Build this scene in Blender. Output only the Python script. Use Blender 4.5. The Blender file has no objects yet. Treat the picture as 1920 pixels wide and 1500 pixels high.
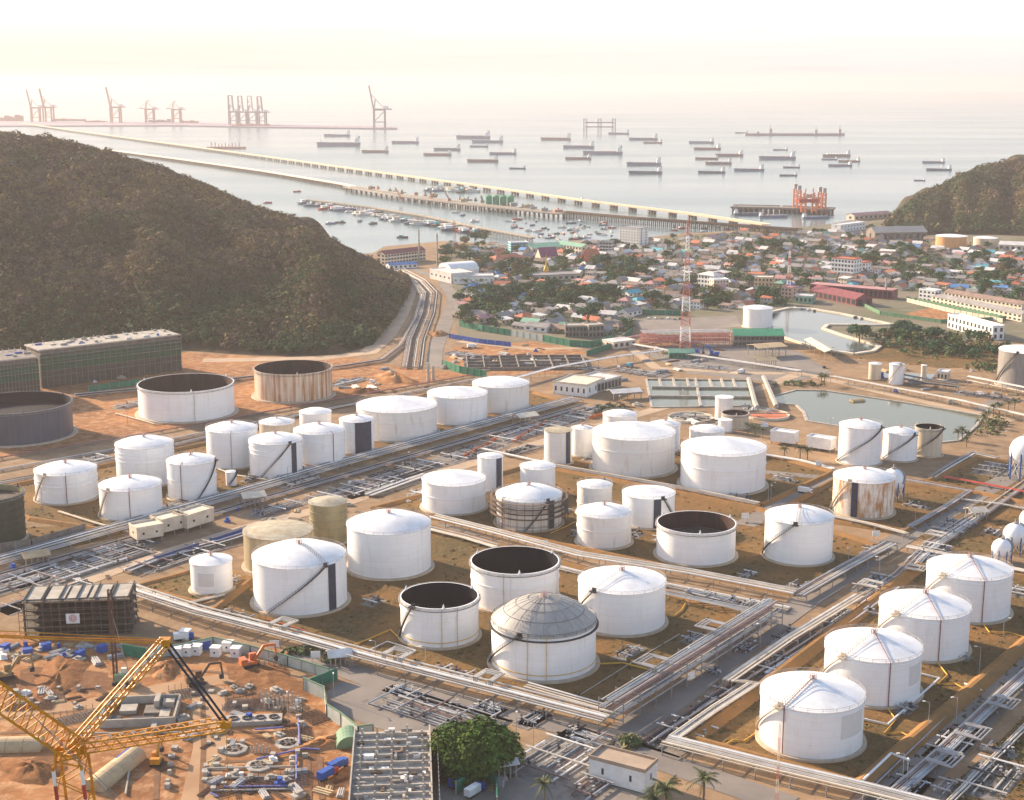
import bpy, math, random
import numpy as np
from mathutils import Vector, Matrix
random.seed(7); RNG = np.random.default_rng(7)
S = bpy.context.scene; COL = S.collection
# ---------------------------------------------------------------- camera
H = 190.0; FPX = 2750.0; PITCH = math.atan(600.0 / FPX)
cam = bpy.data.cameras.new('camera'); cam.sensor_width = 36.0; cam.lens = 36.0 * FPX / 1920.0
cam.clip_start = 1.0; cam.clip_end = 60000.0
co = bpy.data.objects.new('camera', cam); COL.objects.link(co)
co.location = (0, 0, H); co.rotation_euler = (math.pi / 2 - PITCH, 0, 0); S.camera = co
# ---------------------------------------------------------------- sky, sun, exposure
SUN_AZ, SUN_EL = math.radians(-52), math.radians(21)
W = bpy.data.worlds.new("World"); S.world = W; W.use_nodes = True
nt = W.node_tree; bg = nt.nodes['Background']; sky = nt.nodes.new('ShaderNodeTexSky')
sky.sky_type = 'NISHITA'; sky.sun_disc = False; sky.sun_elevation = SUN_EL; sky.sun_rotation = SUN_AZ % (2 * math.pi)
sky.altitude = 0; sky.air_density = 1.0; sky.dust_density = 1.5; sky.ozone_density = 1.0
# thin bright veil of evening haze low over the sea, clear sky above it: by the direction of the sky only
tc = nt.nodes.new('ShaderNodeTexCoord'); sx = nt.nodes.new('ShaderNodeSeparateXYZ'); nt.links.new(tc.outputs['Generated'], sx.inputs[0])
def wramp(src, stops):
    r = nt.nodes.new('ShaderNodeValToRGB'); e = r.color_ramp.elements
    while len(e) < len(stops): e.new(0.5)
    for k, (p, c) in enumerate(stops): e[k].position = p; e[k].color = (*c, 1)
    nt.links.new(src, r.inputs[0]); return r.outputs[0]
def wmath(op, a, b):
    m = nt.nodes.new('ShaderNodeMath'); m.operation = op; nt.links.new(a, m.inputs[0]); m.inputs[1].default_value = b; return m.outputs[0]
def wmix(f, a, b):
    m = nt.nodes.new('ShaderNodeMix'); m.data_type = 'RGBA'; nt.links.new(f, m.inputs[0]); nt.links.new(a, m.inputs[6]); nt.links.new(b, m.inputs[7]); return m.outputs[2]
zz = wmath('MULTIPLY', sx.outputs['Z'], 10.0)
left = wramp(zz, [(0.0, (.305, .272, .240)), (.22, (.345, .318, .272)), (.45, (.42, .395, .350)), (1.0, (.42, .41, .395))])
right = wramp(zz, [(0.0, (.292, .282, .280)), (.22, (.335, .320, .305)), (.45, (.42, .40, .375)), (1.0, (.41, .41, .41))])
side = wramp(wmath('MULTIPLY_ADD', sx.outputs['X'], 1.6), [(0.1, (0, 0, 0)), (.9, (1, 1, 1))])
side.node.inputs[0].links[0].from_node.inputs[2].default_value = 0.5
wm = nt.nodes.new('ShaderNodeMapping'); wm.inputs['Scale'].default_value = (5, 5, 110); nt.links.new(tc.outputs['Generated'], wm.inputs[0])
wn = nt.nodes.new('ShaderNodeTexNoise'); wn.inputs['Scale'].default_value = 1.6; wn.inputs['Detail'].default_value = 5; nt.links.new(wm.outputs[0], wn.inputs['Vector'])
clo = wramp(wn.outputs['Fac'], [(.52, (1, 1, 1)), (.74, (.93, .915, .915))])
lowc = wmix(side, left, right); cm = nt.nodes.new('ShaderNodeMix'); cm.data_type = 'RGBA'; cm.blend_type = 'MULTIPLY'; cm.inputs[0].default_value = 1.0
nt.links.new(lowc, cm.inputs[6]); nt.links.new(clo, cm.inputs[7]); low = cm.outputs[2]
gain = nt.nodes.new('ShaderNodeVectorMath'); gain.operation = 'SCALE'; gain.inputs[3].default_value = 10.0; nt.links.new(low, gain.inputs[0])
up = wramp(sx.outputs['Z'], [(0.10, (0, 0, 0)), (.42, (1, 1, 1))])
nt.links.new(wmix(up, gain.outputs[0], sky.outputs[0]), bg.inputs[0]); bg.inputs[1].default_value = 0.12
sl = bpy.data.lights.new('sun', 'SUN'); sl.energy = 4.5; sl.angle = math.radians(0.6); sl.color = (1.0, 0.79, 0.56)
so = bpy.data.objects.new('sun', sl); COL.objects.link(so)
SD = Vector((math.sin(SUN_AZ) * math.cos(SUN_EL), math.cos(SUN_AZ) * math.cos(SUN_EL), math.sin(SUN_EL)))
so.rotation_euler = (-SD).to_track_quat('-Z', 'Y').to_euler(); so.location = (-300, 200, 500)
S.view_settings.view_transform = 'Standard'; S.view_settings.look = 'None'
S.view_settings.exposure = 1.4; S.view_settings.gamma = 1.0
cy = S.cycles; cy.use_denoising = True
try: cy.denoiser = 'OPENIMAGEDENOISE'
except Exception: pass
cy.max_bounces = 5; cy.diffuse_bounces = 2; cy.glossy_bounces = 2; cy.transmission_bounces = 2; cy.volume_bounces = 1
cy.sample_clamp_indirect = 6.0
# ---------------------------------------------------------------- pixel <-> world
CP, SP = math.cos(PITCH), math.sin(PITCH)
def ray(px, py):
    u = (px - 960) / FPX; v = (750 - py) / FPX
    return Vector((u, CP + v * SP, -SP + v * CP))
def gp(px, py, z=0.0):                      # ground point seen at a photograph pixel
    d = ray(px, py); t = (z - H) / d.z
    return Vector((d.x * t, d.y * t, z))
def vh(px, py, g):                          # height above g of the point of the vertical through g seen at row py
    d = ray(px, py); t = g.y / d.y
    return H + t * d.z
def proj(p):
    x, y, z = p[0], p[1], p[2] - H
    zc = y * CP - z * SP; uc = y * SP + z * CP
    return 960 + FPX * x / zc, 750 - FPX * uc / zc
def mpp(px, py):                            # metres per photograph pixel on the ground there
    g = gp(px, py); return (g.y * CP + H * SP) / FPX
AD = Vector((0.594, 0.804, 0)); BD = Vector((0.804, -0.594, 0)); GA = math.atan2(AD.y, AD.x); GB = math.atan2(BD.y, BD.x)
# ---------------------------------------------------------------- materials
MATS = {}
def mat(name, c1, c2=None, scale=0.3, rough=0.75, detail=4, lo=0.35, hi=0.65, metal=0.0, stretch=None, bump=0.0, space='pos', spec=0.3):
    if name in MATS: return MATS[name]
    m = bpy.data.materials.new(name); m.use_nodes = True; n = m.node_tree; b = n.nodes['Principled BSDF']
    b.inputs['Roughness'].default_value = rough; b.inputs['Metallic'].default_value = metal
    b.inputs['Specular IOR Level'].default_value = spec
    if c2 is None: c2 = tuple(x * 0.82 for x in c1)
    if space == 'pos':
        g = n.nodes.new('ShaderNodeNewGeometry'); out = g.outputs['Position']
    else:
        g = n.nodes.new('ShaderNodeTexCoord'); oi = n.nodes.new('ShaderNodeObjectInfo')
        ad = n.nodes.new('ShaderNodeVectorMath'); ad.operation = 'ADD'
        ml = n.nodes.new('ShaderNodeVectorMath'); ml.operation = 'SCALE'; ml.inputs[3].default_value = 1.0
        n.links.new(oi.outputs['Location'], ml.inputs[0])
        n.links.new(g.outputs['Object'], ad.inputs[0]); n.links.new(ml.outputs[0], ad.inputs[1]); out = ad.outputs[0]
    if stretch:
        mp = n.nodes.new('ShaderNodeMapping'); mp.inputs['Scale'].default_value = stretch; n.links.new(out, mp.inputs[0]); out = mp.outputs[0]
    t = n.nodes.new('ShaderNodeTexNoise'); t.inputs['Scale'].default_value = scale; t.inputs['Detail'].default_value = detail
    t.inputs['Roughness'].default_value = 0.62; n.links.new(out, t.inputs['Vector'])
    r = n.nodes.new('ShaderNodeValToRGB'); r.color_ramp.elements[0].position = lo; r.color_ramp.elements[1].position = hi
    r.color_ramp.elements[0].color = (*c1, 1); r.color_ramp.elements[1].color = (*c2, 1)
    n.links.new(t.outputs['Fac'], r.inputs[0]); n.links.new(r.outputs[0], b.inputs['Base Color'])
    if bump:
        bp = n.nodes.new('ShaderNodeBump'); bp.inputs['Strength'].default_value = bump; bp.inputs['Distance'].default_value = 1.0
        n.links.new(t.outputs['Fac'], bp.inputs['Height']); n.links.new(bp.outputs[0], b.inputs['Normal'])
    MATS[name] = m; return m
def ground_mat(name, cols, big=0.012, small=0.25, bump=0.5, track=0.0):
    """soil or grass: three colours mixed by a broad and a fine noise"""
    m = bpy.data.materials.new(name); m.use_nodes = True; n = m.node_tree; b = n.nodes['Principled BSDF']
    b.inputs['Roughness'].default_value = 0.95; b.inputs['Specular IOR Level'].default_value = 0.1
    g = n.nodes.new('ShaderNodeNewGeometry')
    def noise(sc, det=6):
        t = n.nodes.new('ShaderNodeTexNoise'); t.inputs['Scale'].default_value = sc; t.inputs['Detail'].default_value = det
        t.inputs['Roughness'].default_value = 0.65; n.links.new(g.outputs['Position'], t.inputs['Vector']); return t
    t1, t2 = noise(big, 8), noise(small, 6)
    r1 = n.nodes.new('ShaderNodeValToRGB'); r1.color_ramp.elements[0].position = 0.38; r1.color_ramp.elements[1].position = 0.62
    r1.color_ramp.elements[0].color = (*cols[0], 1); r1.color_ramp.elements[1].color = (*cols[1], 1)
    n.links.new(t1.outputs['Fac'], r1.inputs[0])
    r2 = n.nodes.new('ShaderNodeValToRGB'); r2.color_ramp.elements[0].position = 0.45; r2.color_ramp.elements[1].position = 0.75
    r2.color_ramp.elements[0].color = (0, 0, 0, 1); r2.color_ramp.elements[1].color = (1, 1, 1, 1); n.links.new(t2.outputs['Fac'], r2.inputs[0])
    mx = n.nodes.new('ShaderNodeMix'); mx.data_type = 'RGBA'; n.links.new(r2.outputs[0], mx.inputs[0])
    n.links.new(r1.outputs[0], mx.inputs[6]); mx.inputs[7].default_value = (*cols[2], 1)
    n.links.new(mx.outputs[2], b.inputs['Base Color'])
    if bump:
        bp = n.nodes.new('ShaderNodeBump'); bp.inputs['Strength'].default_value = bump; bp.inputs['Distance'].default_value = 0.6
        n.links.new(t2.outputs['Fac'], bp.inputs['Height']); n.links.new(bp.outputs[0], b.inputs['Normal'])
    return m
def leaf_mat(name, rough=0.9):
    m = bpy.data.materials.new(name); m.use_nodes = True; n = m.node_tree; b = n.nodes['Principled BSDF']
    b.inputs['Roughness'].default_value = rough; b.inputs['Specular IOR Level'].default_value = 0.08
    a = n.nodes.new('ShaderNodeAttribute'); a.attribute_name = 'leaf_colour'; n.links.new(a.outputs['Color'], b.inputs['Base Color'])
    return m
def water_mat(name, col, scale, strength, rough=0.06):
    m = bpy.data.materials.new(name); m.use_nodes = True; n = m.node_tree; b = n.nodes['Principled BSDF']
    b.inputs['Base Color'].default_value = (*col, 1); b.inputs['Roughness'].default_value = rough; b.inputs['IOR'].default_value = 1.33
    g = n.nodes.new('ShaderNodeNewGeometry'); mp = n.nodes.new('ShaderNodeMapping'); mp.inputs['Scale'].default_value = (1, 1.7, 1)
    t = n.nodes.new('ShaderNodeTexNoise'); t.inputs['Scale'].default_value = scale; t.inputs['Detail'].default_value = 5
    n.links.new(g.outputs['Position'], mp.inputs[0]); n.links.new(mp.outputs[0], t.inputs['Vector'])
    bp = n.nodes.new('ShaderNodeBump'); bp.inputs['Strength'].default_value = strength; bp.inputs['Distance'].default_value = 1.0
    n.links.new(t.outputs['Fac'], bp.inputs['Height']); n.links.new(bp.outputs[0], b.inputs['Normal'])
    m2 = n.nodes.new('ShaderNodeMapping'); m2.inputs['Scale'].default_value = (.0009, .0035, 1); n.links.new(g.outputs['Position'], m2.inputs[0])   # wind patches
    t2 = n.nodes.new('ShaderNodeTexNoise'); t2.inputs['Scale'].default_value = 1.0; t2.inputs['Detail'].default_value = 6; n.links.new(m2.outputs[0], t2.inputs['Vector'])
    mr = n.nodes.new('ShaderNodeMapRange'); mr.inputs[1].default_value = .35; mr.inputs[2].default_value = .65; mr.inputs[3].default_value = rough * .8; mr.inputs[4].default_value = rough * 1.25
    n.links.new(t2.outputs['Fac'], mr.inputs[0]); n.links.new(mr.outputs[0], b.inputs['Roughness'])
    return m
# ---------------------------------------------------------------- mesh helper
class MB:
    def __init__(s): s.v = []; s.f = []
    def add(s, vs, fs):
        k = len(s.v); s.v += [tuple(p) for p in vs]; s.f += [tuple(i + k for i in f) for f in fs]; return s
    def box(s, x, y, z0, sx, sy, sz, rz=0.0):
        c, d = math.cos(rz), math.sin(rz); vs = []
        for dz in (0, sz):
            for ax, ay in ((-1, -1), (1, -1), (1, 1), (-1, 1)):
                a, b = ax * sx / 2, ay * sy / 2; vs.append((x + a * c - b * d, y + a * d + b * c, z0 + dz))
        return s.add(vs, [(3, 2, 1, 0), (4, 5, 6, 7), (0, 1, 5, 4), (1, 2, 6, 5), (2, 3, 7, 6), (3, 0, 4, 7)])
    def bar(s, p, q, w, h=None):
        p = Vector(p); q = Vector(q); d = q - p
        if d.length < 1e-6: return s
        d.normalize(); h = h or w
        up = Vector((0, 0, 1)) if abs(d.z) < 0.95 else Vector((1, 0, 0))
        a = d.cross(up).normalized(); b = a.cross(d).normalized(); vs = []
        for e in (p, q):
            for i, j in ((-1, -1), (1, -1), (1, 1), (-1, 1)): vs.append(e + a * (i * w / 2) + b * (j * h / 2))
        return s.add(vs, [(3, 2, 1, 0), (4, 5, 6, 7), (0, 1, 5, 4), (1, 2, 6, 5), (2, 3, 7, 6), (3, 0, 4, 7)])
    def tube(s, pts, r, n=6, r2=None):
        pts = [Vector(p) for p in pts]; N = len(pts); vs = []
        for i, p in enumerate(pts):
            t = (pts[min(i + 1, N - 1)] - pts[max(i - 1, 0)]).normalized()
            up = Vector((0, 0, 1)) if abs(t.z) < 0.9 else Vector((1, 0.1, 0)).normalized()
            a = t.cross(up).normalized(); b = a.cross(t).normalized()
            rr = r if r2 is None else r + (r2 - r) * i / max(1, N - 1)
            for k in range(n):
                an = 2 * math.pi * k / n; vs.append(p + a * (math.cos(an) * rr) + b * (math.sin(an) * rr))
        fs = [(i * n + k, i * n + (k + 1) % n, (i + 1) * n + (k + 1) % n, (i + 1) * n + k) for i in range(N - 1) for k in range(n)]
        fs += [tuple(range(n - 1, -1, -1)), tuple((N - 1) * n + k for k in range(n))]
        return s.add(vs, fs)
    def lathe(s, prof, n=40, x=0, y=0, z=0, cap=False):
        vs = []; M = len(prof)
        for r, zz in prof:
            for k in range(n):
                a = 2 * math.pi * k / n; vs.append((x + r * math.cos(a), y + r * math.sin(a), z + zz))
        fs = [(i * n + k, i * n + (k + 1) % n, (i + 1) * n + (k + 1) % n, (i + 1) * n + k) for i in range(M - 1) for k in range(n)]
        if cap: fs.append(tuple((M - 1) * n + k for k in range(n)))
        return s.add(vs, fs)
    def prism(s, poly, z0, z1):
        n = len(poly); ar = sum(poly[i][0] * poly[(i + 1) % n][1] - poly[(i + 1) % n][0] * poly[i][1] for i in range(n))
        if ar < 0: poly = poly[::-1]
        vs = [(p[0], p[1], z0) for p in poly] + [(p[0], p[1], z1) for p in poly]
        fs = [tuple(range(n - 1, -1, -1)), tuple(range(n, 2 * n))] + [(i, (i + 1) % n, n + (i + 1) % n, n + i) for i in range(n)]
        return s.add(vs, fs)
    def arc_panel(s, R, a0, a1, z0, z1, t=0.12, n=6):
        """curved panel lying on a cylinder; angle 0 faces the camera (-y), positive to the right"""
        vs = []; 
        for i in range(n + 1):
            a = a0 + (a1 - a0) * i / n; c, d = math.sin(a), -math.cos(a)
            for rr, z in ((R, z0), (R + t, z0), (R + t, z1), (R, z1)): vs.append((c * rr, d * rr, z))
        fs = []
        for i in range(n):
            for k in range(4): fs.append((i * 4 + k, (i + 1) * 4 + k, (i + 1) * 4 + (k + 1) % 4, i * 4 + (k + 1) % 4))
        fs += [(3, 2, 1, 0), (n * 4, n * 4 + 1, n * 4 + 2, n * 4 + 3)]
        return s.add(vs, fs)
    def sphere(s, c, r, nu=20, nv=12, sz=1.0):
        prof = [(max(1e-3, r * math.sin(math.pi * i / nv)), -r * sz * math.cos(math.pi * i / nv)) for i in range(nv + 1)]
        return s.lathe(prof, nu, c[0], c[1], c[2])
    def gable(s, L, Wd, z0, rise, over=0.4, t=0.25):
        """gable roof along x, solid slabs"""
        l, w = L / 2 + over, Wd / 2 + over; dz = rise * over / (Wd / 2)
        for sg in (-1, 1):
            p = [(-l, sg * w, z0 - dz), (l, sg * w, z0 - dz), (l, 0, z0 + rise), (-l, 0, z0 + rise)]
            vs = p + [(a, b, c + t) for a, b, c in p]
            f = [(0, 1, 2, 3), (7, 6, 5, 4), (0, 4, 5, 1), (1, 5, 6, 2), (2, 6, 7, 3), (3, 7, 4, 0)]
            if sg > 0: f = [tuple(reversed(q)) for q in f]
            s.add(vs, f)
        return s
    def hip(s, L, Wd, z0, rise, over=0.5, t=0.2):
        l, w = L / 2 + over, Wd / 2 + over; rl = max(0.3, l - w)
        vs = [(-l, -w, z0), (l, -w, z0), (l, w, z0), (-l, w, z0), (-l, -w, z0 + t), (l, -w, z0 + t), (l, w, z0 + t), (-l, w, z0 + t), (-rl, 0, z0 + rise), (rl, 0, z0 + rise)]
        return s.add(vs, [(3, 2, 1, 0), (0, 1, 5, 4), (1, 2, 6, 5), (2, 3, 7, 6), (3, 0, 4, 7), (4, 5, 9, 8), (5, 6, 9), (6, 7, 8, 9), (7, 4, 8)])
    def gwall(s, L, Wd, h, rise):
        """house walls with gable ends"""
        l, w = L / 2, Wd / 2
        vs = [(-l, -w, 0), (l, -w, 0), (l, w, 0), (-l, w, 0), (-l, -w, h), (l, -w, h), (l, w, h), (-l, w, h), (-l, 0, h + rise), (l, 0, h + rise)]
        return s.add(vs, [(0, 1, 5, 4), (1, 2, 6, 9, 5), (2, 3, 7, 6), (3, 0, 4, 8, 7), (4, 5, 9, 8), (6, 7, 8, 9)])
    def truss(s, p, q, w, h, n, chord=0.3, lace=0.15):
        """four-chord lattice between p and q"""
        p = Vector(p); q = Vector(q); d = (q - p).normalized()
        up = Vector((0, 0, 1)) if abs(d.z) < 0.9 else Vector((0, 1, 0))
        a = d.cross(up).normalized(); b = a.cross(d).normalized()
        def cr(t, i, j, k=1.0): return p + (q - p) * t + a * (i * w / 2 * k) + b * (j * h / 2 * k)
        cs = ((-1, -1), (1, -1), (1, 1), (-1, 1))
        for i, j in cs: s.bar(cr(0, i, j), cr(1, i, j), chord)
        for k in range(n):
            for m in range(4):
                c0, c1 = cs[m], cs[(m + 1) % 4]
                if k % 2: c0, c1 = c1, c0
                s.bar(cr(k / n, *c0), cr((k + 1) / n, *c1), lace)
        return s
    def build(s, name, material, parent=None, smooth=False, loc=None, rz=0.0, angle=35):
        me = bpy.data.meshes.new(name); me.from_pydata(s.v, [], s.f); me.update()
        if smooth:
            me.polygons.foreach_set('use_smooth', [True] * len(me.polygons)); me.set_sharp_from_angle(angle=math.radians(angle))
        me.materials.append(material); o = bpy.data.objects.new(name, me); COL.objects.link(o)
        if parent is not None: o.parent = parent
        if loc is not None: o.location = loc
        o.rotation_euler.z = rz
        return o
def tag(o, label=None, cat=None, group=None, kind=None):
    if label: o['label'] = label
    if cat: o['category'] = cat
    if group: o['group'] = group
    if kind: o['kind'] = kind
    return o
def thing(name, label, cat, loc=(0, 0, 0), rz=0.0, group=None, sc=None):
    o = bpy.data.objects.new(name, None); o.empty_display_size = 1.0; COL.objects.link(o)
    o.location = loc; o.rotation_euler = (0, 0, rz)
    if sc: o.scale = sc if hasattr(sc, '__len__') else (sc, sc, sc)
    return tag(o, label, cat, group)
def copy_tree(o, parent=None):
    c = o.copy(); COL.objects.link(c)
    if parent is not None: c.parent = parent
    for ch in list(o.children): copy_tree(ch, c)
    return c
def dup(root, loc, rz=0.0, label=None, group=None, sc=None):
    c = copy_tree(root); c.location = loc; c.rotation_euler = (0, 0, rz)
    if label: c['label'] = label
    if group: c['group'] = group
    if sc is not None: c.scale = sc if hasattr(sc, '__len__') else (sc, sc, sc)
    return c
def sheet(name, pts, z, m, kind='structure'):
    """flat polygon on the ground through photograph pixels"""
    P = [gp(x, y) for x, y in pts]; n = len(P)
    ar = sum(P[i].x * P[(i + 1) % n].y - P[(i + 1) % n].x * P[i].y for i in range(n))
    if ar < 0: P = P[::-1]
    b = MB(); b.add([(p.x, p.y, z) for p in P], [tuple(range(n))])
    return tag(b.build(name, m), kind=kind)
def ribbon(name, pts, w, z, m):
    """road of width w along photograph pixels"""
    P = [gp(x, y) for x, y in pts]; b = MB(); vs = []
    for i, p in enumerate(P):
        t = (P[min(i + 1, len(P) - 1)] - P[max(i - 1, 0)]).normalized(); s = Vector((-t.y, t.x, 0)) * (w / 2)
        vs += [(p.x + s.x, p.y + s.y, z), (p.x - s.x, p.y - s.y, z)]
    b.add(vs, [(2 * i, 2 * i + 1, 2 * i + 3, 2 * i + 2) for i in range(len(P) - 1)])
    return tag(b.build(name, m), kind='structure')
ORD = ['first', 'second', 'third', 'fourth', 'fifth', 'sixth', 'seventh', 'eighth', 'ninth', 'tenth', 'eleventh', 'twelfth', 'thirteenth',
       'fourteenth', 'fifteenth', 'sixteenth', 'seventeenth', 'eighteenth', 'nineteenth', 'twentieth'] + [f'{a}-{b}' for a in ('twenty', 'thirty', 'forty', 'fifty') for b in
       ('first', 'second', 'third', 'fourth', 'fifth', 'sixth', 'seventh', 'eighth', 'ninth')]
# ---------------------------------------------------------------- palette
WHITE = mat('white_paint', (.80, .79, .77), (.70, .68, .65), scale=.35, rough=.45)
CREAM = mat('cream_paint', (.68, .60, .48), (.55, .46, .35), scale=.3)
GREYP = mat('grey_paint', (.36, .36, .36), (.25, .25, .25), scale=.5)
PIPE = mat('silver_cladding', (.62, .58, .52), (.42, .38, .34), scale=.12, rough=.5)
PIPE2 = mat('grey_pipe_paint', (.40, .39, .39), (.24, .23, .23), scale=.12, rough=.5)
PIPE3 = mat('brown_pipe_paint', (.24, .15, .13), (.15, .10, .10), scale=.12, rough=.55)
PIPEB = mat('blue_grey_pipe_paint', (.36, .42, .48), (.24, .28, .33), scale=.12, rough=.45)
REDP = mat('red_paint', (.50, .07, .04), (.36, .06, .04), scale=.4, rough=.5)
ORANGE = mat('orange_paint', (.65, .17, .05), (.48, .12, .04), scale=.8, rough=.45)
YELLOW = mat('crane_yellow_paint', (.62, .27, .012), (.46, .18, .012), scale=.9, rough=.4)
YPIPE = mat('yellow_pipe_paint', (.70, .44, .07), (.55, .33, .06), scale=.5, rough=.5)
DARK = mat('dark_steel', (.045, .045, .055), (.025, .025, .03), scale=.6, rough=.6)
NAVY = mat('navy_paint', (.03, .045, .09), (.025, .03, .05), scale=.4, rough=.6)
BLUE = mat('blue_sheet', (.03, .10, .42), (.02, .07, .28), scale=.6, rough=.5)
CYAN = mat('turquoise_paint', (.12, .42, .48), (.08, .32, .38), scale=.6)
GREENP = mat('green_sheet', (.02, .20, .12), (.015, .13, .08), scale=.3, rough=.6)
MINT = mat('mint_roof_paint', (.22, .42, .30), (.17, .33, .24), scale=.2)
CONC = mat('concrete', (.42, .38, .33), (.30, .27, .23), scale=.25, rough=.9)
CONCD = mat('old_concrete', (.24, .21, .18), (.14, .12, .11), scale=.3, rough=.9)
STEEL = mat('steel_frame', (.30, .28, .26), (.20, .19, .18), scale=.4, rough=.6)
TAN = mat('tan_canvas', (.50, .38, .22), (.40, .29, .17), scale=.3)
GLASS = mat('window_glass', (.05, .06, .07), (.03, .035, .04), scale=.3, rough=.15, spec=.5)
WOOD = mat('weathered_timber', (.20, .13, .09), (.12, .08, .06), scale=.6, rough=.9)
TILE = mat('orange_roof_tile', (.50, .17, .09), (.38, .12, .07), scale=.3)
MAROON = mat('maroon_roof_tile', (.25, .07, .08), (.18, .05, .06), scale=.3)
PINKR = mat('pink_roof_sheet', (.50, .26, .24), (.38, .19, .18), scale=.2)
GREYR = mat('grey_roof_sheet', (.30, .28, .27), (.20, .185, .18), scale=.15)
BROWNR = mat('brown_roof_sheet', (.28, .19, .15), (.19, .13, .11), scale=.2)
PALER = mat('pale_roof_sheet', (.62, .60, .58), (.48, .46, .44), scale=.2)
BLUER = mat('blue_roof_sheet', (.10, .25, .50), (.07, .18, .38), scale=.2)
GOLD = mat('gold_paint', (.65, .36, .08), (.50, .26, .06), scale=.6, rough=.35, metal=.3)
ASPH = mat('asphalt', (.24, .205, .175), (.165, .145, .13), scale=.05, rough=.95, detail=8)
DIRT = mat('packed_dirt', (.40, .25, .14), (.30, .17, .09), scale=.06, rough=.95, detail=8)
SAND = mat('sandy_track', (.46, .34, .23), (.36, .25, .165), scale=.05, rough=.95, detail=8)
GRASS = ground_mat('dry_grass', [(.095, .066, .026), (.22, .108, .036), (.19, .145, .075)], big=.03, small=.5, bump=1.0)
SOIL = ground_mat('orange_soil', [(.35, .155, .06), (.21, .092, .04), (.50, .30, .16)], big=.035, small=.2, bump=1.0)
EARTH = ground_mat('plain_earth', [(.29, .185, .105), (.19, .125, .075), (.36, .25, .155)], big=.01, small=.12)
TOWNG = ground_mat('town_earth', [(.20, .165, .12), (.10, .115, .06), (.27, .22, .17)], big=.015, small=.06)
# ================================================================ THE SETTING: sea, ground, hills
SEA_Z = -2.0
SEAM = water_mat('sea_water', (.10, .16, .17), .05, .45, rough=.2)
POND = water_mat('pond_water', (.085, .095, .062), .25, .05, rough=.05)
RESV = water_mat('reservoir_water', (.10, .12, .12), .2, .06, rough=.06)
b = MB(); R = 26000; b.add([(-R, -3000, SEA_Z), (R, -3000, SEA_Z), (R, R, SEA_Z), (-R, R, SEA_Z)], [(0, 1, 2, 3)])
tag(b.build('sea', SEAM), kind='structure')
coast = [(-1000, 520), (300, 492), (560, 486), (700, 474), (720, 462), (830, 452), (900, 455), (990, 462), (1060, 452), (1160, 450), (1290, 437), (1380, 433), (1460, 428),
         (1530, 424), (1600, 412), (1700, 398), (1800, 392), (1960, 388), (2300, 385), (2900, 395)]
C = [gp(x, y) for x, y in coast]
poly = [(-1200, 60), (1600, 60)] + [(2600, 1500)] + [(p.x, p.y) for p in reversed(C)] + [(-1800, 1400)]
b = MB(); b.prism(poly, -4.0, 0.0); tag(b.build('ground', EARTH), kind='structure')
# ---- hills: a ridge read off the skyline, slopes falling to both feet
def hill(name, ridge, front, back_d, m, nu=110, nv=30, rough=7.0, seed=1):
    rg = np.random.default_rng(seed)
    def samp(pts, t):
        f = t * (len(pts) - 1); i = min(int(f), len(pts) - 2); a = f - i
        return tuple(pts[i][k] * (1 - a) + pts[i + 1][k] * a for k in range(len(pts[0])))
    vs = []; ph = rg.uniform(0, 6.28, 8)
    for i in range(nu + 1):
        t = i / nu; rx, ry, rd = samp(ridge, t); d = ray(rx, ry); k = rd / d.y
        top = Vector((d.x * k, rd, max(0.5, H + d.z * k))); f = gp(*samp(front, t))
        back = Vector((top.x * 1.03, top.y + back_d * (0.35 + 0.65 * min(1, top.z / 100)), SEA_Z - 1))
        for j in range(2 * nv + 1):
            if j <= nv:
                s = j / nv; p = f.lerp(top, s); z = top.z * (0.62 * s + 0.38 * math.sin(s * math.pi / 2)); w = math.sin(s * math.pi)
            else:
                s = (j - nv) / nv; p = top.lerp(back, s); z = top.z * (1 - s * s) + (SEA_Z - 1) * s * s; w = math.sin(s * math.pi)
            z += w * min(1, top.z / 40) * 9 * (math.sin(t * 23 + ph[3] + 1.5 * s) + .6 * math.sin(t * 47 + ph[4] - 2 * s))
            z += w * rough * (math.sin(p.x * .021 + p.y * .013 + ph[0]) + .6 * math.sin(p.x * .047 - p.y * .031 + ph[1]) + .4 * math.sin(p.x * .09 + p.y * .08 + ph[2])) * min(1, top.z / 30)
            vs.append((p.x, p.y, z))
    n = 2 * nv + 1
    fs = [(i * n + j, i * n + j + 1, (i + 1) * n + j + 1, (i + 1) * n + j) for i in range(nu) for j in range(2 * nv)]
    b = MB(); b.add(vs, [tuple(reversed(f)) for f in fs]); o = b.build(name, m, smooth=True, angle=180); tag(o, kind='structure')
    return np.array(vs).reshape(nu + 1, n, 3)
HILLM = ground_mat('wooded_hillside', [(.060, .042, .026), (.04, .038, .020), (.08, .055, .034)], big=.02, small=.15)
ridgeL = [(-420, 240, 1560), (-200, 246, 1540), (0, 258, 1520), (100, 266, 1510), (200, 290, 1500), (300, 330, 1490), (400, 363, 1480), (500, 405, 1470), (600, 446, 1460), (690, 494, 1450), (735, 522, 1440), (762, 545, 1400)]
frontL = [(-420, 690), (-200, 680), (0, 672), (100, 668), (230, 660), (340, 656), (430, 664), (540, 670), (640, 664), (700, 648), (735, 600), (764, 548)]
HL = hill('hill', ridgeL, frontL, 190, HILLM, seed=3)
ridgeR = [(1664, 425, 1900), (1690, 398, 1990), (1720, 376, 2050), (1760, 357, 2100), (1800, 336, 2140), (1850, 317, 2170), (1900, 305, 2200), (1960, 296, 2220), (2100, 280, 2260), (2300, 270, 2300)]
frontR = [(1660, 428), (1690, 436), (1720, 440), (1760, 440), (1800, 440), (1850, 440), (1900, 442), (1960, 444), (2100, 450), (2300, 455)]
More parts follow.
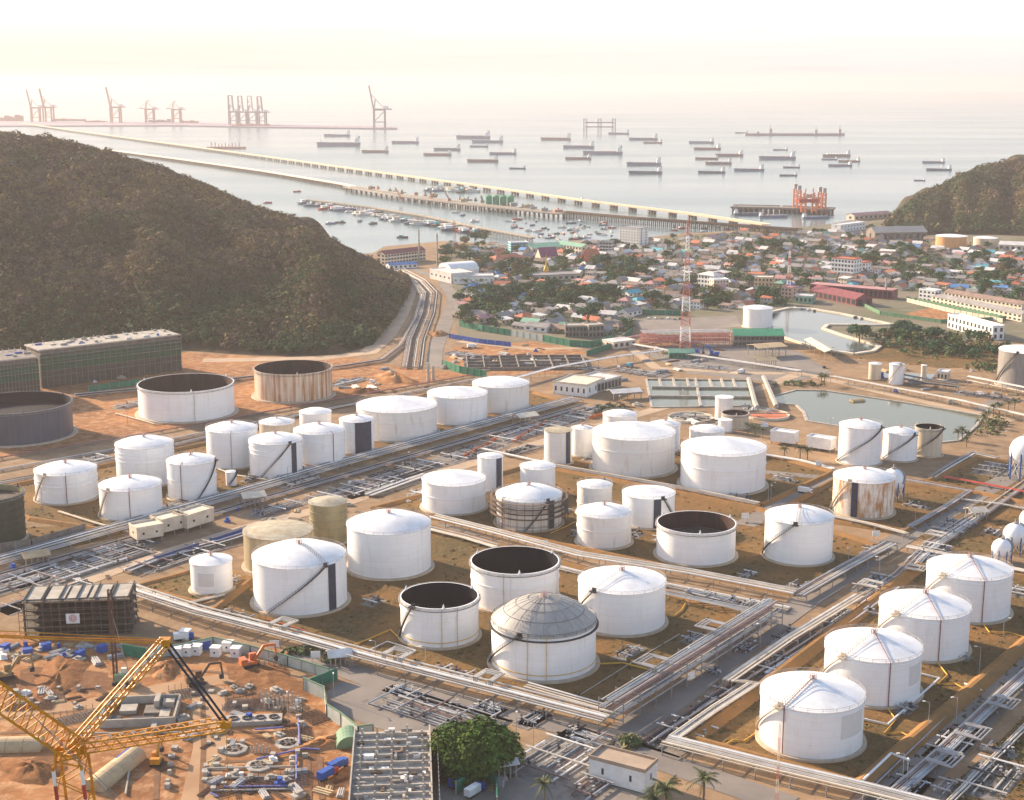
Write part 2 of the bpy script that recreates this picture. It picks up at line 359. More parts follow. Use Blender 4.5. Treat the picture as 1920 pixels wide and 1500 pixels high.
HR = hill('hill', ridgeR, frontR, 300, HILLM, nu=60, rough=5.0, seed=5)
# ---- foliage: thousands of small leaf-clump faces
def leaf_cloud(name, centres, radii, cols, per, size, m, parent=None, squash=0.75, loc=None, rnd=.42):
    N = len(centres); T = N * per
    u = RNG.normal(size=(T, 3)); u /= np.linalg.norm(u, axis=1)[:, None]; u[:, 2] = np.where(u[:, 2] < -.25, -u[:, 2], u[:, 2])
    rr = RNG.uniform(.72, 1.08, (T, 1)); c = np.repeat(np.asarray(centres, float), per, 0); R_ = np.repeat(np.asarray(radii, float), per)[:, None]
    p = c + u * rr * R_ * np.array([1, 1, squash])
    nrm = u + np.array([0, 0, .25]) + RNG.normal(scale=rnd, size=(T, 3)); nrm /= np.linalg.norm(nrm, axis=1)[:, None]
    a = np.cross(nrm, RNG.normal(size=(T, 3))); a /= np.linalg.norm(a, axis=1)[:, None]; bb = np.cross(nrm, a)
    sz = np.repeat(np.asarray(radii, float), per)[:, None] * size * RNG.uniform(.6, 1.3, (T, 1))
    asp = RNG.uniform(.55, 1.0, (T, 1))
    V = np.stack([p - a * sz - bb * sz * asp, p + a * sz - bb * sz * asp * .6, p + a * sz * .8 + bb * sz * asp, p - a * sz * .7 + bb * sz * asp * .8], 1).reshape(-1, 3)
    me = bpy.data.meshes.new(name); me.vertices.add(4 * T); me.vertices.foreach_set('co', V.astype(np.float32).ravel())
    me.loops.add(4 * T); me.loops.foreach_set('vertex_index', np.arange(4 * T, dtype=np.int32))
    me.polygons.add(T); me.polygons.foreach_set('loop_start', np.arange(0, 4 * T, 4, dtype=np.int32)); me.polygons.foreach_set('loop_total', np.full(T, 4, dtype=np.int32))
    me.update(); me.validate()
    at = me.attributes.new('leaf_colour', 'FLOAT_COLOR', 'FACE')
    cc = np.repeat(np.asarray(cols, float), per, 0) * RNG.uniform(.75, 1.3, (T, 1)); at.data.foreach_set('color', np.concatenate([cc, np.ones((T, 1))], 1).astype(np.float32).ravel())
    me.materials.append(m); o = bpy.data.objects.new(name, me); COL.objects.link(o)
    if parent is not None: o.parent = parent
    if loc is not None: o.location = loc
    return o
LEAF = leaf_mat('leaf')
def vnoise(P, sc, seed):
    r = np.random.default_rng(seed); out = np.zeros(len(P))
    for _ in range(7):
        k = r.normal(size=2) * sc; out += np.sin(P[:, 0] * k[0] + P[:, 1] * k[1] + r.uniform(0, 6.28))
    return out / 3.0
def forest(name, G, n, label, vis, rad, dens=9, seed=0, size=.42, tint=0.0):
    nu, nv = G.shape[0] - 1, G.shape[1] - 1
    i = RNG.uniform(0, nu, n); j = RNG.uniform(.01 * nv, vis * nv, n); a, b_ = i.astype(int), j.astype(int); fa, fb = (i - a)[:, None], (j - b_)[:, None]
    a = np.minimum(a, nu - 1); b_ = np.minimum(b_, nv - 1)
    P = (G[a, b_] * (1 - fa) + G[a + 1, b_] * fa) * (1 - fb) + (G[a, b_ + 1] * (1 - fa) + G[a + 1, b_ + 1] * fa) * fb
    k = 1.7 * vnoise(P, .012, seed) + .7 * vnoise(P, .06, seed + 1) + RNG.normal(scale=.5, size=n)
    k = k + tint * (P[:, 0] - P[:, 0].mean()) / np.ptp(P[:, 0]) * 2.0
    pal = np.array([(.030, .060, .026), (.052, .074, .028), (.092, .085, .036), (.135, .098, .052), (.110, .080, .062), (.175, .128, .05)])
    idx = np.clip(((k + 1.6) / 3.2 * 6).astype(int), 0, 5); cols = pal[idx] * RNG.uniform(.8, 1.25, (n, 1))
    rd = RNG.uniform(*rad, n) * (1 + .5 * (RNG.uniform(size=n) > .92)); P[:, 2] += rd * .55
    o = leaf_cloud(name, P, rd, cols, dens, size, LEAF, squash=.95, rnd=.3); tag(o, label, 'forest', kind='stuff'); return o
forest('hillside_forest', HL, 17000, 'dry brown and green woodland covering the left hill', .56, (1.9, 4.4), dens=26, seed=2, size=.20, tint=-.9)
forest('hillside_forest', HR, 8000, 'brownish scrub woodland covering the hill on the right shore', .54, (2.4, 4.8), dens=20, seed=9, size=.22)
# ---- ground sheets
sheet('town_ground', [(835, 455), (990, 464), (1160, 452), (1300, 440), (1460, 431), (1600, 415), (1920, 400), (2200, 400), (2300, 640), (1600, 640), (1190, 600), (1150, 650), (860, 640), (845, 560)], .03, TOWNG)
sheet('bare_soil', [(-400, 800), (0, 690), (340, 660), (480, 668), (650, 668), (760, 690), (890, 702), (640, 748), (0, 858), (-400, 940)], .05, SOIL)
sheet('bare_soil', [(-500, 1160), (230, 1195), (400, 1228), (620, 1290), (640, 1360), (690, 1400), (700, 1620), (-600, 1620)], .05, SOIL)
sheet('bare_soil', [(850, 650), (1000, 640), (1100, 660), (1050, 700), (900, 706), (830, 690)], .06, SOIL)
sheet('bare_soil', [(1690, 590), (1740, 578), (1880, 596), (1870, 604), (1790, 604)], .07, SOIL)
GRS = [[(392, 1152), (470, 1090), (650, 1010), (812, 990), (1240, 1108), (1425, 1166), (1128, 1338)],
       [(700, 955), (1000, 872), (1420, 955), (1660, 1028), (1492, 1116), (830, 975)],
       [(1290, 1390), (1425, 1292), (1720, 1065), (1990, 1095), (1990, 1150), (1612, 1478)],
       [(1452, 962), (1580, 893), (1818, 927), (1692, 1000)],
       [(1035, 872), (1105, 800), (1432, 852), (1562, 886), (1428, 948)],
       [(540, 835), (850, 722), (1000, 737), (1072, 757), (650, 872)],
       [(-60, 930), (480, 812), (640, 868), (420, 930), (225, 1000), (60, 975)],
       [(0, 990), (180, 985), (235, 1005), (60, 1040), (-100, 1045)],
       [(255, 1100), (400, 1060), (470, 1085), (370, 1130)],
       [(1735, 905), (1830, 860), (2000, 880), (2000, 960)], [(1700, 1000), (1830, 935), (1990, 965), (1990, 1040), (1800, 1040)],
       [(1640, 1490), (1920, 1215), (2030, 1130), (2030, 1180), (1700, 1490)], [(1760, 1500), (1935, 1330), (2100, 1300), (2100, 1600), (1700, 1600)],
       [(1505, 660), (1640, 640), (1920, 655), (1900, 690), (1760, 690)]]
for g in GRS: sheet('grass', g, .08, GRASS)
# ---- roads
ribbon('road', [(560, 1222), (700, 1275), (860, 1315), (1100, 1372), (1180, 1405), (1300, 1448), (1480, 1510)], 11, .12, ASPH)
ribbon('road', [(1120, 1408), (1240, 1330), (1420, 1193), (1480, 1148), (1640, 1040), (1700, 1003), (1830, 930), (1990, 840)], 11, .13, ASPH)
ribbon('road', [(1640, 1515), (1700, 1462), (1920, 1248), (2010, 1160)], 14, .12, ASPH)
ribbon('road', [(820, 985), (1050, 1062), (1367, 1135), (1460, 1160)], 8, .14, ASPH)
ribbon('road', [(1395, 985), (1480, 938), (1560, 898), (1640, 868), (1790, 800), (1870, 752)], 10, .12, ASPH)
ribbon('road', [(1280, 860), (1430, 885), (1560, 897)], 7, .14, ASPH)
ribbon('road', [(0, 1150), (240, 1060), (480, 985), (640, 945), (800, 895), (1040, 822), (1240, 765), (1420, 730), (1500, 700)], 9, .12, SAND)
ribbon('dirt_track', [(764, 522), (768, 545), (750, 590), (725, 630), (690, 662), (600, 672), (380, 676)], 14, .13, SAND)
ribbon('road', [(700, 500), (770, 503), (828, 525), (852, 560), (835, 610), (818, 650), (812, 690)], 11, .14, ASPH)
ribbon('dirt_track', [(-60, 1348), (150, 1325), (320, 1290), (480, 1262), (560, 1300)], 9, .1, DIRT)
ribbon('dirt_track', [(390, 1290), (395, 1400), (370, 1520)], 10, .11, DIRT)
ribbon('road', [(860, 640), (1000, 655), (1180, 650), (1230, 690), (1400, 700), (1500, 700), (1680, 742), (1900, 790)], 9, .13, SAND)
sheet('paved_yard', [(1200, 660), (1330, 630), (1500, 660), (1560, 700), (1470, 720), (1290, 700)], .1, ASPH)
sheet('paved_yard', [(1190, 600), (1380, 592), (1390, 612), (1240, 630), (1200, 622)], .1, ASPH)
sheet('paved_yard', [(612, 1298), (640, 1278), (700, 1290), (840, 1330), (910, 1362), (760, 1380), (690, 1360), (622, 1330)], .1, ASPH)
sheet('paved_yard', [(880, 1440), (1080, 1370), (1190, 1420), (1230, 1500), (1230, 1620), (820, 1620), (820, 1480)], .1, mat('yard_slab', (.26, .22, .18), (.19, .165, .14), scale=.08, rough=.95))
# ---- ponds
def q(ox, oy, pts, k=3.0): return [(ox + x / k, oy + y / k) for x, y in pts]
W1 = q(1280, 560, [(497, 78), (600, 56), (720, 60), (900, 90), (1130, 138), (1180, 150), (1060, 152), (815, 150), (790, 172), (900, 210), (1110, 272), (1070, 300), (965, 315), (800, 292), (620, 240), (520, 205), (480, 150)])
W2 = [(1445, 745), (1493, 732), (1547, 733), (1707, 757), (1843, 780), (1830, 800), (1797, 827), (1745, 832), (1647, 812), (1513, 790), (1507, 773), (1493, 760), (1457, 757)]
W3 = [(1212, 712), (1405, 714), (1414, 762), (1222, 765)]
W4 = [(1655, 698), (1755, 702), (1745, 712), (1650, 708)]
for nm, w_, m_ in (('reservoir', W1, RESV), ('pond', W2, POND), ('basin', W3, POND), ('basin', W4, RESV)): sheet(nm, w_, .16, m_)
def rim(name, pts, w, h, m, closed=True, kind='structure', label=None, cat=None):
    P = [gp(x, y) for x, y in pts]; b = MB(); n = len(P)
    for i in range(n if closed else n - 1): b.bar(P[i] + Vector((0, 0, h / 2)), P[(i + 1) % n] + Vector((0, 0, h / 2)), w, h)
    o = b.build(name, m); return tag(o, label, cat, kind=kind)
rim('reservoir_kerb', W1, 3.2, 1.2, CREAM); rim('pond_kerb', W2, 1.6, .6, CONC); rim('basin_kerb', W3, 1.2, .8, CONC)
# ================================================================ STORAGE TANKS
def add_plates(m, w, h, dark=.90, roof=False):
    """welded plate seams: brick pattern wrapped round the shell (or laid over the roof)"""
    n = m.node_tree; b = n.nodes['Principled BSDF']; src = b.inputs['Base Color'].links[0].from_socket
    tc = n.nodes.new('ShaderNodeTexCoord'); sp = n.nodes.new('ShaderNodeSeparateXYZ'); n.links.new(tc.outputs['Object'], sp.inputs[0]); cb = n.nodes.new('ShaderNodeCombineXYZ')
    if roof: n.links.new(sp.outputs['X'], cb.inputs[0]); n.links.new(sp.outputs['Y'], cb.inputs[1])
    else:
        a = n.nodes.new('ShaderNodeMath'); a.operation = 'ARCTAN2'; n.links.new(sp.outputs['X'], a.inputs[0]); n.links.new(sp.outputs['Y'], a.inputs[1])
        k = n.nodes.new('ShaderNodeMath'); k.operation = 'MULTIPLY'; k.inputs[1].default_value = 14.0; n.links.new(a.outputs[0], k.inputs[0]); n.links.new(k.outputs[0], cb.inputs[0]); n.links.new(sp.outputs['Z'], cb.inputs[1])
    br = n.nodes.new('ShaderNodeTexBrick'); br.inputs['Scale'].default_value = 1.0; br.inputs['Brick Width'].default_value = w; br.inputs['Row Height'].default_value = h; br.inputs['Mortar Size'].default_value = .07; br.inputs['Mortar Smooth'].default_value = .3
    br.inputs['Color1'].default_value = (1, 1, 1, 1); br.inputs['Color2'].default_value = (.965, .96, .957, 1); br.inputs['Mortar'].default_value = (dark, dark * .98, dark * .95, 1); n.links.new(cb.outputs[0], br.inputs['Vector'])
    mx = n.nodes.new('ShaderNodeMix'); mx.data_type = 'RGBA'; mx.blend_type = 'MULTIPLY'; mx.inputs[0].default_value = 1.0; n.links.new(src, mx.inputs[6]); n.links.new(br.outputs['Color'], mx.inputs[7]); n.links.new(mx.outputs[2], b.inputs['Base Color'])
def tank_mat(name, base, dirt, amt_lo, amt_hi, scale=.5, zs=.12, rough=.42):
    m = mat(name, base, dirt, scale=scale, rough=rough, lo=amt_lo, hi=amt_hi, stretch=(1, 1, zs), space='obj', detail=8); add_plates(m, 7.5, 2.4); return m
TW = tank_mat('tank_white', (.86, .855, .85), (.68, .65, .61), .54, .85, .42)
TWD = tank_mat('tank_white_stained', (.78, .75, .71), (.52, .38, .24), .56, .82, .45)
TR = tank_mat('tank_white_rust_streaked', (.66, .56, .45), (.36, .16, .055), .44, .62, .4, .07)
TRP = mat('tank_rust_patches', (.46, .22, .08), (.76, .69, .61), scale=.55, lo=.38, hi=.58, space='obj', stretch=(1, 1, .22), detail=10); add_plates(TRP, 5.0, 3.0, 1.25)
TG = tank_mat('tank_dark_grey', (.075, .085, .12), (.05, .058, .082), .4, .7)
TG2 = tank_mat('tank_grey', (.30, .28, .26), (.22, .20, .19), .4, .7)
TBE = tank_mat('tank_beige', (.62, .54, .42), (.48, .40, .30), .4, .7)
TOL = tank_mat('tank_olive', (.30, .26, .15), (.22, .185, .10), .4, .7, .3, .3)
TOR = tank_mat('tank_orange', (.62, .33, .14), (.52, .27, .11), .4, .7)
ROOFW = mat('tank_roof_white', (.84, .83, .82), (.72, .70, .68), scale=.25, rough=.4, space='obj')
add_plates(ROOFW, 8.0, 3.0, .93, True)
ROOFG = mat('dome_grey_panels', (.37, .345, .31), (.30, .28, .255), scale=.4, rough=.5, space='obj')
ROOFT = mat('tank_roof_dusty', (.44, .40, .31), (.34, .27, .17), scale=.25, space='obj')
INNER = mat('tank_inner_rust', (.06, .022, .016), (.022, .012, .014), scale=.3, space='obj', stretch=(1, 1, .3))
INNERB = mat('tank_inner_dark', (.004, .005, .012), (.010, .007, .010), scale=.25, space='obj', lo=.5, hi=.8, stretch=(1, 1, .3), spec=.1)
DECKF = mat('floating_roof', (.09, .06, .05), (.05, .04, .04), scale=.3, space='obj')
PAD = mat('tank_pad', (.50, .40, .29), (.40, .31, .22), scale=.3)
RAIL = mat('rail_grey', (.42, .40, .38), (.30, .28, .27), scale=.8)
REDL = mat('red_brown_line', (.26, .08, .07), (.18, .06, .05), scale=.8)
def tank(l, r, rim_y, base_y, label, wall=None, roof='cone', rise=.2, stripe=None, stair=None, reds=(), ring=(), seg=56, inner=None, level=.4, pad=True, rail=True,
         roofm=None, apex=True, patch=None, walk=None, yring=False, cat='tank', name='storage_tank'):
    cx = (l + r) / 2; g = gp(cx, base_y); u = Vector((g.x, g.y, 0)).normalized(); R = 10.0
    for _ in range(8):
        c = g + u * R; R = (r - l) / 2 * (c.y * CP + (H - 8) * SP) / FPX
    h = vh(cx, rim_y, g); wall = wall or TW
    t = thing(name, label, cat, (c.x, c.y, 0), math.atan2(-u.x, u.y))
    if pad: MB().lathe([(R * 1.0, .1), (R + max(1.2, R * .09), .1), (R + max(.9, R * .08), .7), (R * .5, .72)], seg).build('foundation', PAD, t)
    b = MB()
    if roof == 'open': b.lathe([(R, .1), (R, h), (R + .12, h), (R + .12, h + .25), (R - .3, h + .25), (R - .3, .2)], seg)
    else: b.lathe([(R, .1), (R, h)], seg)
    for z in ring: b.lathe([(R, h * z - .25), (R + .25, h * z - .2), (R + .25, h * z + .2), (R, h * z + .25)], seg)
    b.build('wall', wall, t, smooth=True)
    if roof == 'open':
        im = inner or INNER; zl = h * level
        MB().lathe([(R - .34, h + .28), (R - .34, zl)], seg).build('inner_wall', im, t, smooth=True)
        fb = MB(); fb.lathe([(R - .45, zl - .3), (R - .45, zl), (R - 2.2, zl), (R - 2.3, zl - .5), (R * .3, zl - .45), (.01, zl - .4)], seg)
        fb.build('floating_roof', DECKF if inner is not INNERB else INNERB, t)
        b = MB(); b.lathe([(R + .36, h - .9), (R + .8, h - .9), (R + .8, h - .75), (R + .36, h - .75)], seg)
        b.build('wind_girder', STEEL, t)
        for a in (0.1, 2.1, 4.2): MB().tube([(math.sin(a) * (R - .2), -math.cos(a) * (R - .2), h + .2), (math.sin(a) * (R - .2), -math.cos(a) * (R - .2), h + 1.8)], .55, 6, .08).build('vent', wall, t)
    else:
        za = R * rise; Rs = (R * R + za * za) / (2 * max(za, .1)); cap = lambda r_: math.sqrt(max(0, Rs * Rs - r_ * r_)) - (Rs - za)
        if roof == 'cone': prof = [(R, h - .05), (R + .3, h - .05), (R + .3, h + .25), (R * .5, h + .25 + za * .5), (.05, h + .25 + za)]
        elif roof == 'dome': prof = [(R, h - .05), (R + .3, h - .05), (R + .3, h + .2)] + [(R * f + .01, h + .2 + cap(R * f)) for f in (.93, .85, .75, .64, .52, .39, .25, .12, 0)]
        else: prof = [(R, h - .05), (R + .3, h - .05), (R + .3, h + .2), (R * .88, h + .2 + za * .24), (R * .66, h + .2 + za * .60), (R * .4, h + .2 + za * .87), (R * .2, h + .2 + za * .97), (.05, h + .2 + za)]
        MB().lathe(prof, seg).build('roof', roofm or ROOFW, t, smooth=True, angle=25)
        if rise > .4:
            b = MB()
            for f in (.25, .5, .75):
                rr = R * (1 - f * .92); zz = h + .24 + cap(rr); b.lathe([(rr + .14, zz - .05), (rr + .05, zz + .14), (rr - .12, zz + .1)], seg)
            for k in range(20):
                an = k * math.pi / 10; b.tube([(math.cos(an) * R * e, math.sin(an) * R * e, h + .24 + cap(R * e)) for e in (.98, .85, .7, .55, .4, .25, .1)], .06, 4)
            b.build('roof_seam', mat('seam_dark', (.22, .21, .20), scale=.5), t)
        if apex:
            b = MB(); n_ = 10; rr = max(.8, R * .06); z0 = h + .2 + za * (.985 if roof != 'cone' else .93)
            b.lathe([(rr * .5, z0), (rr * .5, z0 + 1.1), (.02, z0 + 1.3)], 10)
            for k in range(n_):
                a = 2 * math.pi * k / n_; x, y = rr * math.cos(a), rr * math.sin(a); b.bar((x, y, z0 - .3), (x, y, z0 + 1.6), .12)
                a2 = 2 * math.pi * (k + 1) / n_
                for zz in (z0 + .9, z0 + 1.6): b.bar((x, y, zz), (rr * math.cos(a2), rr * math.sin(a2), zz), .1)
            b.build('roof_vent', mat('vent_pink', (.52, .34, .31), (.44, .30, .28), scale=.6), t)
        if walk:
            b = MB(); n_ = 14
            sx, cy_ = math.sin(walk), -math.cos(walk)
            for k in range(n_):
                f = 1 - k / n_; z = h + .3 + (za * (1 - f) if roof == 'cone' else cap(R * f) * .9) + .1; rr = R * f
                for s_ in (-.5, .5): b.bar((sx * rr - cy_ * s_, cy_ * rr + sx * s_, z), (sx * rr - cy_ * s_, cy_ * rr + sx * s_, z + .9), .12)
                if k:
                    for s_ in (-.5, .5): b.bar((sx * pr_ - cy_ * s_, cy_ * pr_ + sx * s_, pz_ + .9), (sx * rr - cy_ * s_, cy_ * rr + sx * s_, z + .9), .1)
                pr_, pz_ = rr, z
            b.build('roof_steps', RAIL, t)
    if rail:
        b = MB(); n_ = max(18, int(R * 1.6)); rr = R + (.25 if roof != 'open' else .7); z0 = h + .2 if roof != 'open' else h - .8
        pr = [(rr * math.cos(2 * math.pi * k / n_), rr * math.sin(2 * math.pi * k / n_)) for k in range(n_)]
        for k in range(n_):
            x, y = pr[k]; x2, y2 = pr[(k + 1) % n_]; b.bar((x, y, z0), (x, y, z0 + 1.15), .1); b.bar((x, y, z0 + 1.1), (x2, y2, z0 + 1.1), .09); b.bar((x, y, z0 + .6), (x2, y2, z0 + .6), .06)
        b.build('railing', DARK if rise > .4 else RAIL, t)
        if rise > .4: MB().lathe([(R + .02, h - 1.2), (R + .9, h - 1.2), (R + .9, h - .9), (R + .02, h - .9)], seg).build('wind_girder', DARK, t)
    if stripe:
        for a0, a1 in ([stripe] if not hasattr(stripe[0], '__len__') else stripe): MB().arc_panel(R + .02, a0, a1, .3, h + .1, .35).build('dark_panel', NAVY, t)
    if stair:
        a0, a1, sm = stair; n_ = 22; b = MB(); pts = []
        for k in range(n_ + 1):
            f = k / n_; a = a0 + (a1 - a0) * f; pts.append((math.sin(a) * (R + .7), -math.cos(a) * (R + .7), .4 + (h - .2) * f))
        for k in range(n_):
            p, q_ = Vector(pts[k]), Vector(pts[k + 1]); b.bar(p, q_, .8, .2); b.bar(p, p + Vector((0, 0, 1.1)), .09)
            o_ = p.copy(); o_.z = 0; o_ = o_.normalized() * .5; b.bar(p + o_ + Vector((0, 0, 1.1)), q_ + o_ + Vector((0, 0, 1.1)), .09); b.bar(p + o_ + Vector((0, 0, .6)), q_ + o_ + Vector((0, 0, .6)), .06)
        a = a1; b.box(math.sin(a) * (R + .9), -math.cos(a) * (R + .9), h - .1, 2.6, 1.6, .25, a); b.box(math.sin(a) * (R + .3), -math.cos(a) * (R + .3), h + .2, 1.8, .1, 1.2, a)
        b.build('stair', sm, t)
    for a, m_ in reds:
        x, y = math.sin(a) * (R + .3), -math.cos(a) * (R + .3); b = MB(); b.bar((x, y, .3), (x, y, h + .3), .18 if m_ is YPIPE else .28)
        if roof != 'open': b.bar((x, y, h + .5), (0, 0, h + R * rise + .6), .16)
        b.build('riser_pipe', m_, t)
    if yring: MB().lathe([(R + .02, 2.2), (R + .2, 2.2), (R + .2, 2.42), (R + .02, 2.42)], seg).build('foam_pipe', YPIPE, t)
    if patch: MB().arc_panel(R + .01, patch[0], patch[1], h * patch[2], h * patch[3], .04, 10).build('repainted_patch', mat('patch_grey', (.68, .66, .63), (.63, .61, .585), scale=.3), t)
    t['r'] = R; t['h'] = h
    return t
BK = DARK; CR = mat('stair_cream', (.50, .42, .33), (.38, .31, .25), scale=.5)
TK = {}
def T(key, *a, **k): TK[key] = tank(*a, **k)
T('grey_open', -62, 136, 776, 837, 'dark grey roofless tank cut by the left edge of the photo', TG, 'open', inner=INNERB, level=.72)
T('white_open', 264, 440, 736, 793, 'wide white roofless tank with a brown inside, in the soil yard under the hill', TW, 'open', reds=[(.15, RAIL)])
T('rust_open', 479, 624, 703, 756, 'cream roofless tank streaked with rust below the wooded hill', TR, 'open')
T('t4', 563, 622, 778, 818, 'small white tank behind the others, left of the wide rust-stained cone roof tank', roof='dome2', rail=False, apex=False)
T('t5', 488, 553, 798, 836, 'small beige tank with white roof behind the black-striped tank', TBE, 'dome2')
T('t6', 390, 485, 813, 881, 'white tank with thin brown seam, left of the black-striped tank with a diagonal stair', TW, 'dome2', reds=[(-.05, RAIL)])
T('t7', 470, 568, 835, 899, 'white ringed tank with one black stripe and a stair climbing up to it', TW, 'dome2', stripe=(.62, .85), stair=(-.6, .55, BK), ring=(.94, .8, .68))
T('t8', 553, 648, 816, 876, 'white tank with three hoops and a red pipe, right of the black-striped tank', TW, 'dome2', ring=(.94, .78, .66), reds=[(.55, REDL)])
T('t9', 638, 702, 793, 853, 'white tank with a broad navy panel, before the wide rust-stained tank', TW, 'dome2', stripe=(-.1, .95))
T('t10', 670, 820, 775, 829, 'widest white cone roof tank with rust stains and a seam at mid height', TWD, 'cone', ring=(.62,), apex=False)
T('t11', 802, 914, 748, 799, 'white cone roof tank in the middle of the upper row of three', TW, 'cone', apex=False)
T('t12', 886, 992, 728, 776, 'greyish stained white tank at the right end of the upper row of three', TWD, 'dome2', rise=.16, apex=False)
T('t13', 222, 328, 843, 916, 'tall white hooped tank standing behind the three low tanks on the left lawn', TW, 'dome2', ring=(.85, .75, .64))
T('t14', 71, 184, 893, 947, 'leftmost low white tank on the lawn, with a red-brown pipe down its front', TW, 'dome2', reds=[(-.02, REDL)], stair=(-1.3, -.7, CR), ring=(.75, .6))
T('t15', 191, 305, 922, 978, 'front low white tank on the left lawn beside the pipe corridor', TW, 'dome2', reds=[(-.05, REDL)], stair=(-1.3, -.75, CR))
T('t16', 317, 407, 873, 941, 'white tank with a dark stair rising to the right, on the left lawn', TW, 'dome2', stair=(.15, 1.25, BK), reds=[(-.45, REDL)], ring=(.55,))
T('t17', 424, 444, 887, 912, 'tiny white upright tank on the lawn between larger white tanks', TW, 'dome2', stair=(-.4, 1.2, BK), rail=False, apex=False, pad=False)
T('t18', -66, 48, 940, 1027, 'dark olive tank under construction at the left edge, its rim still open', mat('tank_dark_olive', (.05, .055, .035), (.035, .04, .025), scale=.3), 'open', inner=TOL, level=.9, ring=(.85, .7, .55, .4, .25))
T('t19', 582, 652, 950, 1024, 'tall olive tank with dusty roof behind the white cone roof tank', TOL, 'dome2', ring=(.8, .6, .4, .2), roofm=ROOFT, apex=False)
T('t20', 460, 588, 1013, 1080, 'khaki tank with a peeling dusty roof, behind the large white striped tank', tank_mat('tank_khaki', (.40, .33, .21), (.32, .24, .14), .4, .7), 'dome2', rise=.1, ring=(.97,), roofm=ROOFT, apex=False)
T('t21', 360, 437, 1062, 1117, 'small white tank with a grey repainted patch beside the dirt ramp', TW, 'dome2', patch=(-.7, .1, .3, .75), rail=False, ring=(.97,))
T('t22', 478, 652, 1068, 1157, 'large white tank with black stripe and long diagonal stair, left of the front lawn', TW, 'dome2', rise=.24, stripe=(.63, .82), stair=(-.75, .55, BK), walk=.55)
T('t23', 653, 809, 1004, 1088, 'large plain white tank between the olive tank and the open dark tank', TW, 'dome2', rise=.24)
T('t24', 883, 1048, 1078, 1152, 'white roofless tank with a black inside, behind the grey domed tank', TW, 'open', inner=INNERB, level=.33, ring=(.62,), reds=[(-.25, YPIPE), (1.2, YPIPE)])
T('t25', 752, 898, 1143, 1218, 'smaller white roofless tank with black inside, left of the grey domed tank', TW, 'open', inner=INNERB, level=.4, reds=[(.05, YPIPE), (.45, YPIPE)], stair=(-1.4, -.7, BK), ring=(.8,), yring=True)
T('t26', 921, 1117, 1198, 1280, 'white tank with a panelled grey dome roof at the front of the lawn', TW, 'dome', rise=.45, roofm=ROOFG, stair=(-1.5, -.45, BK), reds=[(-.3, YPIPE), (.05, YPIPE)], walk=-.5, yring=True)
T('t27', 1083, 1246, 1116, 1194, 'large white tank with a stair at its left, right of the grey domed tank', TW, 'cone', rise=.24, stair=(-1.6, -.65, BK), walk=-.65)
T('t28', 792, 911, 913, 967, 'low wide white cone roof tank left of the scaffolded tank', TW, 'cone', rise=.2, apex=False, ring=(.55,))
T('t29', 896, 943, 861, 924, 'slim white tank with a black stripe, behind the low wide white tank', TW, 'dome2', stripe=(.5, 1.05), apex=False)
T('t30', 975, 1041, 882, 934, 'plain white tank behind the scaffolded tank', TW, 'dome2', apex=False)
T('t31', 930, 1053, 943, 998, 'white tank wrapped in dark scaffolding', TWD, 'dome2', rise=.26, stripe=(.62, .85), stair=(-.1, .6, BK), reds=[(-.9, REDL)])
T('t32', 1082, 1147, 917, 970, 'small cream white tank right of the scaffolded tank and behind the ringed one', TWD, 'dome2', apex=False, ring=(.4,))
T('t33', 1081, 1183, 973, 1031, 'white ringed low-domed tank, left of the open brown tank', TWD, 'dome2', rise=.22, ring=(.98, .55))
T('t34', 1166, 1264, 937, 993, 'white tank with black stripe and short stair behind open brown tank', TW, 'cone', stripe=(.2, .48), stair=(1.3, .55, BK), apex=False)
T('t35', 1230, 1377, 1002, 1063, 'white roofless tank with a bright rust brown inside', TW, 'open', level=.5)
T('t36', 1432, 1558, 985, 1062, 'white tank with a black stair rising rightwards, alone at its lawn end', TW, 'dome2', rise=.24, stair=(-1.5, -.1, BK), walk=-.05)
T('t37', 1020, 1072, 812, 873, 'tall narrow white tank with black stripe and rusty top', TWD, 'flat', rise=.04, roofm=ROOFT, stripe=(.62, 1.0), apex=False)
T('t38', 1071, 1112, 807, 858, 'narrow white tank squeezed between the black-striped tank and the wide stained tank', TW, 'dome2')
T('t39', 1110, 1264, 827, 897, 'big wide white cone roof tank with brown stains and a rusty seam', TWD, 'cone', rise=.22, ring=(.66,), apex=False)
T('t40', 1130, 1194, 783, 820, 'small white tank behind the big stained cone roof tank', TW, 'dome2', apex=False)
T('t41', 1218, 1274, 801, 850, 'white tank peeping out between the two widest cone roof tanks', TW, 'dome2')
T('t42', 1292, 1357, 812, 850, 'small white tank behind the big clean cone roof tank', TW, 'dome2', apex=False)
T('t43', 1275, 1433, 857, 929, 'big clean white cone roof tank beside the long container cabins', TW, 'cone', rise=.22, ring=(.62,), apex=False)
T('t44', 1340, 1373, 748, 792, 'slim tall white tank with rust spots beside the settling basin', TWD, 'flat', rise=.08, apex=False, rail=False)
T('t45', 1352, 1403, 780, 806, 'low rust-topped open thickener tank beside the settling basin', TBE, 'open', level=.8)
T('t46', 1346, 1372, 790, 812, 'small squat white tank in front of the open thickener', TW, 'flat', rise=.1, apex=False, rail=False)
T('t47', 1571, 1649, 805, 875, 'tall white tank with long black stair in front of the green pond', TW, 'dome2', rise=.2, stair=(-1.3, 1.2, BK))
T('t48', 1654, 1717, 817, 867, 'white tank with black stair and thin vent mast, middle of three by the pond', TW, 'dome2', rise=.25, stair=(-1.1, .9, BK))
T('t49', 1713, 1764, 806, 858, 'cream open tank with a black collar, right of the three by the pond', TBE, 'open', inner=INNERB, level=.7, stair=(-1.2, 1.2, BK))
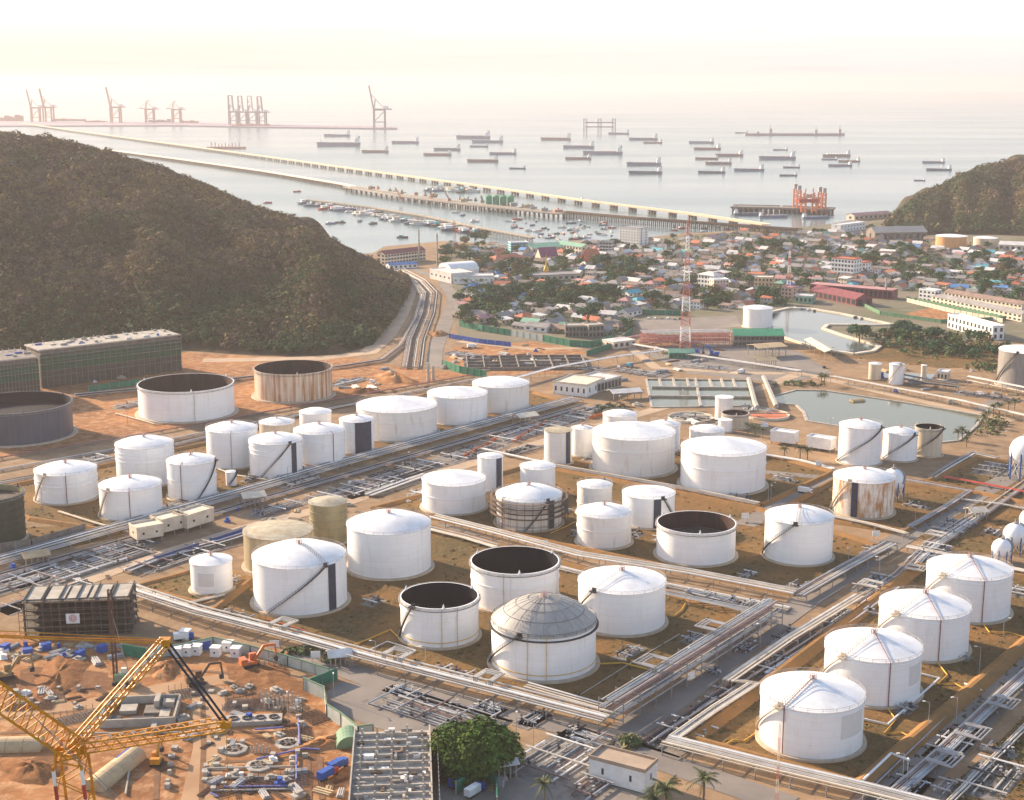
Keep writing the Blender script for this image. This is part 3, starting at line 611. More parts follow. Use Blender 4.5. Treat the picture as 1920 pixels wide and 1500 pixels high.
T('t50', 1560, 1673, 907, 974, 'white tank blotched with orange rust patches and a black stripe', TRP, 'dome2', rise=.22, stripe=(-.38, -.18), stair=(-1.4, -.45, CR))
T('t51', 1422, 1613, 1337, 1427, 'nearest white cone roof tank of the right-hand row of four', TW, 'cone', rise=.27, stair=(-1.7, -.62, CR), walk=-.6, reds=[(-.53, REDL)], patch=(.6, 1.25, .42, .9), ring=(.93,))
T('t52', 1543, 1720, 1243, 1327, 'second white cone roof tank of the right-hand row of four', TW, 'cone', rise=.27, stair=(-1.7, -.62, CR), walk=-.6, reds=[(.36, REDL)], patch=(.85, 1.3, .42, .85), ring=(.93,))
T('t53', 1645, 1810, 1162, 1242, 'third white cone roof tank of the right-hand row of four', TW, 'cone', rise=.27, stair=(-1.7, -.62, CR), walk=-.6, reds=[(.36, REDL)], ring=(.93,))
T('t54', 1734, 1888, 1089, 1169, 'farthest white cone roof tank of the right-hand row of four', TW, 'cone', rise=.27, stair=(-1.7, -.62, CR), walk=-.6, reds=[(.36, REDL)], ring=(.93,))
T('t55', 1870, 1968, 664, 731, 'grey tank with a curving stair cut by the right edge above the pond', TG2, 'dome2', rise=.1, stair=(-1.4, -.3, BK), rail=False)
T('t56', 1393, 1447, 581, 617, 'bright white tank at the tip of the reservoir', TW, 'dome2', rise=.15, apex=False, rail=False)
T('t57', 1628, 1651, 684, 713, 'beige upright tank left of the taller white one by the small basin', TBE, 'dome2', apex=False, rail=False, pad=False)
T('t58', 1666, 1693, 685, 722, 'white upright tank with sling of pipe over its top by the small basin', TW, 'dome2', stair=(-1.2, .5, CR), apex=False, rail=False, pad=False)
T('t59', 1726, 1736, 686, 714, 'thin beige column tank beside the small basin', TBE, 'dome2', apex=False, rail=False, pad=False)
T('t60', 1754, 1811, 445, 469, 'orange tank at the foot of the right-hand hill', TOR, 'dome2', rise=.08, apex=False, rail=False)
T('t61', 1825, 1869, 448, 466, 'pale grey tank beside the orange one at the foot of the hill', TBE, 'dome2', rise=.1, apex=False, rail=False)
# scaffold round one tank
t = TK['t31']; R, h = t['r'], t['h']; sc_ = thing('scaffold', 'dark tube scaffolding standing round a white tank', 'scaffold', t.location, t.rotation_euler.z)
b = MB(); n_ = 30
for rr in (R + 1.6, R + 3.0):
    for k in range(n_):
        a, a2 = 2 * math.pi * k / n_, 2 * math.pi * (k + 1) / n_; x, y, x2, y2 = rr * math.cos(a), rr * math.sin(a), rr * math.cos(a2), rr * math.sin(a2)
        b.bar((x, y, .1), (x, y, h + .6), .12)
        for z in [h * f for f in (.2, .45, .62, .7, .78, .86, .95)]: b.bar((x, y, z), (x2, y2, z), .12)
b.build('scaffold_frame', mat('scaffold_tube', (.10, .085, .075), scale=.8), sc_)
for f in (.45, .62, .78, .95): MB().lathe([(R + 1.5, h * f), (R + 3.0, h * f), (R + 3.0, h * f + .12), (R + 1.5, h * f + .12)], 30).build('scaffold_deck', WOOD, sc_)
# ---- spheres on legs
def sphere_tank(px, py, rpx, foot_y, label, legm):
    g = gp(px, foot_y); m_ = (g.y * CP + H * SP) / FPX; r = rpx * m_; zc = vh(px, py, g)
    t = thing('spherical_tank', label, 'sphere tank', (g.x, g.y, 0)); b = MB(); b.sphere((0, 0, zc), r, 36, 20); b.build('sphere', TW, t, smooth=True, angle=60)
    for k in range(8):
        a = k * math.pi / 4 + .2; x, y = r * .97 * math.cos(a), r * .97 * math.sin(a); MB().tube([(x, y, 0), (x, y, zc)], r * .055, 8).build('leg', legm, t)
    b = MB()
    for k in range(8):
        a, a2 = k * math.pi / 4 + .2, (k + 1) * math.pi / 4 + .2
        p, q_ = (r * .97 * math.cos(a), r * .97 * math.sin(a)), (r * .97 * math.cos(a2), r * .97 * math.sin(a2))
        b.bar((*p, .5), (*q_, zc * .85), .15); b.bar((*q_, .5), (*p, zc * .85), .15)
    b.build('bracing', WHITE, t)
    b = MB(); b.lathe([(r * .22, zc + r * .96), (r * .22, zc + r * 1.1), (.05, zc + r * 1.1)], 12); b.box(0, 0, zc + r * 1.1, .5, .5, r * .3)
    pts = [(r * 1.08 * math.cos(a) * math.cos(e), r * 1.08 * math.sin(a) * math.cos(e), zc + r * 1.08 * math.sin(e)) for a, e in [(-1.0 + .11 * k, -.1 + .15 * k) for k in range(10)]]
    for k in range(9): b.bar(pts[k], pts[k + 1], .9, .3)
    b.build('stair', STEEL, t); return t
NB = mat('leg_blue', (.03, .10, .32), (.02, .07, .2), scale=.5)
sphere_tank(1919, 846, 29, 897, 'largest white gas sphere on blue and white legs, at the right edge', NB)
sphere_tank(1673, 900, 22, 934, 'white gas sphere half hidden behind the rust-blotched tank', NB)
sphere_tank(1877, 1028, 19, 1053, 'smallest white gas sphere, nearest to the row of four tanks', NB)
sphere_tank(1901, 1002, 22, 1036, 'middle white gas sphere by the right edge, between two others', NB)
sphere_tank(1931, 975, 22, 1012, 'gas sphere cut by the right edge behind the two small ones', NB)
# ================================================================ PIPE RACKS, MANIFOLDS, BANKS
def offs(P, d):
    """polyline P moved sideways by d (to its left)"""
    out = []
    for i, p in enumerate(P):
        a = (P[i] - P[i - 1]).normalized() if i else (P[1] - P[0]).normalized()
        c = (P[i + 1] - P[i]).normalized() if i < len(P) - 1 else a
        na, nc = Vector((-a.y, a.x, 0)), Vector((-c.y, c.x, 0)); m = (na + nc).normalized(); k = 1 / max(.45, m.dot(na)); out.append(p + m * d * k)
    return out
def rack(label, pts, w, mats, z=1.6, r=.28, n=None, sup=9.0, tiers=1, loops=(), beam=None, deck=None, cat='pipe rack', name='pipe_rack', support=True):
    G = [gp(x, y) for x, y in pts]; o = G[0].copy(); t = thing(name, label, cat, o); P = [g - o for g in G]; n = n or max(2, int(w / (2.6 * r)))
    rg = random.Random(len(label) * 31 + int(pts[0][0]))
    for tr in range(tiers):
        for k in range(n):
            if n > 5 and rg.random() < .18: continue
            zz = z + tr * 2.6 + rg.choice((0, 0, .25, .5)) * (n > 4)
            rr = r * rg.choice((.6, .8, 1, 1, 1.25)); d = -w / 2 + w * (k + .5) / n + rg.uniform(-.1, .1)
            q_ = [p + Vector((0, 0, zz + rr)) for p in offs(P, d)]; MB().tube(q_, rr, 6).build('pipe', mats[rg.randrange(len(mats))], t, smooth=True, angle=50)
    if support:
        for i in range(len(P) - 1):
            d = P[i + 1] - P[i]; L = d.length; d.normalize(); s = Vector((-d.y, d.x, 0)) * (w / 2 + .4); m_ = max(1, int(L / sup))
            for k in range(m_ + (i == len(P) - 2)):
                c = P[i] + d * (L * (k + .1) / m_ if k < m_ else L - .3); b = MB(); top = z + (tiers - 1) * 2.6
                for e in (1, -1): b.bar(c + s * e, c + s * e + Vector((0, 0, top + .2)), .3)
                for tr in range(tiers): b.bar(c + s + Vector((0, 0, z + tr * 2.6 - .15)), c - s + Vector((0, 0, z + tr * 2.6 - .15)), .28)
                b.build('rack_frame', beam or STEEL, t)
    if deck:
        for i in range(len(P) - 1):
            a, c = P[i], P[i + 1]; d = (c - a).normalized(); zt = z + tiers * 2.6 - 1.2
            MB().bar(a + Vector((0, 0, zt)), c + Vector((0, 0, zt)), w, .35).build('roof_sheet', deck, t)
    for (lx, ly, dl, side) in loops:
        g = gp(lx, ly) - o; best = None
        for i in range(len(P) - 1):
            d = P[i + 1] - P[i]; f = max(0, min(1, (g - P[i]).dot(d) / d.dot(d))); c = P[i] + d * f
            if best is None or (c - g).length < best[0]: best = ((c - g).length, c, d.normalized())
        c, d = best[1], best[2]; s = Vector((-d.y, d.x, 0)) * side; zb = z + (tiers - 1) * 2.6 + .3
        for j in range(3):
            L_, w_ = dl - j * 1.3, 7.5 - j * 1.2; up = Vector((0, 0, zb)); tp = Vector((0, 0, zb + 2.0))
            a, e = c - d * L_ / 2, c + d * L_ / 2
            MB().tube([a + up, a + tp, a + s * w_ + tp, e + s * w_ + tp, e + tp, e + up], .32, 6).build('expansion_loop', mats[0], t, smooth=True, angle=50)
    return t
M1 = [PIPE, PIPE, PIPE, CREAM, WHITE, PIPE2]; M2 = [PIPE2, PIPE2, PIPE3, PIPE, PIPE2, PIPEB]; M3 = [PIPEB, PIPEB, PIPE2, PIPE]; M4 = [PIPE, PIPE2, PIPE, PIPEB, PIPE2, DARK, WHITE, PIPE3]
rack('wide cream pipe rack with expansion loops along the front edge of the tank lawn', [(236, 1118), (372, 1162), (540, 1206), (720, 1256), (935, 1312), (1138, 1366)], 9, M1, z=3.2, n=11,
     loops=[(520, 1200, 7, 1), (735, 1260, 8, 1), (905, 1304, 7, 1)])
rack('cream tray with low pipes right behind the dark dome tank lawn corner', [(985, 1290), (1125, 1330)], 4, M1, z=.6, r=.25, n=6)
rack('two-tier dark pipe rack beside the right lawn edge, running away from the camera', [(1142, 1362), (1290, 1267), (1446, 1166)], 8, M2, z=2.6, n=9, tiers=3, loops=[(1240, 1300, 9, 1), (1350, 1229, 8, 1)])
rack('long cream pipe rack between the first and second tank rows', [(812, 982), (930, 1012), (1085, 1055), (1290, 1088), (1490, 1127)], 5, M1, z=3.4, n=6, deck=None)
rack('low white pipe bundle under the long cream rack', [(960, 1045), (1100, 1080), (1250, 1100), (1480, 1145)], 4, M1, z=.5, r=.24, n=5)
rack('blue-grey pipe rack at the far end of the second tank row', [(1494, 1128), (1590, 1072), (1668, 1030)], 6, M3, z=2.4, n=8, tiers=1)
rack('short blue pipe tray behind the white tank with a left stair', [(1246, 1122), (1340, 1142), (1430, 1162)], 3.5, M3, z=2.2, n=5)
rack('long cream pipe way rising along the lane beside four white tanks', [(1366, 1296), (1480, 1216), (1612, 1134)], 4.5, [PIPE, CREAM, PIPE], z=3.2, n=8, r=.3)
rack('short cream pipe way at the near left of the four tanks', [(1262, 1402), (1340, 1346), (1414, 1298), (1372, 1292)], 3, [PIPE, CREAM, PIPE], z=2.6, n=6, r=.27)
rack('bundle of pipes fanning beyond the covered pipe way towards the spheres', [(1612, 1136), (1690, 1084), (1752, 1022), (1836, 968)], 7, M4, z=.8, n=8, loops=[(1650, 1112, 7, 1), (1700, 1075, 6, -1)])
rack('low grey pipe bundle alongside the covered way, lane side', [(1210, 1398), (1360, 1300), (1480, 1222), (1590, 1150)], 4, M4, z=.6, n=5)
rack('low grey pipe bundle alongside the covered way, tank side', [(1440, 1268), (1560, 1190), (1680, 1104)], 3, M4, z=.6, n=4)
rack('broad cream pipe rack along the bottom right of the photo', [(1248, 1404), (1420, 1448), (1620, 1496), (1760, 1532)], 8, M1, z=2.6, n=10)
rack('thin red-brown pipe pair past the right ends of the four tanks', [(1600, 1510), (1750, 1365), (1830, 1290), (1960, 1170)], 2.2, [PIPE3, PIPE2, PIPE3, PIPE], z=.9, n=4, r=.22)
rack('grey pipe bundle beyond the far right lane', [(1640, 1530), (1760, 1424), (1850, 1338), (1990, 1210)], 5, M2, z=1.2, n=7, loops=[(1745, 1435, 9, -1), (1800, 1385, 9, -1), (1860, 1330, 8, -1)])
rack('white pipes in the grass at the lower right corner', [(1760, 1530), (1850, 1440), (1960, 1330)], 2.5, M1, z=.8, n=3)
rack('wide grey pipe corridor crossing the left half from the edge to the centre', [(-60, 1074), (0, 1057), (250, 986), (500, 914), (640, 873), (860, 812), (1078, 752)], 12, M4, z=1.6, n=12)
rack('second grey pipe corridor just in front of the wide one', [(-60, 1100), (0, 1083), (250, 1012), (500, 936), (660, 890), (880, 826), (1090, 764)], 7, M4, z=.7, n=8)
rack('thin red pipe line below the bare soil yard under the hill', [(-40, 870), (0, 862), (300, 812), (640, 750), (885, 706)], 1.4, [REDP, PIPE3], z=1.0, n=2, r=.3)
rack('pale pipe bundle parallel to the red line under the hill', [(-40, 892), (0, 884), (300, 830), (640, 764), (900, 712)], 4.5, M4, z=.6, n=6)
rack('third pale pipe bundle behind the left lawn tanks', [(-40, 916), (120, 886), (400, 818), (560, 780), (680, 756)], 4, M4, z=.6, n=5, loops=[(60, 880, 8, -1)])
rack('broad bundle of pipes coming down the valley beside the hill', [(746, 508), (786, 530), (806, 552), (800, 590), (780, 640), (772, 692)], 14, M2, z=1.2, n=14, tiers=1)
rack('second bundle of valley pipes turning left under the hill', [(770, 524), (792, 556), (780, 600), (752, 650), (716, 678), (640, 690), (450, 712), (330, 726), (140, 744)], 8, M4, z=.8, n=8)
rack('pipe rack ending in an elbow left of the big clean cone roof tank', [(1040, 878), (1150, 898), (1280, 921), (1420, 950)], 4.5, M1, z=1.4, n=5)
rack('pale pipe tray from the big clean cone roof tank to the lane sign', [(1434, 857), (1500, 868), (1562, 884)], 3, M1, z=1.2, n=4)
rack('pale pipe rack right of the rust-blotched tank lawn front', [(1557, 974), (1640, 992), (1700, 1008)], 4, M1, z=1.4, n=5)
rack('dark pipe bundle on the far side of the rust-blotched tank lawn', [(1706, 994), (1770, 958), (1818, 926), (1700, 905)], 3.5, M2, z=1.2, n=6)
rack('silver pipe bundle stepping up beside the upper right lane', [(1746, 898), (1785, 874), (1824, 852), (1870, 862)], 4, M4, z=.8, n=6)
rack('bright red fire main running to the right edge near the spheres', [(1768, 898), (1850, 913), (1990, 940)], 1.6, [REDP], z=1.0, n=3, r=.3)
rack('red pipe bundle at the foot of the small spheres', [(1800, 940), (1880, 950), (1990, 972)], 2, [REDP, PIPE], z=1.0, n=3, r=.25)
rack('long trestle of pipes above the far bank of the green pond', [(1560, 716), (1660, 735), (1790, 760), (1960, 800)], 6, M1, z=3.5, n=7, sup=12)
rack('pipe trestle behind the small basin', [(1688, 718), (1740, 728), (1795, 735)], 4, M4, z=3, n=4, tiers=2)
rack('pipe trestle in front of the grey tank at the right edge', [(1815, 722), (1880, 735), (1990, 758)], 4, M1, z=3, n=4, tiers=2)
rack('silver pipes in the lane left of the small spheres', [(1710, 1055), (1780, 1010), (1850, 962), (1930, 905)], 5, M4, z=.8, n=7, loops=[(1770, 1016, 6, 1)])
rack('cream pipes crossing below the small spheres', [(1700, 1030), (1780, 1046), (1900, 1072), (1990, 1090)], 3, M1, z=1.2, n=4)
rack('pipe trestle from the dug foundations towards the yard', [(960, 722), (1040, 700), (1150, 680), (1240, 668)], 4, M1, z=4, n=4, sup=14)
rack('long pale pipe trestle across the paved yard to the pond', [(1180, 652), (1290, 672), (1410, 690), (1500, 704)], 4, M1, z=3, n=4, sup=14)
rack('straight pale pipes left of the slim striped tank', [(905, 845), (980, 862), (1028, 872)], 3, M1, z=1, n=4)
rack('pipe bundle crossing at the left of the olive tank', [(690, 932), (770, 903), (800, 893)], 5, M4, z=.6, n=6)
rack('pale pipe bundle beside the low wide white tank', [(700, 966), (760, 985), (870, 1012), (930, 1030)], 4, M1, z=.8, n=5)
rack('grey pipe bundle left of the small patched white tank', [(240, 1076), (300, 1052), (420, 1020), (470, 1004)], 6, M4, z=1.0, n=8)
rack('pale pipes between the ramp and the patched tank', [(246, 1098), (300, 1120), (345, 1138), (420, 1120)], 2.5, M1, z=1, n=4)
def line(label, pts, r, m, z=.3, cat='pipe', name='pipeline'):
    G = [gp(x, y) for x, y in pts]; o = G[0].copy(); ob = MB().tube([g - o + Vector((0, 0, z + r)) for g in G], r, 6).build(name, m, loc=o, smooth=True, angle=50); return tag(ob, label, cat)
YL = mat('yellow_hose', (.68, .40, .06), (.55, .30, .05), scale=.4)
line('yellow pipe zigzagging from the nearest right-hand tank to the lane', [(1415, 1378), (1395, 1392), (1375, 1390), (1345, 1407)], .22, YL)
line('yellow pipe from the second right-hand tank to the brown line', [(1657, 1322), (1680, 1352), (1657, 1378), (1690, 1376), (1727, 1395)], .22, YL)
line('yellow pipe from the third right-hand tank to the brown line', [(1754, 1240), (1776, 1268), (1758, 1285), (1790, 1284), (1823, 1302)], .22, YL)
line('yellow pipe from the farthest right-hand tank running to the right edge', [(1838, 1166), (1855, 1188), (1890, 1188), (1930, 1200)], .22, YL)
line('white pipe with a square bend right of the four tanks', [(1612, 1350), (1664, 1362), (1761, 1275), (1716, 1264)], .35, WHITE)
line('white pipe leading across the lane verge by the brown line', [(1808, 1285), (1840, 1298)], .35, WHITE)
line('white pipe bridge at the near end of the four-tank lawn', [(1617, 1478), (1670, 1427), (1705, 1440)], .4, WHITE, z=2)
line('yellow pipe curving from the dome tank over the lawn', [(1116, 1248), (1168, 1246), (1215, 1258), (1235, 1268)], .28, YL)
line('yellow pipe looping from the white tank to the pipe rack', [(1248, 1156), (1262, 1158), (1278, 1146), (1285, 1134)], .22, YL)
line('pale pipe line drawn straight across the front lawn', [(1088, 1304), (1180, 1246), (1274, 1190)], .14, PIPE, z=.1)
line('yellow pipe stepping around the small open tank', [(664, 1212), (712, 1192), (732, 1183), (750, 1200)], .22, YL)
line('white pipe stepping from the small open tank to the front rack', [(695, 1220), (726, 1205), (780, 1222), (737, 1233)], .2, WHITE)
line('red pipe in the grass before the large striped tank', [(495, 1162), (540, 1175), (575, 1186)], .2, REDP)
line('white pipe along the left lawn front', [(110, 962), (180, 984), (240, 1000)], .5, CREAM)
line('white pipe beside the tiny upright tank', [(410, 882), (440, 893), (520, 905)], .4, CREAM)
line('white pipe at the corner of the white open tank', [(217, 777), (290, 797), (360, 790)], .4, CREAM)
line('orange pipe at the right of the scaffolded tank', [(1032, 1002), (1060, 990), (1080, 980)], .2, YL)
def manifold(px, py, L, Wd, rz, n, label, mats=None, seed=0, h=1.2, valves=True):
    g = gp(px, py); t = thing('pipe_manifold', label, 'pipe manifold', g, rz); rg = random.Random(seed + int(px * 7 + py)); mats = mats or M4
    for k in range(n):
        y = -Wd / 2 + Wd * (k + .5) / n; z = h * rg.uniform(.4, 1.1); r = rg.uniform(.16, .32); x0, x1 = -L / 2 + rg.uniform(0, L * .3), L / 2 - rg.uniform(0, L * .3)
        MB().tube([(x0, y, .1), (x0, y, z), (x1, y, z), (x1, y, .1)], r, 6).build('pipe', mats[rg.randrange(len(mats))], t, smooth=True, angle=50)
        if valves:
            x = rg.uniform(x0 + .5, x1 - .5); b = MB(); b.box(x, y, z - .4, .9, .7, .8); b.bar((x, y, z), (x, y, z + 1.3), .16); b.lathe([(.5, z + 1.3), (.5, z + 1.42)], 8, x, y, 0, True); b.build('valve', DARK if rg.random() < .5 else GREYP, t)
    for k in range(max(2, int(L / 8))):
        x = -L / 2 + L * (k + .5) / max(2, int(L / 8)); z = h * rg.uniform(.9, 1.6)
        MB().tube([(x, -Wd / 2 - 1, z), (x, Wd / 2 + 1, z)], .26, 6).build('header_pipe', mats[rg.randrange(len(mats))], t, smooth=True, angle=50)
    b = MB(); b.box(0, 0, .0, L + 1, Wd + 1, .12); b.build('slab', CONCD, t)
    return t
MANI = [(815, 1335, 46, 17, GB, 14, 'grey manifold of slanting pipe legs on the yard beside the orange site'), (1045, 1425, 30, 20, GA, 10, 'grey pipe manifold between the big round tree and the crossroads'),
 (905, 1375, 10, 8, GB, 5, 'small pipe manifold inside a kerb behind the big round tree'), (1100, 1385, 16, 9, GB, 9, 'row of pipe ends under the near corner of the dark rack'),
 (915, 1330, 10, 6, GB, 8, 'row of curved pipe ends below the cream rack'), (1275, 1378, 26, 14, GA, 10, 'white pipe manifold at the near left corner of the four-tank lawn'),
 (1340, 1330, 18, 10, GA, 7, 'brown valve manifold beside the covered pipe way'), (1480, 1195, 20, 7, GA, 6, 'grey pipe bends in the verge halfway up the lane'),
 (1370, 1290, 18, 7, GA, 6, 'silver pipe bends in the verge near the covered way elbow'), (1640, 1095, 26, 9, GA, 6, 'white pipe bends near the farthest of four tanks'),
 (745, 890, 60, 16, GA, 10, 'dense grey valve field in front of the corridor, left of the sandy road'), (880, 850, 50, 16, GA, 10, 'dense grey valve field before the middle tank row'),
 (985, 812, 50, 16, GA, 9, 'grey valve field right of the middle tank row'), (1060, 790, 40, 14, GA, 8, 'grey valve field at the far end of the pipe corridor'),
 (640, 925, 40, 14, GA, 9, 'dark valve field behind the olive tank'), (160, 1065, 60, 14, GA, 10, 'grey pipe field left of the dark concrete frame'), (40, 1090, 44, 14, GA, 9, 'pipe field at the left edge below the corridor'),
 (210, 1035, 40, 12, GA, 8, 'pipe field before the beige cabins'), (340, 1045, 44, 12, GA, 9, 'pipe field left of the patched white tank'), (180, 862, 16, 8, GA, 6, 'dark pump group behind the left lawn tanks'),
 (1790, 990, 26, 12, GA, 8, 'pipe group left of the smallest sphere'), (1745, 1035, 24, 10, GA, 7, 'pipe group at the crossing below the spheres'), (1850, 1075, 20, 8, GB, 6, 'pipe group behind the farthest of four tanks'),
 (1790, 1395, 26, 9, GA, 7, 'white pipe bends beside the far right lane'), (1860, 1460, 26, 12, GA, 6, 'white pipe bends in the lower right grass'), (1700, 1480, 20, 8, GA, 6, 'cream pipe bends at the bottom right of the lane'),
 (1330, 790, 40, 12, GB, 8, 'pipe group beside the settling basins'), (1120, 860, 16, 10, GA, 6, 'pipe group at the foot of the tall narrow striped tank'), (1175, 1000, 14, 8, GB, 5, 'pipe group between the ringed tank and the striped one'),
 (985, 1045, 20, 7, GB, 6, 'valve group behind the open black tanks'), (1190, 1080, 18, 6, GB, 6, 'valve group in the road strip behind the white tank with a left stair'), (1420, 1140, 14, 6, GB, 6, 'valve group at the corner of the second row'),
 (855, 1265, 20, 6, GB, 7, 'pipe crossings on the front rack below the small open tank'), (440, 1160, 22, 7, GB, 8, 'pipe crossings on the front rack below the striped tank'), (1120, 1470, 26, 9, GA, 8, 'pipe bundle left of the white cabin at the bottom'),
 (1240, 925, 14, 6, GB, 5, 'pipe group behind the small cream white tank'), (560, 905, 24, 8, GA, 7, 'pipe group at the foot of the black-striped left tank'), (1000, 925, 16, 5, GB, 5, 'pipe group behind the scaffolded tank')]
for a in MANI: manifold(*a)
# ---- low earth banks round the tank lawns
BANK = ground_mat('bank_soil', [(.34, .17, .065), (.24, .13, .05), (.20, .13, .055)], big=.03, small=.3)
def bank(pts, w=4.5, h=1.3, m=BANK):
    P = [gp(x, y) for x, y in pts]; n = len(P); b = MB()
    for i in range(n):
        a, c = P[i], P[(i + 1) % n]; d = (c - a).normalized(); s = Vector((-d.y, d.x, 0)); vs = []
        for p in (a, c):
            for o, z in ((-w / 2, .05), (-.6, h), (.6, h), (w / 2, .05)): vs.append(p + s * o + Vector((0, 0, z)))
        b.add(vs, [(0, 1, 5, 4), (1, 2, 6, 5), (2, 3, 7, 6), (3, 2, 1, 0), (4, 5, 6, 7)])
    tag(b.build('earth_bank', m), kind='structure')
for i in (0, 1, 3, 4, 5, 6): bank(GRS[i])
bank(GRS[2], 7, 2.2); bank(GRS[9]); bank(GRS[8], 3, .8)
# ---- soil heaps on the site
def mound(px, py, rx, ry, h, m, label, seed=0):
    g = gp(px, py); rg = random.Random(seed + px); b = MB(); vs = [(0, 0, h)]; n, mm = 26, 6; ph = [rg.uniform(0, 6) for _ in range(6)]
    for j in range(1, mm + 1):
        f = j / mm
        for k in range(n):
            a = 2 * math.pi * k / n; w = 1 + .18 * math.sin(3 * a + ph[0]) + .1 * math.sin(7 * a + ph[1]) + .06 * math.sin(13 * a + ph[2])
            vs.append((rx * f * w * math.cos(a), ry * f * w * math.sin(a), h * (1 - f * f) ** 1.1 * (1 + .25 * math.sin(5 * a + j + ph[3])) - .1))
    fs = [(0, 1 + k, 1 + (k + 1) % n) for k in range(n)] + [(1 + (j - 1) * n + k, 1 + j * n + k, 1 + j * n + (k + 1) % n, 1 + (j - 1) * n + (k + 1) % n) for j in range(1, mm) for k in range(n)]
    b.add(vs, fs); o = b.build('soil_mound', m, loc=g, smooth=True, angle=70, rz=rg.uniform(0, 3)); tag(o, label, 'soil mound')
DSOIL = ground_mat('dug_soil', [(.24, .105, .042), (.16, .07, .03), (.32, .16, .07)], big=.05, small=.3, bump=1.0)
mound(110, 1268, 26, 8, 1.5, DSOIL, 'long dark brown soil mound at the left of the building site'); mound(500, 1270, 20, 9, 1.0, DSOIL, 'dark soil mound under the orange excavator')

mound(60, 1445, 11, 7, 2.2, DSOIL, 'dark soil mound at the lower left corner'); mound(310, 1255, 10, 6, 2, SOIL, 'small orange soil mound beside the crane strut')
mound(610, 1395, 5, 12, 1.6, SOIL, 'orange soil ridge along the white hoarding'); mound(740, 712, 22, 9, 4, SOIL, 'orange soil heap in the valley yard below the hill')
mound(680, 735, 14, 6, 2.5, DSOIL, 'dark soil heap beside the rusty open tank'); mound(820, 628, 10, 8, 3, SOIL, 'orange soil heap beside the valley pipes'); mound(590, 740, 16, 8, 2, SOIL, 'low soil heap at the foot of the rusty tank')
for a in [(300, 960, 40, 9, GA, 8, 'pipe field in front of the left lawn corridor'), (560, 885, 40, 8, GA, 8, 'pipe field in front of the corridor below the navy-panelled tank'), (700, 915, 40, 10, GA, 8, 'second valve row along the sandy road, nearer the camera'), (90, 1120, 40, 10, GA, 8, 'rusty pipe field behind the dark concrete frame'), (520, 955, 30, 9, GA, 7, 'small pipe field by the long blue trench boxes'), (800, 925, 20, 9, GA, 7, 'pipe knot left of the low wide white tank'),
          (980, 845, 26, 8, GA, 7, 'pipe knot left of the tall narrow striped tank'), (960, 1060, 26, 6, GB, 6, 'pipe knot at the road behind the second row'), (1330, 1120, 26, 5, GB, 6, 'pipe knot in the road strip by the blue tray'), (1480, 1010, 14, 8, GA, 5, 'pipe knot right of the lone stair tank'), (1640, 1030, 16, 6, GA, 5, 'pipe knot at the crossing near the dark bundle'), (1860, 880, 26, 12, GA, 7, 'pipe knot by the largest gas sphere'), (1900, 1110, 26, 9, GB, 6, 'pipe knot at the right edge above the four tanks'), (1560, 1160, 26, 6, GA, 6, 'pipe bends in the verge beside the second covered way'),
          (1450, 1250, 22, 5, GA, 5, 'pipe bends between covered way and nearest tanks'), (1200, 700, 40, 14, GB, 7, 'grey pipe group on the yard before the basins'), (1320, 690, 40, 10, GB, 7, 'pipe group between yard and basins'), (1110, 770, 30, 10, GA, 6, 'pipe group left of the open white-roofed shelter'), (250, 760, 26, 8, GA, 6, 'pipe group left of the wide white open tank'), (650, 718, 36, 8, GA, 6, 'pipe group right of the rusty open tank'), (880, 668, 40, 12, GB, 7, 'dark pipe heap left of the sunken foundation'), (1090, 690, 40, 14, GB, 7, 'pipe heap right of the sunken foundation'), (1420, 770, 26, 10, GB, 6, 'pipe group near the orange clarifier'), (1850, 745, 40, 8, GB, 6, 'pipe group on the right bank of the pond')]: manifold(*a)
# ================================================================ BUILDING SITE, CRANE, YARD FURNITURE
def frame(p1, p2):
    a, c = gp(*p1), gp(*p2); d = c - a; L = d.length; rz = math.atan2(d.y, d.x); return a, c, L, rz
def windows(t, L, D, h, floors, cols, wm=None, side=0, ww=.5, hh=.5, z0=0.0):
    fh = (h - z0) / floors; w = L / cols * ww; hgt = fh * hh; me = None
    def put(x, y, z, r, first=[None]):
        nonlocal me
        if me is None: o = MB().box(0, 0, 0, w, .12, hgt).build('window', wm or GLASS, t); me = o.data
        else: o = bpy.data.objects.new('window', me); COL.objects.link(o); o.parent = t
        o.location = (x, y, z); o.rotation_euler.z = r
    for f in range(floors):
        z = z0 + fh * f + fh * (1 - hh) * .55
        for c in range(cols): put(-L / 2 + L * (c + .5) / cols, -D / 2 - .03, z, 0)
        for c in range(side):
            for sx in (-1, 1): put(sx * (L / 2 + .03), -D / 2 + D * (c + .5) / side, z, math.pi / 2)
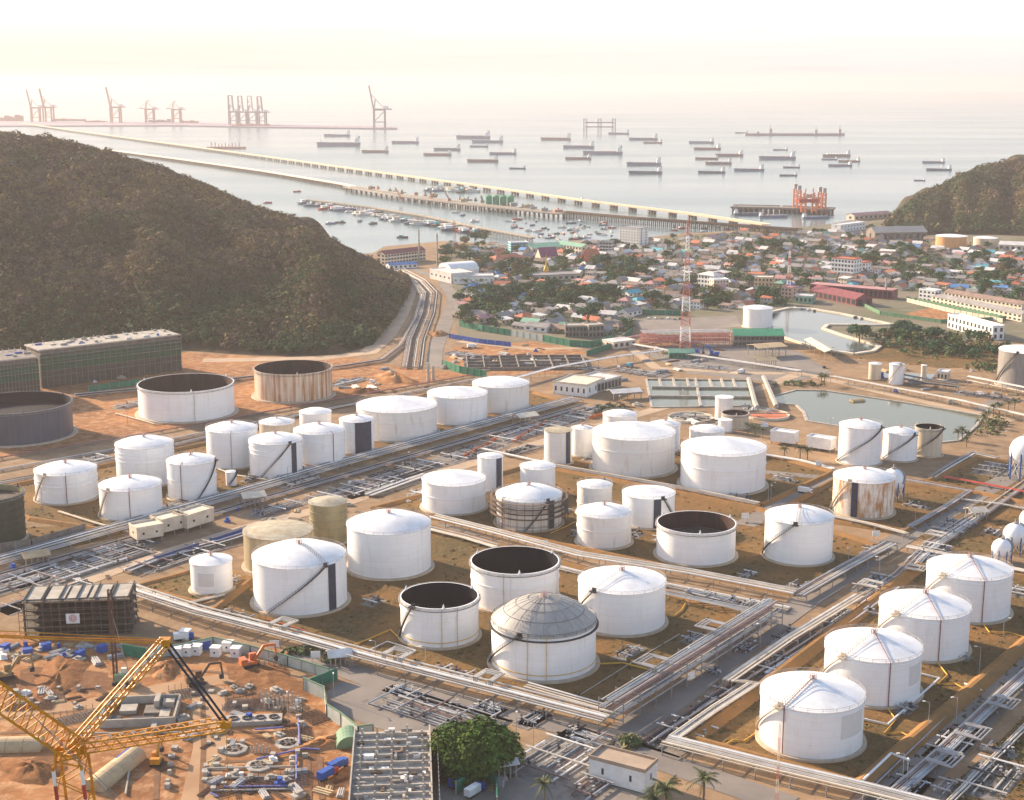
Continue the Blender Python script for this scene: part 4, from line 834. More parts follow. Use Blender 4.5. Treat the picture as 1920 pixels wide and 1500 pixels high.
def building(label, p1, p2, D, h, wallm, roofm, roof='flat', floors=1, cols=6, side=2, rise=2.5, cat='building', name='building', z0=0.0, ww=.5, hh=.5, parapet=True, bands=False, wm=None, legs=0.0):
    a, c, L, rz = frame(p1, p2); n = Vector((-math.sin(rz), math.cos(rz), 0))
    if n.y < 0: rz += math.pi; n = -n
    m = (a + c) / 2 + n * D / 2; t = thing(name, label, cat, (m.x, m.y, 0), rz)
    b = MB()
    if roof == 'gable': b.gwall(L, D, h, rise * .96)
    else: b.box(0, 0, legs, L, D, h - legs)
    b.build('wall', wallm, t)
    if legs:
        for x in (-L * .45, 0, L * .45):
            for y in (-D * .42, D * .42): MB().box(x, y, 0, .4, .4, legs).build('leg', STEEL, t)
    if roof == 'gable': MB().gable(L, D, h, rise).build('roof', roofm, t)
    elif roof == 'hip': MB().hip(L, D, h, rise, 1.0).build('roof', roofm, t)
    elif roof == 'barrel':
        b = MB(); vs = []; k = 12
        for e in (-L / 2 - .3, L / 2 + .3):
            for i in range(k + 1):
                an = math.pi * i / k; vs.append((e, -D / 2 * 1.02 * math.cos(an), h + rise * math.sin(an)))
        b.add(vs, [(i, i + 1, k + 2 + i, k + 1 + i) for i in range(k)] + [tuple(range(k, -1, -1)), tuple(range(k + 1, 2 * k + 2))]); b.build('roof', roofm, t)
    else:
        b = MB(); b.box(0, 0, h, L + .4, D + .4, .35)
        if parapet:
            for x, y, sx, sy in ((0, -D / 2, L + .4, .3), (0, D / 2, L + .4, .3), (-L / 2, 0, .3, D - .3), (L / 2, 0, .3, D - .3)): b.box(x, y, h + .35, sx, sy, .7)
        b.build('roof', roofm, t)
    if bands:
        for f in range(1, floors): MB().box(0, 0, z0 + (h - z0) * f / floors - .2, L + .7, D + .7, .4).build('floor_slab', wallm if bands is True else bands, t)
    if cols: windows(t, L, D, h, floors, cols, wm, side, ww, hh, max(z0, legs))
    return t
NET = mat('green_scaffold_net', (.012, .10, .042), (.035, .055, .03), scale=.15, stretch=(1, 1, 4)); NET2 = mat('brown_scaffold_net', (.085, .075, .055), (.05, .045, .035), scale=.12, stretch=(1, 1, 4))
def netted(label, p1, p2, D, h, deckm, seed=1):
    a, c, L, rz = frame(p1, p2); n = Vector((-math.sin(rz), math.cos(rz), 0)); m = (a + c) / 2 + n * D / 2; t = thing('scaffolded_building', label, 'building', (m.x, m.y, 0), rz); rg = random.Random(seed)
    MB().box(0, 0, 0, L - 2, D - 2, h - .5).build('concrete_frame', CONCD, t)
    MB().box(0, -D / 2, 0, L, .2, h * .45).build('lower_net', NET2, t); MB().box(0, -D / 2, h * .45, L, .2, h * .42).build('upper_net', NET, t)
    MB().box(L / 2, 0, 0, .2, D - .4, h * .95).build('side_net', NET2, t)
    for z in (.62, .8, .9, 1.0): MB().box(0, -D / 2 - .2, h * z, L + .4, 1.6, .25).build('scaffold_deck', STEEL, t)
    b = MB()
    for k in range(26):
        x = -L / 2 + L * k / 25; b.bar((x, -D / 2 - 1, 0), (x, -D / 2 - 1, h + 1.2), .14)
    for z in (.3, .45, .7, .85, 1.03): b.bar((-L / 2, -D / 2 - 1, h * z), (L / 2, -D / 2 - 1, h * z), .14)
    b.build('scaffold_tubes', STEEL, t)
    MB().box(0, 0, h - .4, L, D, .8).build('top_slab', deckm, t)
    for k in range(30):
        MB().box(rg.uniform(-L * .47, L * .47), rg.uniform(-D * .4, D * .4), h + .42, rg.uniform(1, 5), rg.uniform(.6, 2), rg.uniform(.3, 1.4)).build('formwork', rg.choice((CONC, PALER, STEEL, BLUE, CONC)), t)
    for k in range(14): MB().box(-L * .46 + L * .92 * k / 13, D * .3, h + .4, .4, .4, 2.2).build('column_stub', CONC, t)
    return t
netted('long half-built block wrapped in green netting below the wooded hill', (78, 728), (341, 694), 26, 24, CONC, 3)
netted('half-built block in dark green netting at the left edge below the hill', (-90, 762), (76, 742), 34, 24, CONCD, 4)
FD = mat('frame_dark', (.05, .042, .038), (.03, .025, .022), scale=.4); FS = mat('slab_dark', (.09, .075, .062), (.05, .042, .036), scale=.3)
fr = thing('concrete_frame_building', 'dark open concrete frame building with a white sign, behind the yellow crane', 'building', (0, 0, 0))
a, c, L, rz = frame((45, 1196), (247, 1188)); n = Vector((-math.sin(rz), math.cos(rz), 0)); D, h = 17, 13; m = (a + c) / 2 + n * D / 2; fr.location = (m.x, m.y, 0); fr.rotation_euler.z = rz
for k in range(5): MB().box(0, 0, k * 3.1 + .1, L, D, .45).build('floor_slab', FS, fr)
for i in range(7):
    for y in (-D / 2 + .4, 0, D / 2 - .4): MB().box(-L / 2 + .6 + (L - 1.2) * i / 6, y, .55, .6, .6, 12.2).build('column', FD, fr)
MB().box(0, 2, .6, L - 5, D - 7, 11.6).build('core_wall', FD, fr)
for i in range(5): MB().box(-L / 2 + L * (i + .5) / 5, 0, h, L / 5 - 1, D - 4, .3).build('roof_panel', CONC, fr)
for i in range(7): MB().box(-L / 2 + .6 + (L - 1.2) * i / 6, 0, h + .35, .35, D, .5).build('roof_beam', FD, fr)
b = MB()
for i in range(15):
    x = -L / 2 - 1 + (L + 2) * i / 14; b.bar((x, -D / 2 - 1.2, 0), (x, -D / 2 - 1.2, h + 1), .16)
for z in (2, 4.2, 6.4, 8.6, 10.8, 13): b.bar((-L / 2 - 1, -D / 2 - 1.2, z), (L / 2 + 1, -D / 2 - 1.2, z), .16)
b.build('scaffold_tubes', WOOD, fr)
sg = MB().box(-L * .03, -D / 2 - 1.5, 5.2, 4.6, .12, 3.6).build('sign_board', WHITE, fr)
b = MB()
for r0, r1 in ((1.32, 1.12), (.95, .78)):
    vs = []; 
    for k in range(29):
        an = 2 * math.pi * k / 28; vs += [(r0 * math.cos(an), 0, r0 * math.sin(an)), (r1 * math.cos(an), 0, r1 * math.sin(an))]
    b.add(vs, [(2 * k, 2 * k + 2, 2 * k + 3, 2 * k + 1) for k in range(28)])
b.add([(-.5, 0, -.5), (-.25, 0, -.5), (-.25, 0, .5), (-.5, 0, .5), (-.25, 0, .28), (.2, 0, .28), (.4, 0, 0), (.2, 0, -.28), (-.25, 0, -.28), (-.25, 0, .5), (.3, 0, .5), (.6, 0, 0), (.3, 0, -.5), (-.25, 0, -.5)],
      [(0, 1, 2, 3), (4, 9, 10, 5), (5, 10, 11, 6), (6, 11, 12, 7), (7, 12, 13, 8)])
em = b.build('red_emblem', REDP, sg, loc=(-L * .03, -D / 2 - 1.58, 7.1))
# half-built concrete block at the bottom centre
hb = thing('half_built_block', 'grey half-built concrete block with formwork at the bottom centre', 'building', (0, 0, 0))
a, c, L, rz = frame((662, 1530), (812, 1528)); g0 = gp(735, 1455); hb.location = (g0.x, g0.y, 0); hb.rotation_euler.z = math.radians(4); L, D, h = 21, 54, 7; hb.location.y -= 13; hb.location.x += 1
MB().box(0, 0, 0, L, D, h).build('body', CONC, hb)
for sx in (-1, 1): MB().box(sx * (L / 2 + .2), 0, 0, .4, D + 1, h + 1.6).build('side_wall', CONC, hb)
rg = random.Random(5)
for i in range(12):
    y = -D / 2 + D * (i + .3) / 12; MB().box(0, y, h, L - 1, .5, 1.0).build('beam', CONC, hb)
    for j in range(5): MB().box(-L / 2 + 2 + (L - 4) * j / 4, y, h + 1.0, .5, .5, rg.uniform(.6, 2.4)).build('column_stub', CONC, hb)
for i in range(80): MB().box(rg.uniform(-L * .45, L * .45), rg.uniform(-D * .48, D * .48), h + .02, rg.uniform(.4, 3.2), rg.uniform(.3, 1.6), rg.uniform(.2, 1.7), rg.choice((0, 0, 1.57))).build('formwork', rg.choice((PALER, CONC, STEEL, WOOD, WHITE, CONCD)), hb)
b = MB()
for i in range(22):
    y = -D / 2 + D * i / 21; b.bar((L / 2 + 2.2, y, 0), (L / 2 + 2.2, y, h + 2), .14)
for z in (1.5, 3.2, 4.9, 6.6, 8.4): b.bar((L / 2 + 2.2, -D / 2, z), (L / 2 + 2.2, D / 2, z), .14)
b.build('scaffold_tubes', STEEL, hb)
# foundation pit with low concrete walls
pt = thing('foundation_pit', 'rectangular concrete foundation walls with rooms, left of the ring slab', 'foundation', gp(264, 1340), math.radians(6)); L, D = 22, 17
for x, y, sx, sy in ((0, -D / 2, L, .6), (0, D / 2, L, .6), (-L / 2, 0, .6, D), (L / 2, 0, .6, D)): MB().box(x, y, 0, sx, sy, 2.6).build('wall', CONC, pt)
for x, y, sx, sy, z in ((-4, 3, 5, 5, 1.2), (4, 2, 6, 6, .9), (-7, -3, 3, 4, .5), (7.5, -2, 3, 5, 1.2), (1, -4, 7, 3, .6), (8, 5, 3.5, 3, 2.2)): MB().box(x, y, .05, sx, sy, z).build('footing', rg.choice((CONC, CONCD, DARK)), pt)
MB().box(4.5, D / 2 - 3, 0, 1.6, 6, 3.2).build('stair', CONC, pt); MB().box(5.5, -D / 2 - 2, 0, 1.6, 5, 1.6).build('stair', CONC, pt); MB().box(0, 0, .02, L - 1, D - 1, .05).build('floor', DIRT, pt)
# slab with four ring openings
rs = thing('ring_slab', 'pale concrete slab with four dark rings in a row', 'slab', gp(476, 1354), math.radians(6))
MB().box(0, 0, 0, 17, 5.2, 1.4).build('slab', CONC, rs)
for k in range(4):
    x = -6 + 4 * k; b = MB(); b.lathe([(1.5, 1.42), (1.5, 1.75), (1.1, 1.75), (1.1, 1.42)], 18, x, 0, 0)
    for e in range(4): b.bar((x, 0, 1.6), (x + 1.3 * math.cos(e * 1.57 + .4), 1.3 * math.sin(e * 1.57 + .4), 1.6), .16)
    b.build('ring', DARK, rs)
for k in range(5): MB().box(-7 + 3.5 * k, -2.75, 0, .6, .3, 1.8).build('pier', CONC, rs)
for i, (x, y) in enumerate(((440, 1407), (540, 1396), (485, 1438))):
    t = thing('round_pad', ('octagonal concrete pad with a spoked middle, nearest the ring slab', 'octagonal concrete pad with a spoked middle, behind the blue pipes', 'octagonal concrete pad with a spoked middle, nearest to the camera')[i], 'concrete pad', gp(x, y), .3)
    MB().lathe([(3.9, 0), (3.9, .6), (2.6, .75), (2.5, .3)], 8).build('rim', CONC, t); b = MB(); b.lathe([(1.0, .2), (1.0, .9), (.6, .9)], 10)
    for e in range(6): b.bar((0, 0, .7), (2.5 * math.cos(e * 1.05), 2.5 * math.sin(e * 1.05), .7), .3)
    b.build('spokes', CONCD, t)
fb = MB().box(0, 0, 0, 1.3, 1.3, .9).build('footing_block', CONC); fb.location = gp(392, 1395)
fb = None
o = [x for x in COL.objects if x.name.startswith('footing_block')][0]; tag(o, 'small grey concrete footing block set in the orange soil', 'footing block', 'footing blocks on the building site')
FPTS = [(405, 1385), (428, 1392), (404, 1420), (430, 1440), (405, 1436), (386, 1438), (386, 1455), (384, 1465), (410, 1460), (443, 1450), (455, 1395), (512, 1420), (520, 1395), (506, 1437), (540, 1450), (530, 1470), (558, 1415), (572, 1420), (322, 1420), (320, 1436), (318, 1452), (315, 1470), (314, 1478),
        (420, 1300), (396, 1298), (362, 1303), (380, 1312), (375, 1325), (70, 1320), (30, 1300), (60, 1315), (140, 1320), (100, 1318), (74, 1296), (110, 1292), (148, 1294), (184, 1290), (258, 1285), (520, 1330), (545, 1335), (560, 1345), (565, 1360), (440, 1325), (460, 1330), (420, 1470), (440, 1475), (470, 1462), (500, 1465), (545, 1480), (400, 1484), (415, 1410), (548, 1435), (328, 1405)]
for x, y in FPTS: dup(o, gp(x, y), random.uniform(-.2, .3), sc=(random.uniform(.7, 1.5), random.uniform(.7, 1.5), random.uniform(.6, 1.8)))
# piles and rebar stubs
pl = MB().tube([(0, 0, 0), (0, 0, 3)], .25, 6).build('pile', CONC); pl.location = gp(525, 1318); tag(pl, 'thin concrete pile standing in the dug soil', 'pile', 'rows of piles in the building site')
for r_ in range(3):
    for k in range(9): dup(pl, gp(490 + k * 8.5 + r_ * 3, 1312 + r_ * 9 + k * .6), sc=(1, 1, random.uniform(.6, 1.3)))
for k in range(8): dup(pl, gp(478 + k * 9, 1248 + random.uniform(-2, 2)), sc=(1, 1, random.uniform(.6, 1.0)))
for k in range(7): dup(pl, gp(470 + k * 6, 1412 + random.uniform(-2, 2)), sc=(1, 1, random.uniform(.6, 1.1)))
# site hoarding
def fence(label, pts, h, m, t=.25, cap=None, step=6.0, name='hoarding', cat='hoarding'):
    G = [gp(x, y) for x, y in pts]; o = G[0].copy(); th = thing(name, label, cat, o); P = [g - o for g in G]
    for i in range(len(P) - 1): MB().bar(P[i] + Vector((0, 0, h / 2)), P[i + 1] + Vector((0, 0, h / 2)), t, h).build('panel', m, th)
    if cap:
        for i in range(len(P) - 1): MB().bar(P[i] + Vector((0, 0, h + .2)), P[i + 1] + Vector((0, 0, h + .2)), t + .1, .4).build('top_strip', cap, th)
    b = MB()
    for i in range(len(P) - 1):
        d = P[i + 1] - P[i]; k_ = max(1, int(d.length / step))
        for k in range(k_ + 1): c = P[i] + d * k / k_; b.bar(c, c + Vector((0, 0, h + .1)), t + .2)
    b.build('posts', STEEL, th); return th
HPALE = mat('pale_hoarding', (.46, .48, .44), (.34, .38, .34), scale=.3); HGREEN = mat('pale_green_strip', (.16, .27, .17), (.12, .20, .13), scale=.2)
fence('dark green hoarding beside the container cabins behind the crane strut', [(229, 1228), (276, 1236)], 4, GREENP)
fence('pale hoarding with green top along the far side of the building site', [(276, 1236), (330, 1228), (400, 1212), (470, 1228), (540, 1248), (618, 1272)], 3.2, HPALE, cap=HGREEN)
fence('short dark green hoarding panel at the corner of the yard', [(575, 1297), (632, 1274)], 4, GREENP)
fence('pale hoarding winding between the orange site and the paved yard', [(570, 1295), (608, 1312), (613, 1345), (640, 1362), (672, 1388), (700, 1384)], 4.2, HPALE, cap=HGREEN)
fence('dark green fence below the big round tree', [(855, 1490), (905, 1460), (930, 1475), (932, 1520)], 4, GREENP)
fence('dark green hoarding across the soil under the hill', [(166, 735), (262, 722)], 4, GREENP)
fence('dark green hoarding before the dug foundations', [(830, 688), (862, 700), (912, 709)], 5, GREENP); fence('dark green hoarding along the village edge, left stretch', [(862, 612), (905, 622), (957, 630)], 5, GREENP)
fence('dark green hoarding along the village edge, right stretch', [(1018, 640), (1070, 650), (1110, 652), (1150, 640)], 5, GREENP); fence('pale metal hoarding between two green ones', [(957, 630), (1018, 640)], 5, HPALE)
fence('blue sheet fence in the valley yard', [(842, 634), (900, 644), (958, 650)], 3.5, BLUE); fence('green hoarding beside the red steel frame', [(1176, 600), (1186, 624), (1150, 652), (1100, 668)], 4, GREENP)
fence('green mesh fence round the sandy lot by the reservoir', [(1590, 560), (1650, 590), (1765, 606), (1885, 600), (1800, 582), (1700, 562)], 3, mat('green_mesh', (.10, .24, .13), (.08, .18, .10), scale=.3))
fence('white wall along the sandy lot', [(1700, 566), (1790, 588), (1880, 605)], 3.5, CREAM, name='wall', cat='wall'); fence('grey concrete wall in front of the dark olive tank', [(-30, 1042), (60, 1030), (160, 1000)], 4.5, CONCD, name='wall', cat='wall')
fence('long green shed wall north of the mast', [(1176, 588), (1290, 592)], 4, GREENP)
# big blue sheets, cabins, containers
for lab, p, rz, L in (('long blue sheeted trench box, nearer of two beside the pipe field', (332, 1040), GA, 22), ('long blue sheeted trench box, farther of two beside the pipe field', (430, 1008), GA, 20)):
    t = thing('trench_box', lab, 'trench box', gp(*p), rz); MB().box(0, 0, 0, L, 2.0, 2.2).build('sheet', BLUE, t); MB().box(0, 0, 2.2, L + .3, 2.3, .25).build('rim', NAVY, t)
CB = [('beige cabin on stilts nearest the pipe field', (258, 1022), (307, 1013), 9, 6.5), ('beige cabin in the middle of three on stilts', (305, 1008), (352, 996), 9, 7), ('beige cabin farthest of three on stilts', (352, 1000), (402, 984), 9, 7)]
for l_, p1, p2, D, h in CB: building(l_, p1, p2, D, h, CREAM, CREAM, cols=2, side=1, legs=2, cat='cabin', name='site_cabin', ww=.15, hh=.2)
building('long white container cabin on legs, left of two by the palms', (1444, 832), (1488, 838), 7, 6.5, WHITE, WHITE, cols=0, legs=1.6, cat='cabin', name='site_cabin')
building('long white container cabin on legs, right of two by the palms', (1512, 843), (1557, 850), 7, 6.5, WHITE, WHITE, cols=0, legs=1.6, cat='cabin', name='site_cabin')
building('white block cabin with flat brown roof at the bottom right crossroads', (1104, 1462), (1208, 1490), 8, 6.4, WHITE, mat('roof_brown', (.40, .30, .22), (.33, .25, .18), scale=.2), cols=2, side=1, cat='cabin', name='switch_house', ww=.08, hh=.3, legs=.4)
for i, (x, y) in enumerate(((331, 1233), (349, 1231), (366, 1229), (402, 1232), (425, 1222), (440, 1233), (345, 1200))):
    building(('first', 'second', 'third', 'fourth', 'fifth', 'last')[i] + ' small white container from the left, before the pale hoarding' if i < 6 else 'white container truck box on the paved strip behind the hoarding', (x - 8, y), (x + 8, y + 1), 3, 3, WHITE, WHITE, cols=1, side=0, cat='container', name='container', parapet=False, ww=.2, hh=.2)
for i, (x, y, m_) in enumerate(((368, 1215, BLUE), (386, 1216, BLUE), (52, 1228, BLUE), (87, 1218, BLUE), (192, 1222, BLUE), (150, 1232, BLUE), (10, 1220, BLUE))):
    b = MB(); b.box(0, 0, 0, 3, 2.2, 2.2); b.box(0, 0, 2.2, 3.2, 2.4, .2); o = b.build('blue_tank_box', m_, loc=gp(x, y), rz=.2 * i); tag(o, ORD[i] + ' blue site box from the ' + 'building site hoarding corner', 'site box', 'blue boxes on the building site')
# arch tents
def tent(label, px, py, L, r, rz, m):
    t = thing('tent', label, 'tent', gp(px, py), rz); k = 12
    for s0 in range(4):
        b = MB(); vs = []
        for e in (-L / 2 + L * s0 / 4 + .05, -L / 2 + L * (s0 + 1) / 4 - .05):
            for i in range(k + 1): a = math.pi * i / k; vs.append((e, -r * math.cos(a), r * .9 * math.sin(a)))
        b.add(vs, [(i, i + 1, k + 2 + i, k + 1 + i) for i in range(k)] + [tuple(range(k, -1, -1)), tuple(range(k + 1, 2 * k + 2))]); b.build('canvas_bay', m, t)
    return t
tent('tan arched canvas shed behind the crane boom, with blue ends', 215, 1450, 22, 3.6, math.radians(72), TAN)
tent('pale arched shed cut by the left edge of the photo', 15, 1402, 20, 3.5, 0.05, TAN); tent('pale green arched cover beside the half-built block', 655, 1392, 8, 4, math.radians(100), HGREEN)
t = thing('tarpaulin', 'blue tarpaulin stack leaning at the tan arched shed', 'tarpaulin', gp(236, 1428), 1.25); b = MB(); b.box(0, 0, 0, 9, 2, 2.6); b.box(0, 0, 2.6, 8, 1.2, .5); b.build('sheet', BLUE, t)
# blue pipes on the site
for i, p in enumerate(([(560, 1352), (562, 1400)], [(478, 1372), (532, 1368)], [(556, 1420), (556, 1465)], [(480, 1428), (570, 1408), (600, 1410)], [(420, 1480), (560, 1478)], [(395, 1492), (410, 1498)])):
    line(ORD[i] + ' violet-blue pipe counted from the ring slab on the building site', p, .28, mat('violet_pipe', (.16, .17, .42), (.12, .13, .32), scale=.5), z=.5)
# ---- excavators
def excavator(label, px, py, rz, m, sc=1.0, reach=1.0):
    t = thing('excavator', label, 'excavator', gp(px, py), rz, sc=sc)
    for y in (-1.25, 1.25):
        o = MB(); vs = []
        for yy in (y - .35, y + .35):
            for x, z in ((-2, .15), (-2.3, .5), (-2, .95), (2, .95), (2.3, .5), (2, .15)): vs.append((x, yy, z))
        o.add(vs, [tuple(range(6)), tuple(range(11, 5, -1))] + [(i, (i + 1) % 6, 6 + (i + 1) % 6, 6 + i) for i in range(6)]); o.build('track', DARK, t)
    b = MB(); b.box(-.6, 0, 1.0, 4.2, 2.7, .7); b.box(-1.9, 0, 1.7, 1.6, 2.7, .9); b.build('body', m, t)
    cb = MB().box(.8, .8, 1.7, 1.7, 1.05, 1.6).build('cab', m, t); MB().box(1.66, .8, 2.2, .06, .85, .9).build('windscreen', GLASS, cb)
    MB().bar((1, -.2, 1.7), (3.6, -.2, 5.2), .5, .7).bar((3.6, -.2, 5.2), (6.6 * reach, -.2, 5.0), .45, .6).build('boom', m, t)
    MB().bar((6.4 * reach, -.2, 5.2), (6.8 * reach, -.2, 1.8), .38, .5).build('arm', m, t)
    MB().box(6.5 * reach, -.2, .7, 1.1, 1.1, 1.2).build('bucket', DARK, t)
excavator('bright orange excavator working beside the far hoarding of the site', 470, 1250, .45, ORANGE, 1.3)
excavator('dark brown excavator in the middle of the orange site', 368, 1283, .4, mat('dull_brown_paint', (.16, .09, .05), (.11, .065, .04), scale=.5), 1.25)
excavator('tan excavator at the left edge of the site', 10, 1272, .5, mat('dull_tan_paint', (.34, .22, .10), (.26, .17, .08), scale=.5), 1.3)
excavator('yellow excavator with dark cab standing below the crane jib', 294, 1432, 1.6, YELLOW, 1.0); excavator('blue excavator beside the dug foundations far behind', 1338, 508 + 160, 2.5, BLUE, 1.3)
# ---- pile driving rig
t = thing('piling_rig', 'dark tall piling rig with slanting leader beside the concrete frame building', 'piling rig', gp(218, 1282)); 
MB().truss((0, 0, 1), (-1.2, 3, 31), 1.1, 1.1, 26, .24, .14).build('leader', mat('rig_brown', (.12, .06, .035), (.08, .04, .03), scale=.5), t); MB().box(2.4, 0, 1.2, 5, 3, 2.4).build('body', mat('rig_green', (.22, .30, .20), (.16, .22, .15), scale=.5), t)
for y in (-1.4, 1.4): MB().box(2.2, y, 0, 6, .9, 1.2).build('track', DARK, t)
MB().box(2.6, .6, 3.6, 1.8, 1.4, 1.6).build('cab', CREAM, t); MB().bar((4.4, 0, 3), (-1, 2.6, 24), .2).build('back_stay', STEEL, t)
# ---- the big yellow lattice crane, its boom head in the air near the camera
def air(px, py, dist):
    d = ray(px, py); return d * (dist / d.y) + Vector((0, 0, H))
hub = air(131, 1404, 139.0); base = Vector((hub.x + 4.5, hub.y + 7.5, 0)); cr = thing('lattice_crane', 'tall yellow lattice boom crane with red and white banding in the left foreground', 'crane', base)
def L_(p): return Vector(p) - base
boom_v = L_(hub)
def lat(name, p, q, w, h, n, m=YELLOW, chord=.2, lace=.09): return MB().truss(p, q, w, h, n, chord, lace).build(name, m, cr)
bt = L_(hub) - Vector((0, 0, 1.2))
lat('main_boom', Vector((0, 0, 3.2)), bt, 2.9, 2.6, 72, chord=.24, lace=.1)
mb = [x for x in cr.children if x.name.startswith('main_boom')][0]
dv = (bt - Vector((0, 0, 3.2))); RW = [REDP, WHITE]
sd = dv.normalized(); sa = sd.cross(Vector((0, 1, 0))).normalized(); sb = sa.cross(sd).normalized()
for k in range(14):
    for sx in (-1, 1):
        p = Vector((0, 0, 3.2)) + dv * (.80 + k * .014) + sa * 1.45 * sx - sb * 1.3; MB().bar(p, p + dv * .0138, .3).build('band', RW[k % 2], mb)
head = MB(); head.sphere(L_(hub), .55, 10, 6); head.truss(L_(hub) - Vector((0, 0, 1.4)), L_(hub) + Vector((0, 0, .5)), 2.4, 2.2, 4, .22, .14); head.bar(L_(hub) + Vector((-1.5, 0, 0)), L_(hub) + Vector((1.5, 0, 0)), .4); head.build('boom_head', YELLOW, cr)
jt = L_(air(-190, 1178, 128)); lat('jib', L_(hub) + Vector((0, 0, .3)), jt, 2.5, 2.4, 26, chord=.24, lace=.11)
s1 = L_(air(310, 1203, 143)); lat('upper_strut', L_(hub) + Vector((.3, 0, .3)), s1, 1.0, 1.0, 24, chord=.15, lace=.07)
s2 = L_(air(424, 1357, 141)); lat('lower_strut', L_(hub) + Vector((.3, 0, .1)), s2, 1.2, 1.1, 24, chord=.15, lace=.07)
for nm, s_ in (('upper_strut', s1), ('lower_strut', s2)):
    pr = [x for x in cr.children if x.name.startswith(nm)][0]; d = s_ - L_(hub); dn = d.normalized(); sx_ = dn.cross(Vector((0, 0, 1))).normalized() * .55
    for k in range(12):
        for e in (-1, 1):
            p = L_(hub) + d * (.08 + k * .075) + sx_ * e + Vector((0, 0, .55)); MB().bar(p, p + dn * .55, .16).build('band', WHITE, pr)
    MB().box(s_.x, s_.y, s_.z - .35, 1.0, 1.0, .7).build('strut_head', YELLOW, cr)
far = L_(air(-260, 1185, 128))
for e in (-.28, .28): MB().tube([s1 + Vector((0, e, 0)), far + Vector((0, e, 0))], .07, 5).build('pendant', YELLOW, cr); MB().tube([s1 + Vector((0, 0, e)), far + Vector((0, 0, e + .5))], .05, 5).build('pendant', YELLOW, cr)
for e in (-.3, .3): MB().tube([s1 + Vector((e, 0, 0)), s2 + Vector((e, 0, 0))], .12, 6).build('stay_rope', DARK, cr)
for pq in ((s2, Vector((s2.x - .2, s2.y, s2.z - 14))),): MB().tube(list(pq), .035, 5).build('hoist_rope', YELLOW, cr)
for k in range(2): MB().tube([L_(air(60, 1340, 133)), L_(air(215 + k * 12, 1500, 139))], .035, 5).build('guy_line', STEEL, cr)
for y in (-4, 4): MB().box(0, y, 0, 10, 1.6, 1.8).build('crawler_track', DARK, cr)
b = MB(); b.box(-1.5, 0, 1.8, 9, 4.2, 2.6); b.box(2.6, 2.6, 2.0, 2.2, 1.3, 2.2); b.build('cab_body', YELLOW, cr)
# ---- lamp posts, masts, signs, barriers
def lamp(h=9):
    t = thing('street_lamp', 'thin lamp post', 'street lamp', (0, 0, 0)); MB().tube([(0, 0, 0), (0, 0, h)], .14, 6, .09).build('pole', GREYP, t)
    MB().bar((0, 0, h), (1.6, 0, h + .25), .12).build('arm', GREYP, t); MB().box(1.7, 0, h + .15, .9, .4, .2).build('lamp_head', WHITE, t); return t
L0 = lamp(); LP = [(705, 1255 - 5), (798, 1260), (1300, 1265), (1425, 1215), (1237, 1305), (1590, 1072), (1648, 1085), (1692, 1470), (1792, 1360), (1740, 1370), (1700, 1476), (1880, 1205), (1836, 1262), (1634, 1300), (1445, 940), (1440, 945), (1000, 1400), (968, 1385), (626, 1310), (540, 1355), (520, 1020), (1715, 990), (1810, 1000), (1556, 815), (1285, 760), (1160, 770), (1040, 740), (1180, 705),
     (840, 660), (815, 560), (850, 540), (1330, 660), (1600, 640), (1880, 840), (1850, 800), (740, 700), (240, 800), (130, 815), (340, 860), (80, 960), (540, 910), (770, 880)]
names = [('big round tree', (885, 1395)), ('dome tank', (1020, 1200)), ('striped front tank', (563, 1085)), ('four white tanks', (1660, 1290)), ('rust-blotched tank', (1615, 930)), ('green pond', (1640, 770)), ('valley pipes', (790, 600)), ('left lawn tanks', (200, 930)), ('reservoir', (1560, 610)), ('scaffolded tank', (990, 960)), ('rusty open tank', (550, 720)), ('white cabin at the crossroads', (1160, 1450))]
cnt = {}
for i, (x, y) in enumerate(LP):
    nm = min(names, key=lambda q_: math.hypot(q_[1][0] - x, (q_[1][1] - y) * 1.5))[0]; cnt.setdefault(nm, []).append((x, y))
for nm, ps in cnt.items():
    ps.sort()
    for k, (x, y) in enumerate(ps):
        lb = f'thin lamp post, {ORD[k]} from the left of those nearest the {nm}' if len(ps) > 1 else f'thin lamp post, the only one nearest the {nm}'
        dup(L0, gp(x, y), random.uniform(0, 6.28), lb, 'lamp posts in the tank farm')
for ch in list(L0.children): bpy.data.objects.remove(ch)
bpy.data.objects.remove(L0)
MRED = mat('mast_red', (.50, .14, .10), (.40, .11, .08), scale=.4)
def mast(label, px, py, top_y, w, bands, n, m1=MRED, m2=WHITE, taper=.35, tk=None):
    g = gp(px, py); h = vh(px, top_y, g); t = thing('radio_mast', label, 'radio mast', g)
    for k in range(bands):
        b = MB(); z0, z1 = h * k / bands, h * (k + 1) / bands; s = n // bands
        for i in range(s):
            a0, a1 = z0 + (z1 - z0) * i / s, z0 + (z1 - z0) * (i + 1) / s; w0, w1 = w * (1 - (1 - taper) * a0 / h), w * (1 - (1 - taper) * a1 / h); cs = ((-1, -1), (1, -1), (1, 1), (-1, 1))
            th = tk or max(.12, w * .07)
            for j in range(4):
                p, q_ = cs[j], cs[(j + 1) % 4]; b.bar((p[0] * w0 / 2, p[1] * w0 / 2, a0), (p[0] * w1 / 2, p[1] * w1 / 2, a1), th); b.bar((p[0] * w0 / 2, p[1] * w0 / 2, a0), (q_[0] * w1 / 2, q_[1] * w1 / 2, a1), th * .7); b.bar((q_[0] * w0 / 2, q_[1] * w0 / 2, a0), (p[0] * w1 / 2, p[1] * w1 / 2, a1), th * .7)
        b.build('mast_section', (m1, m2)[k % 2], t)
    return t
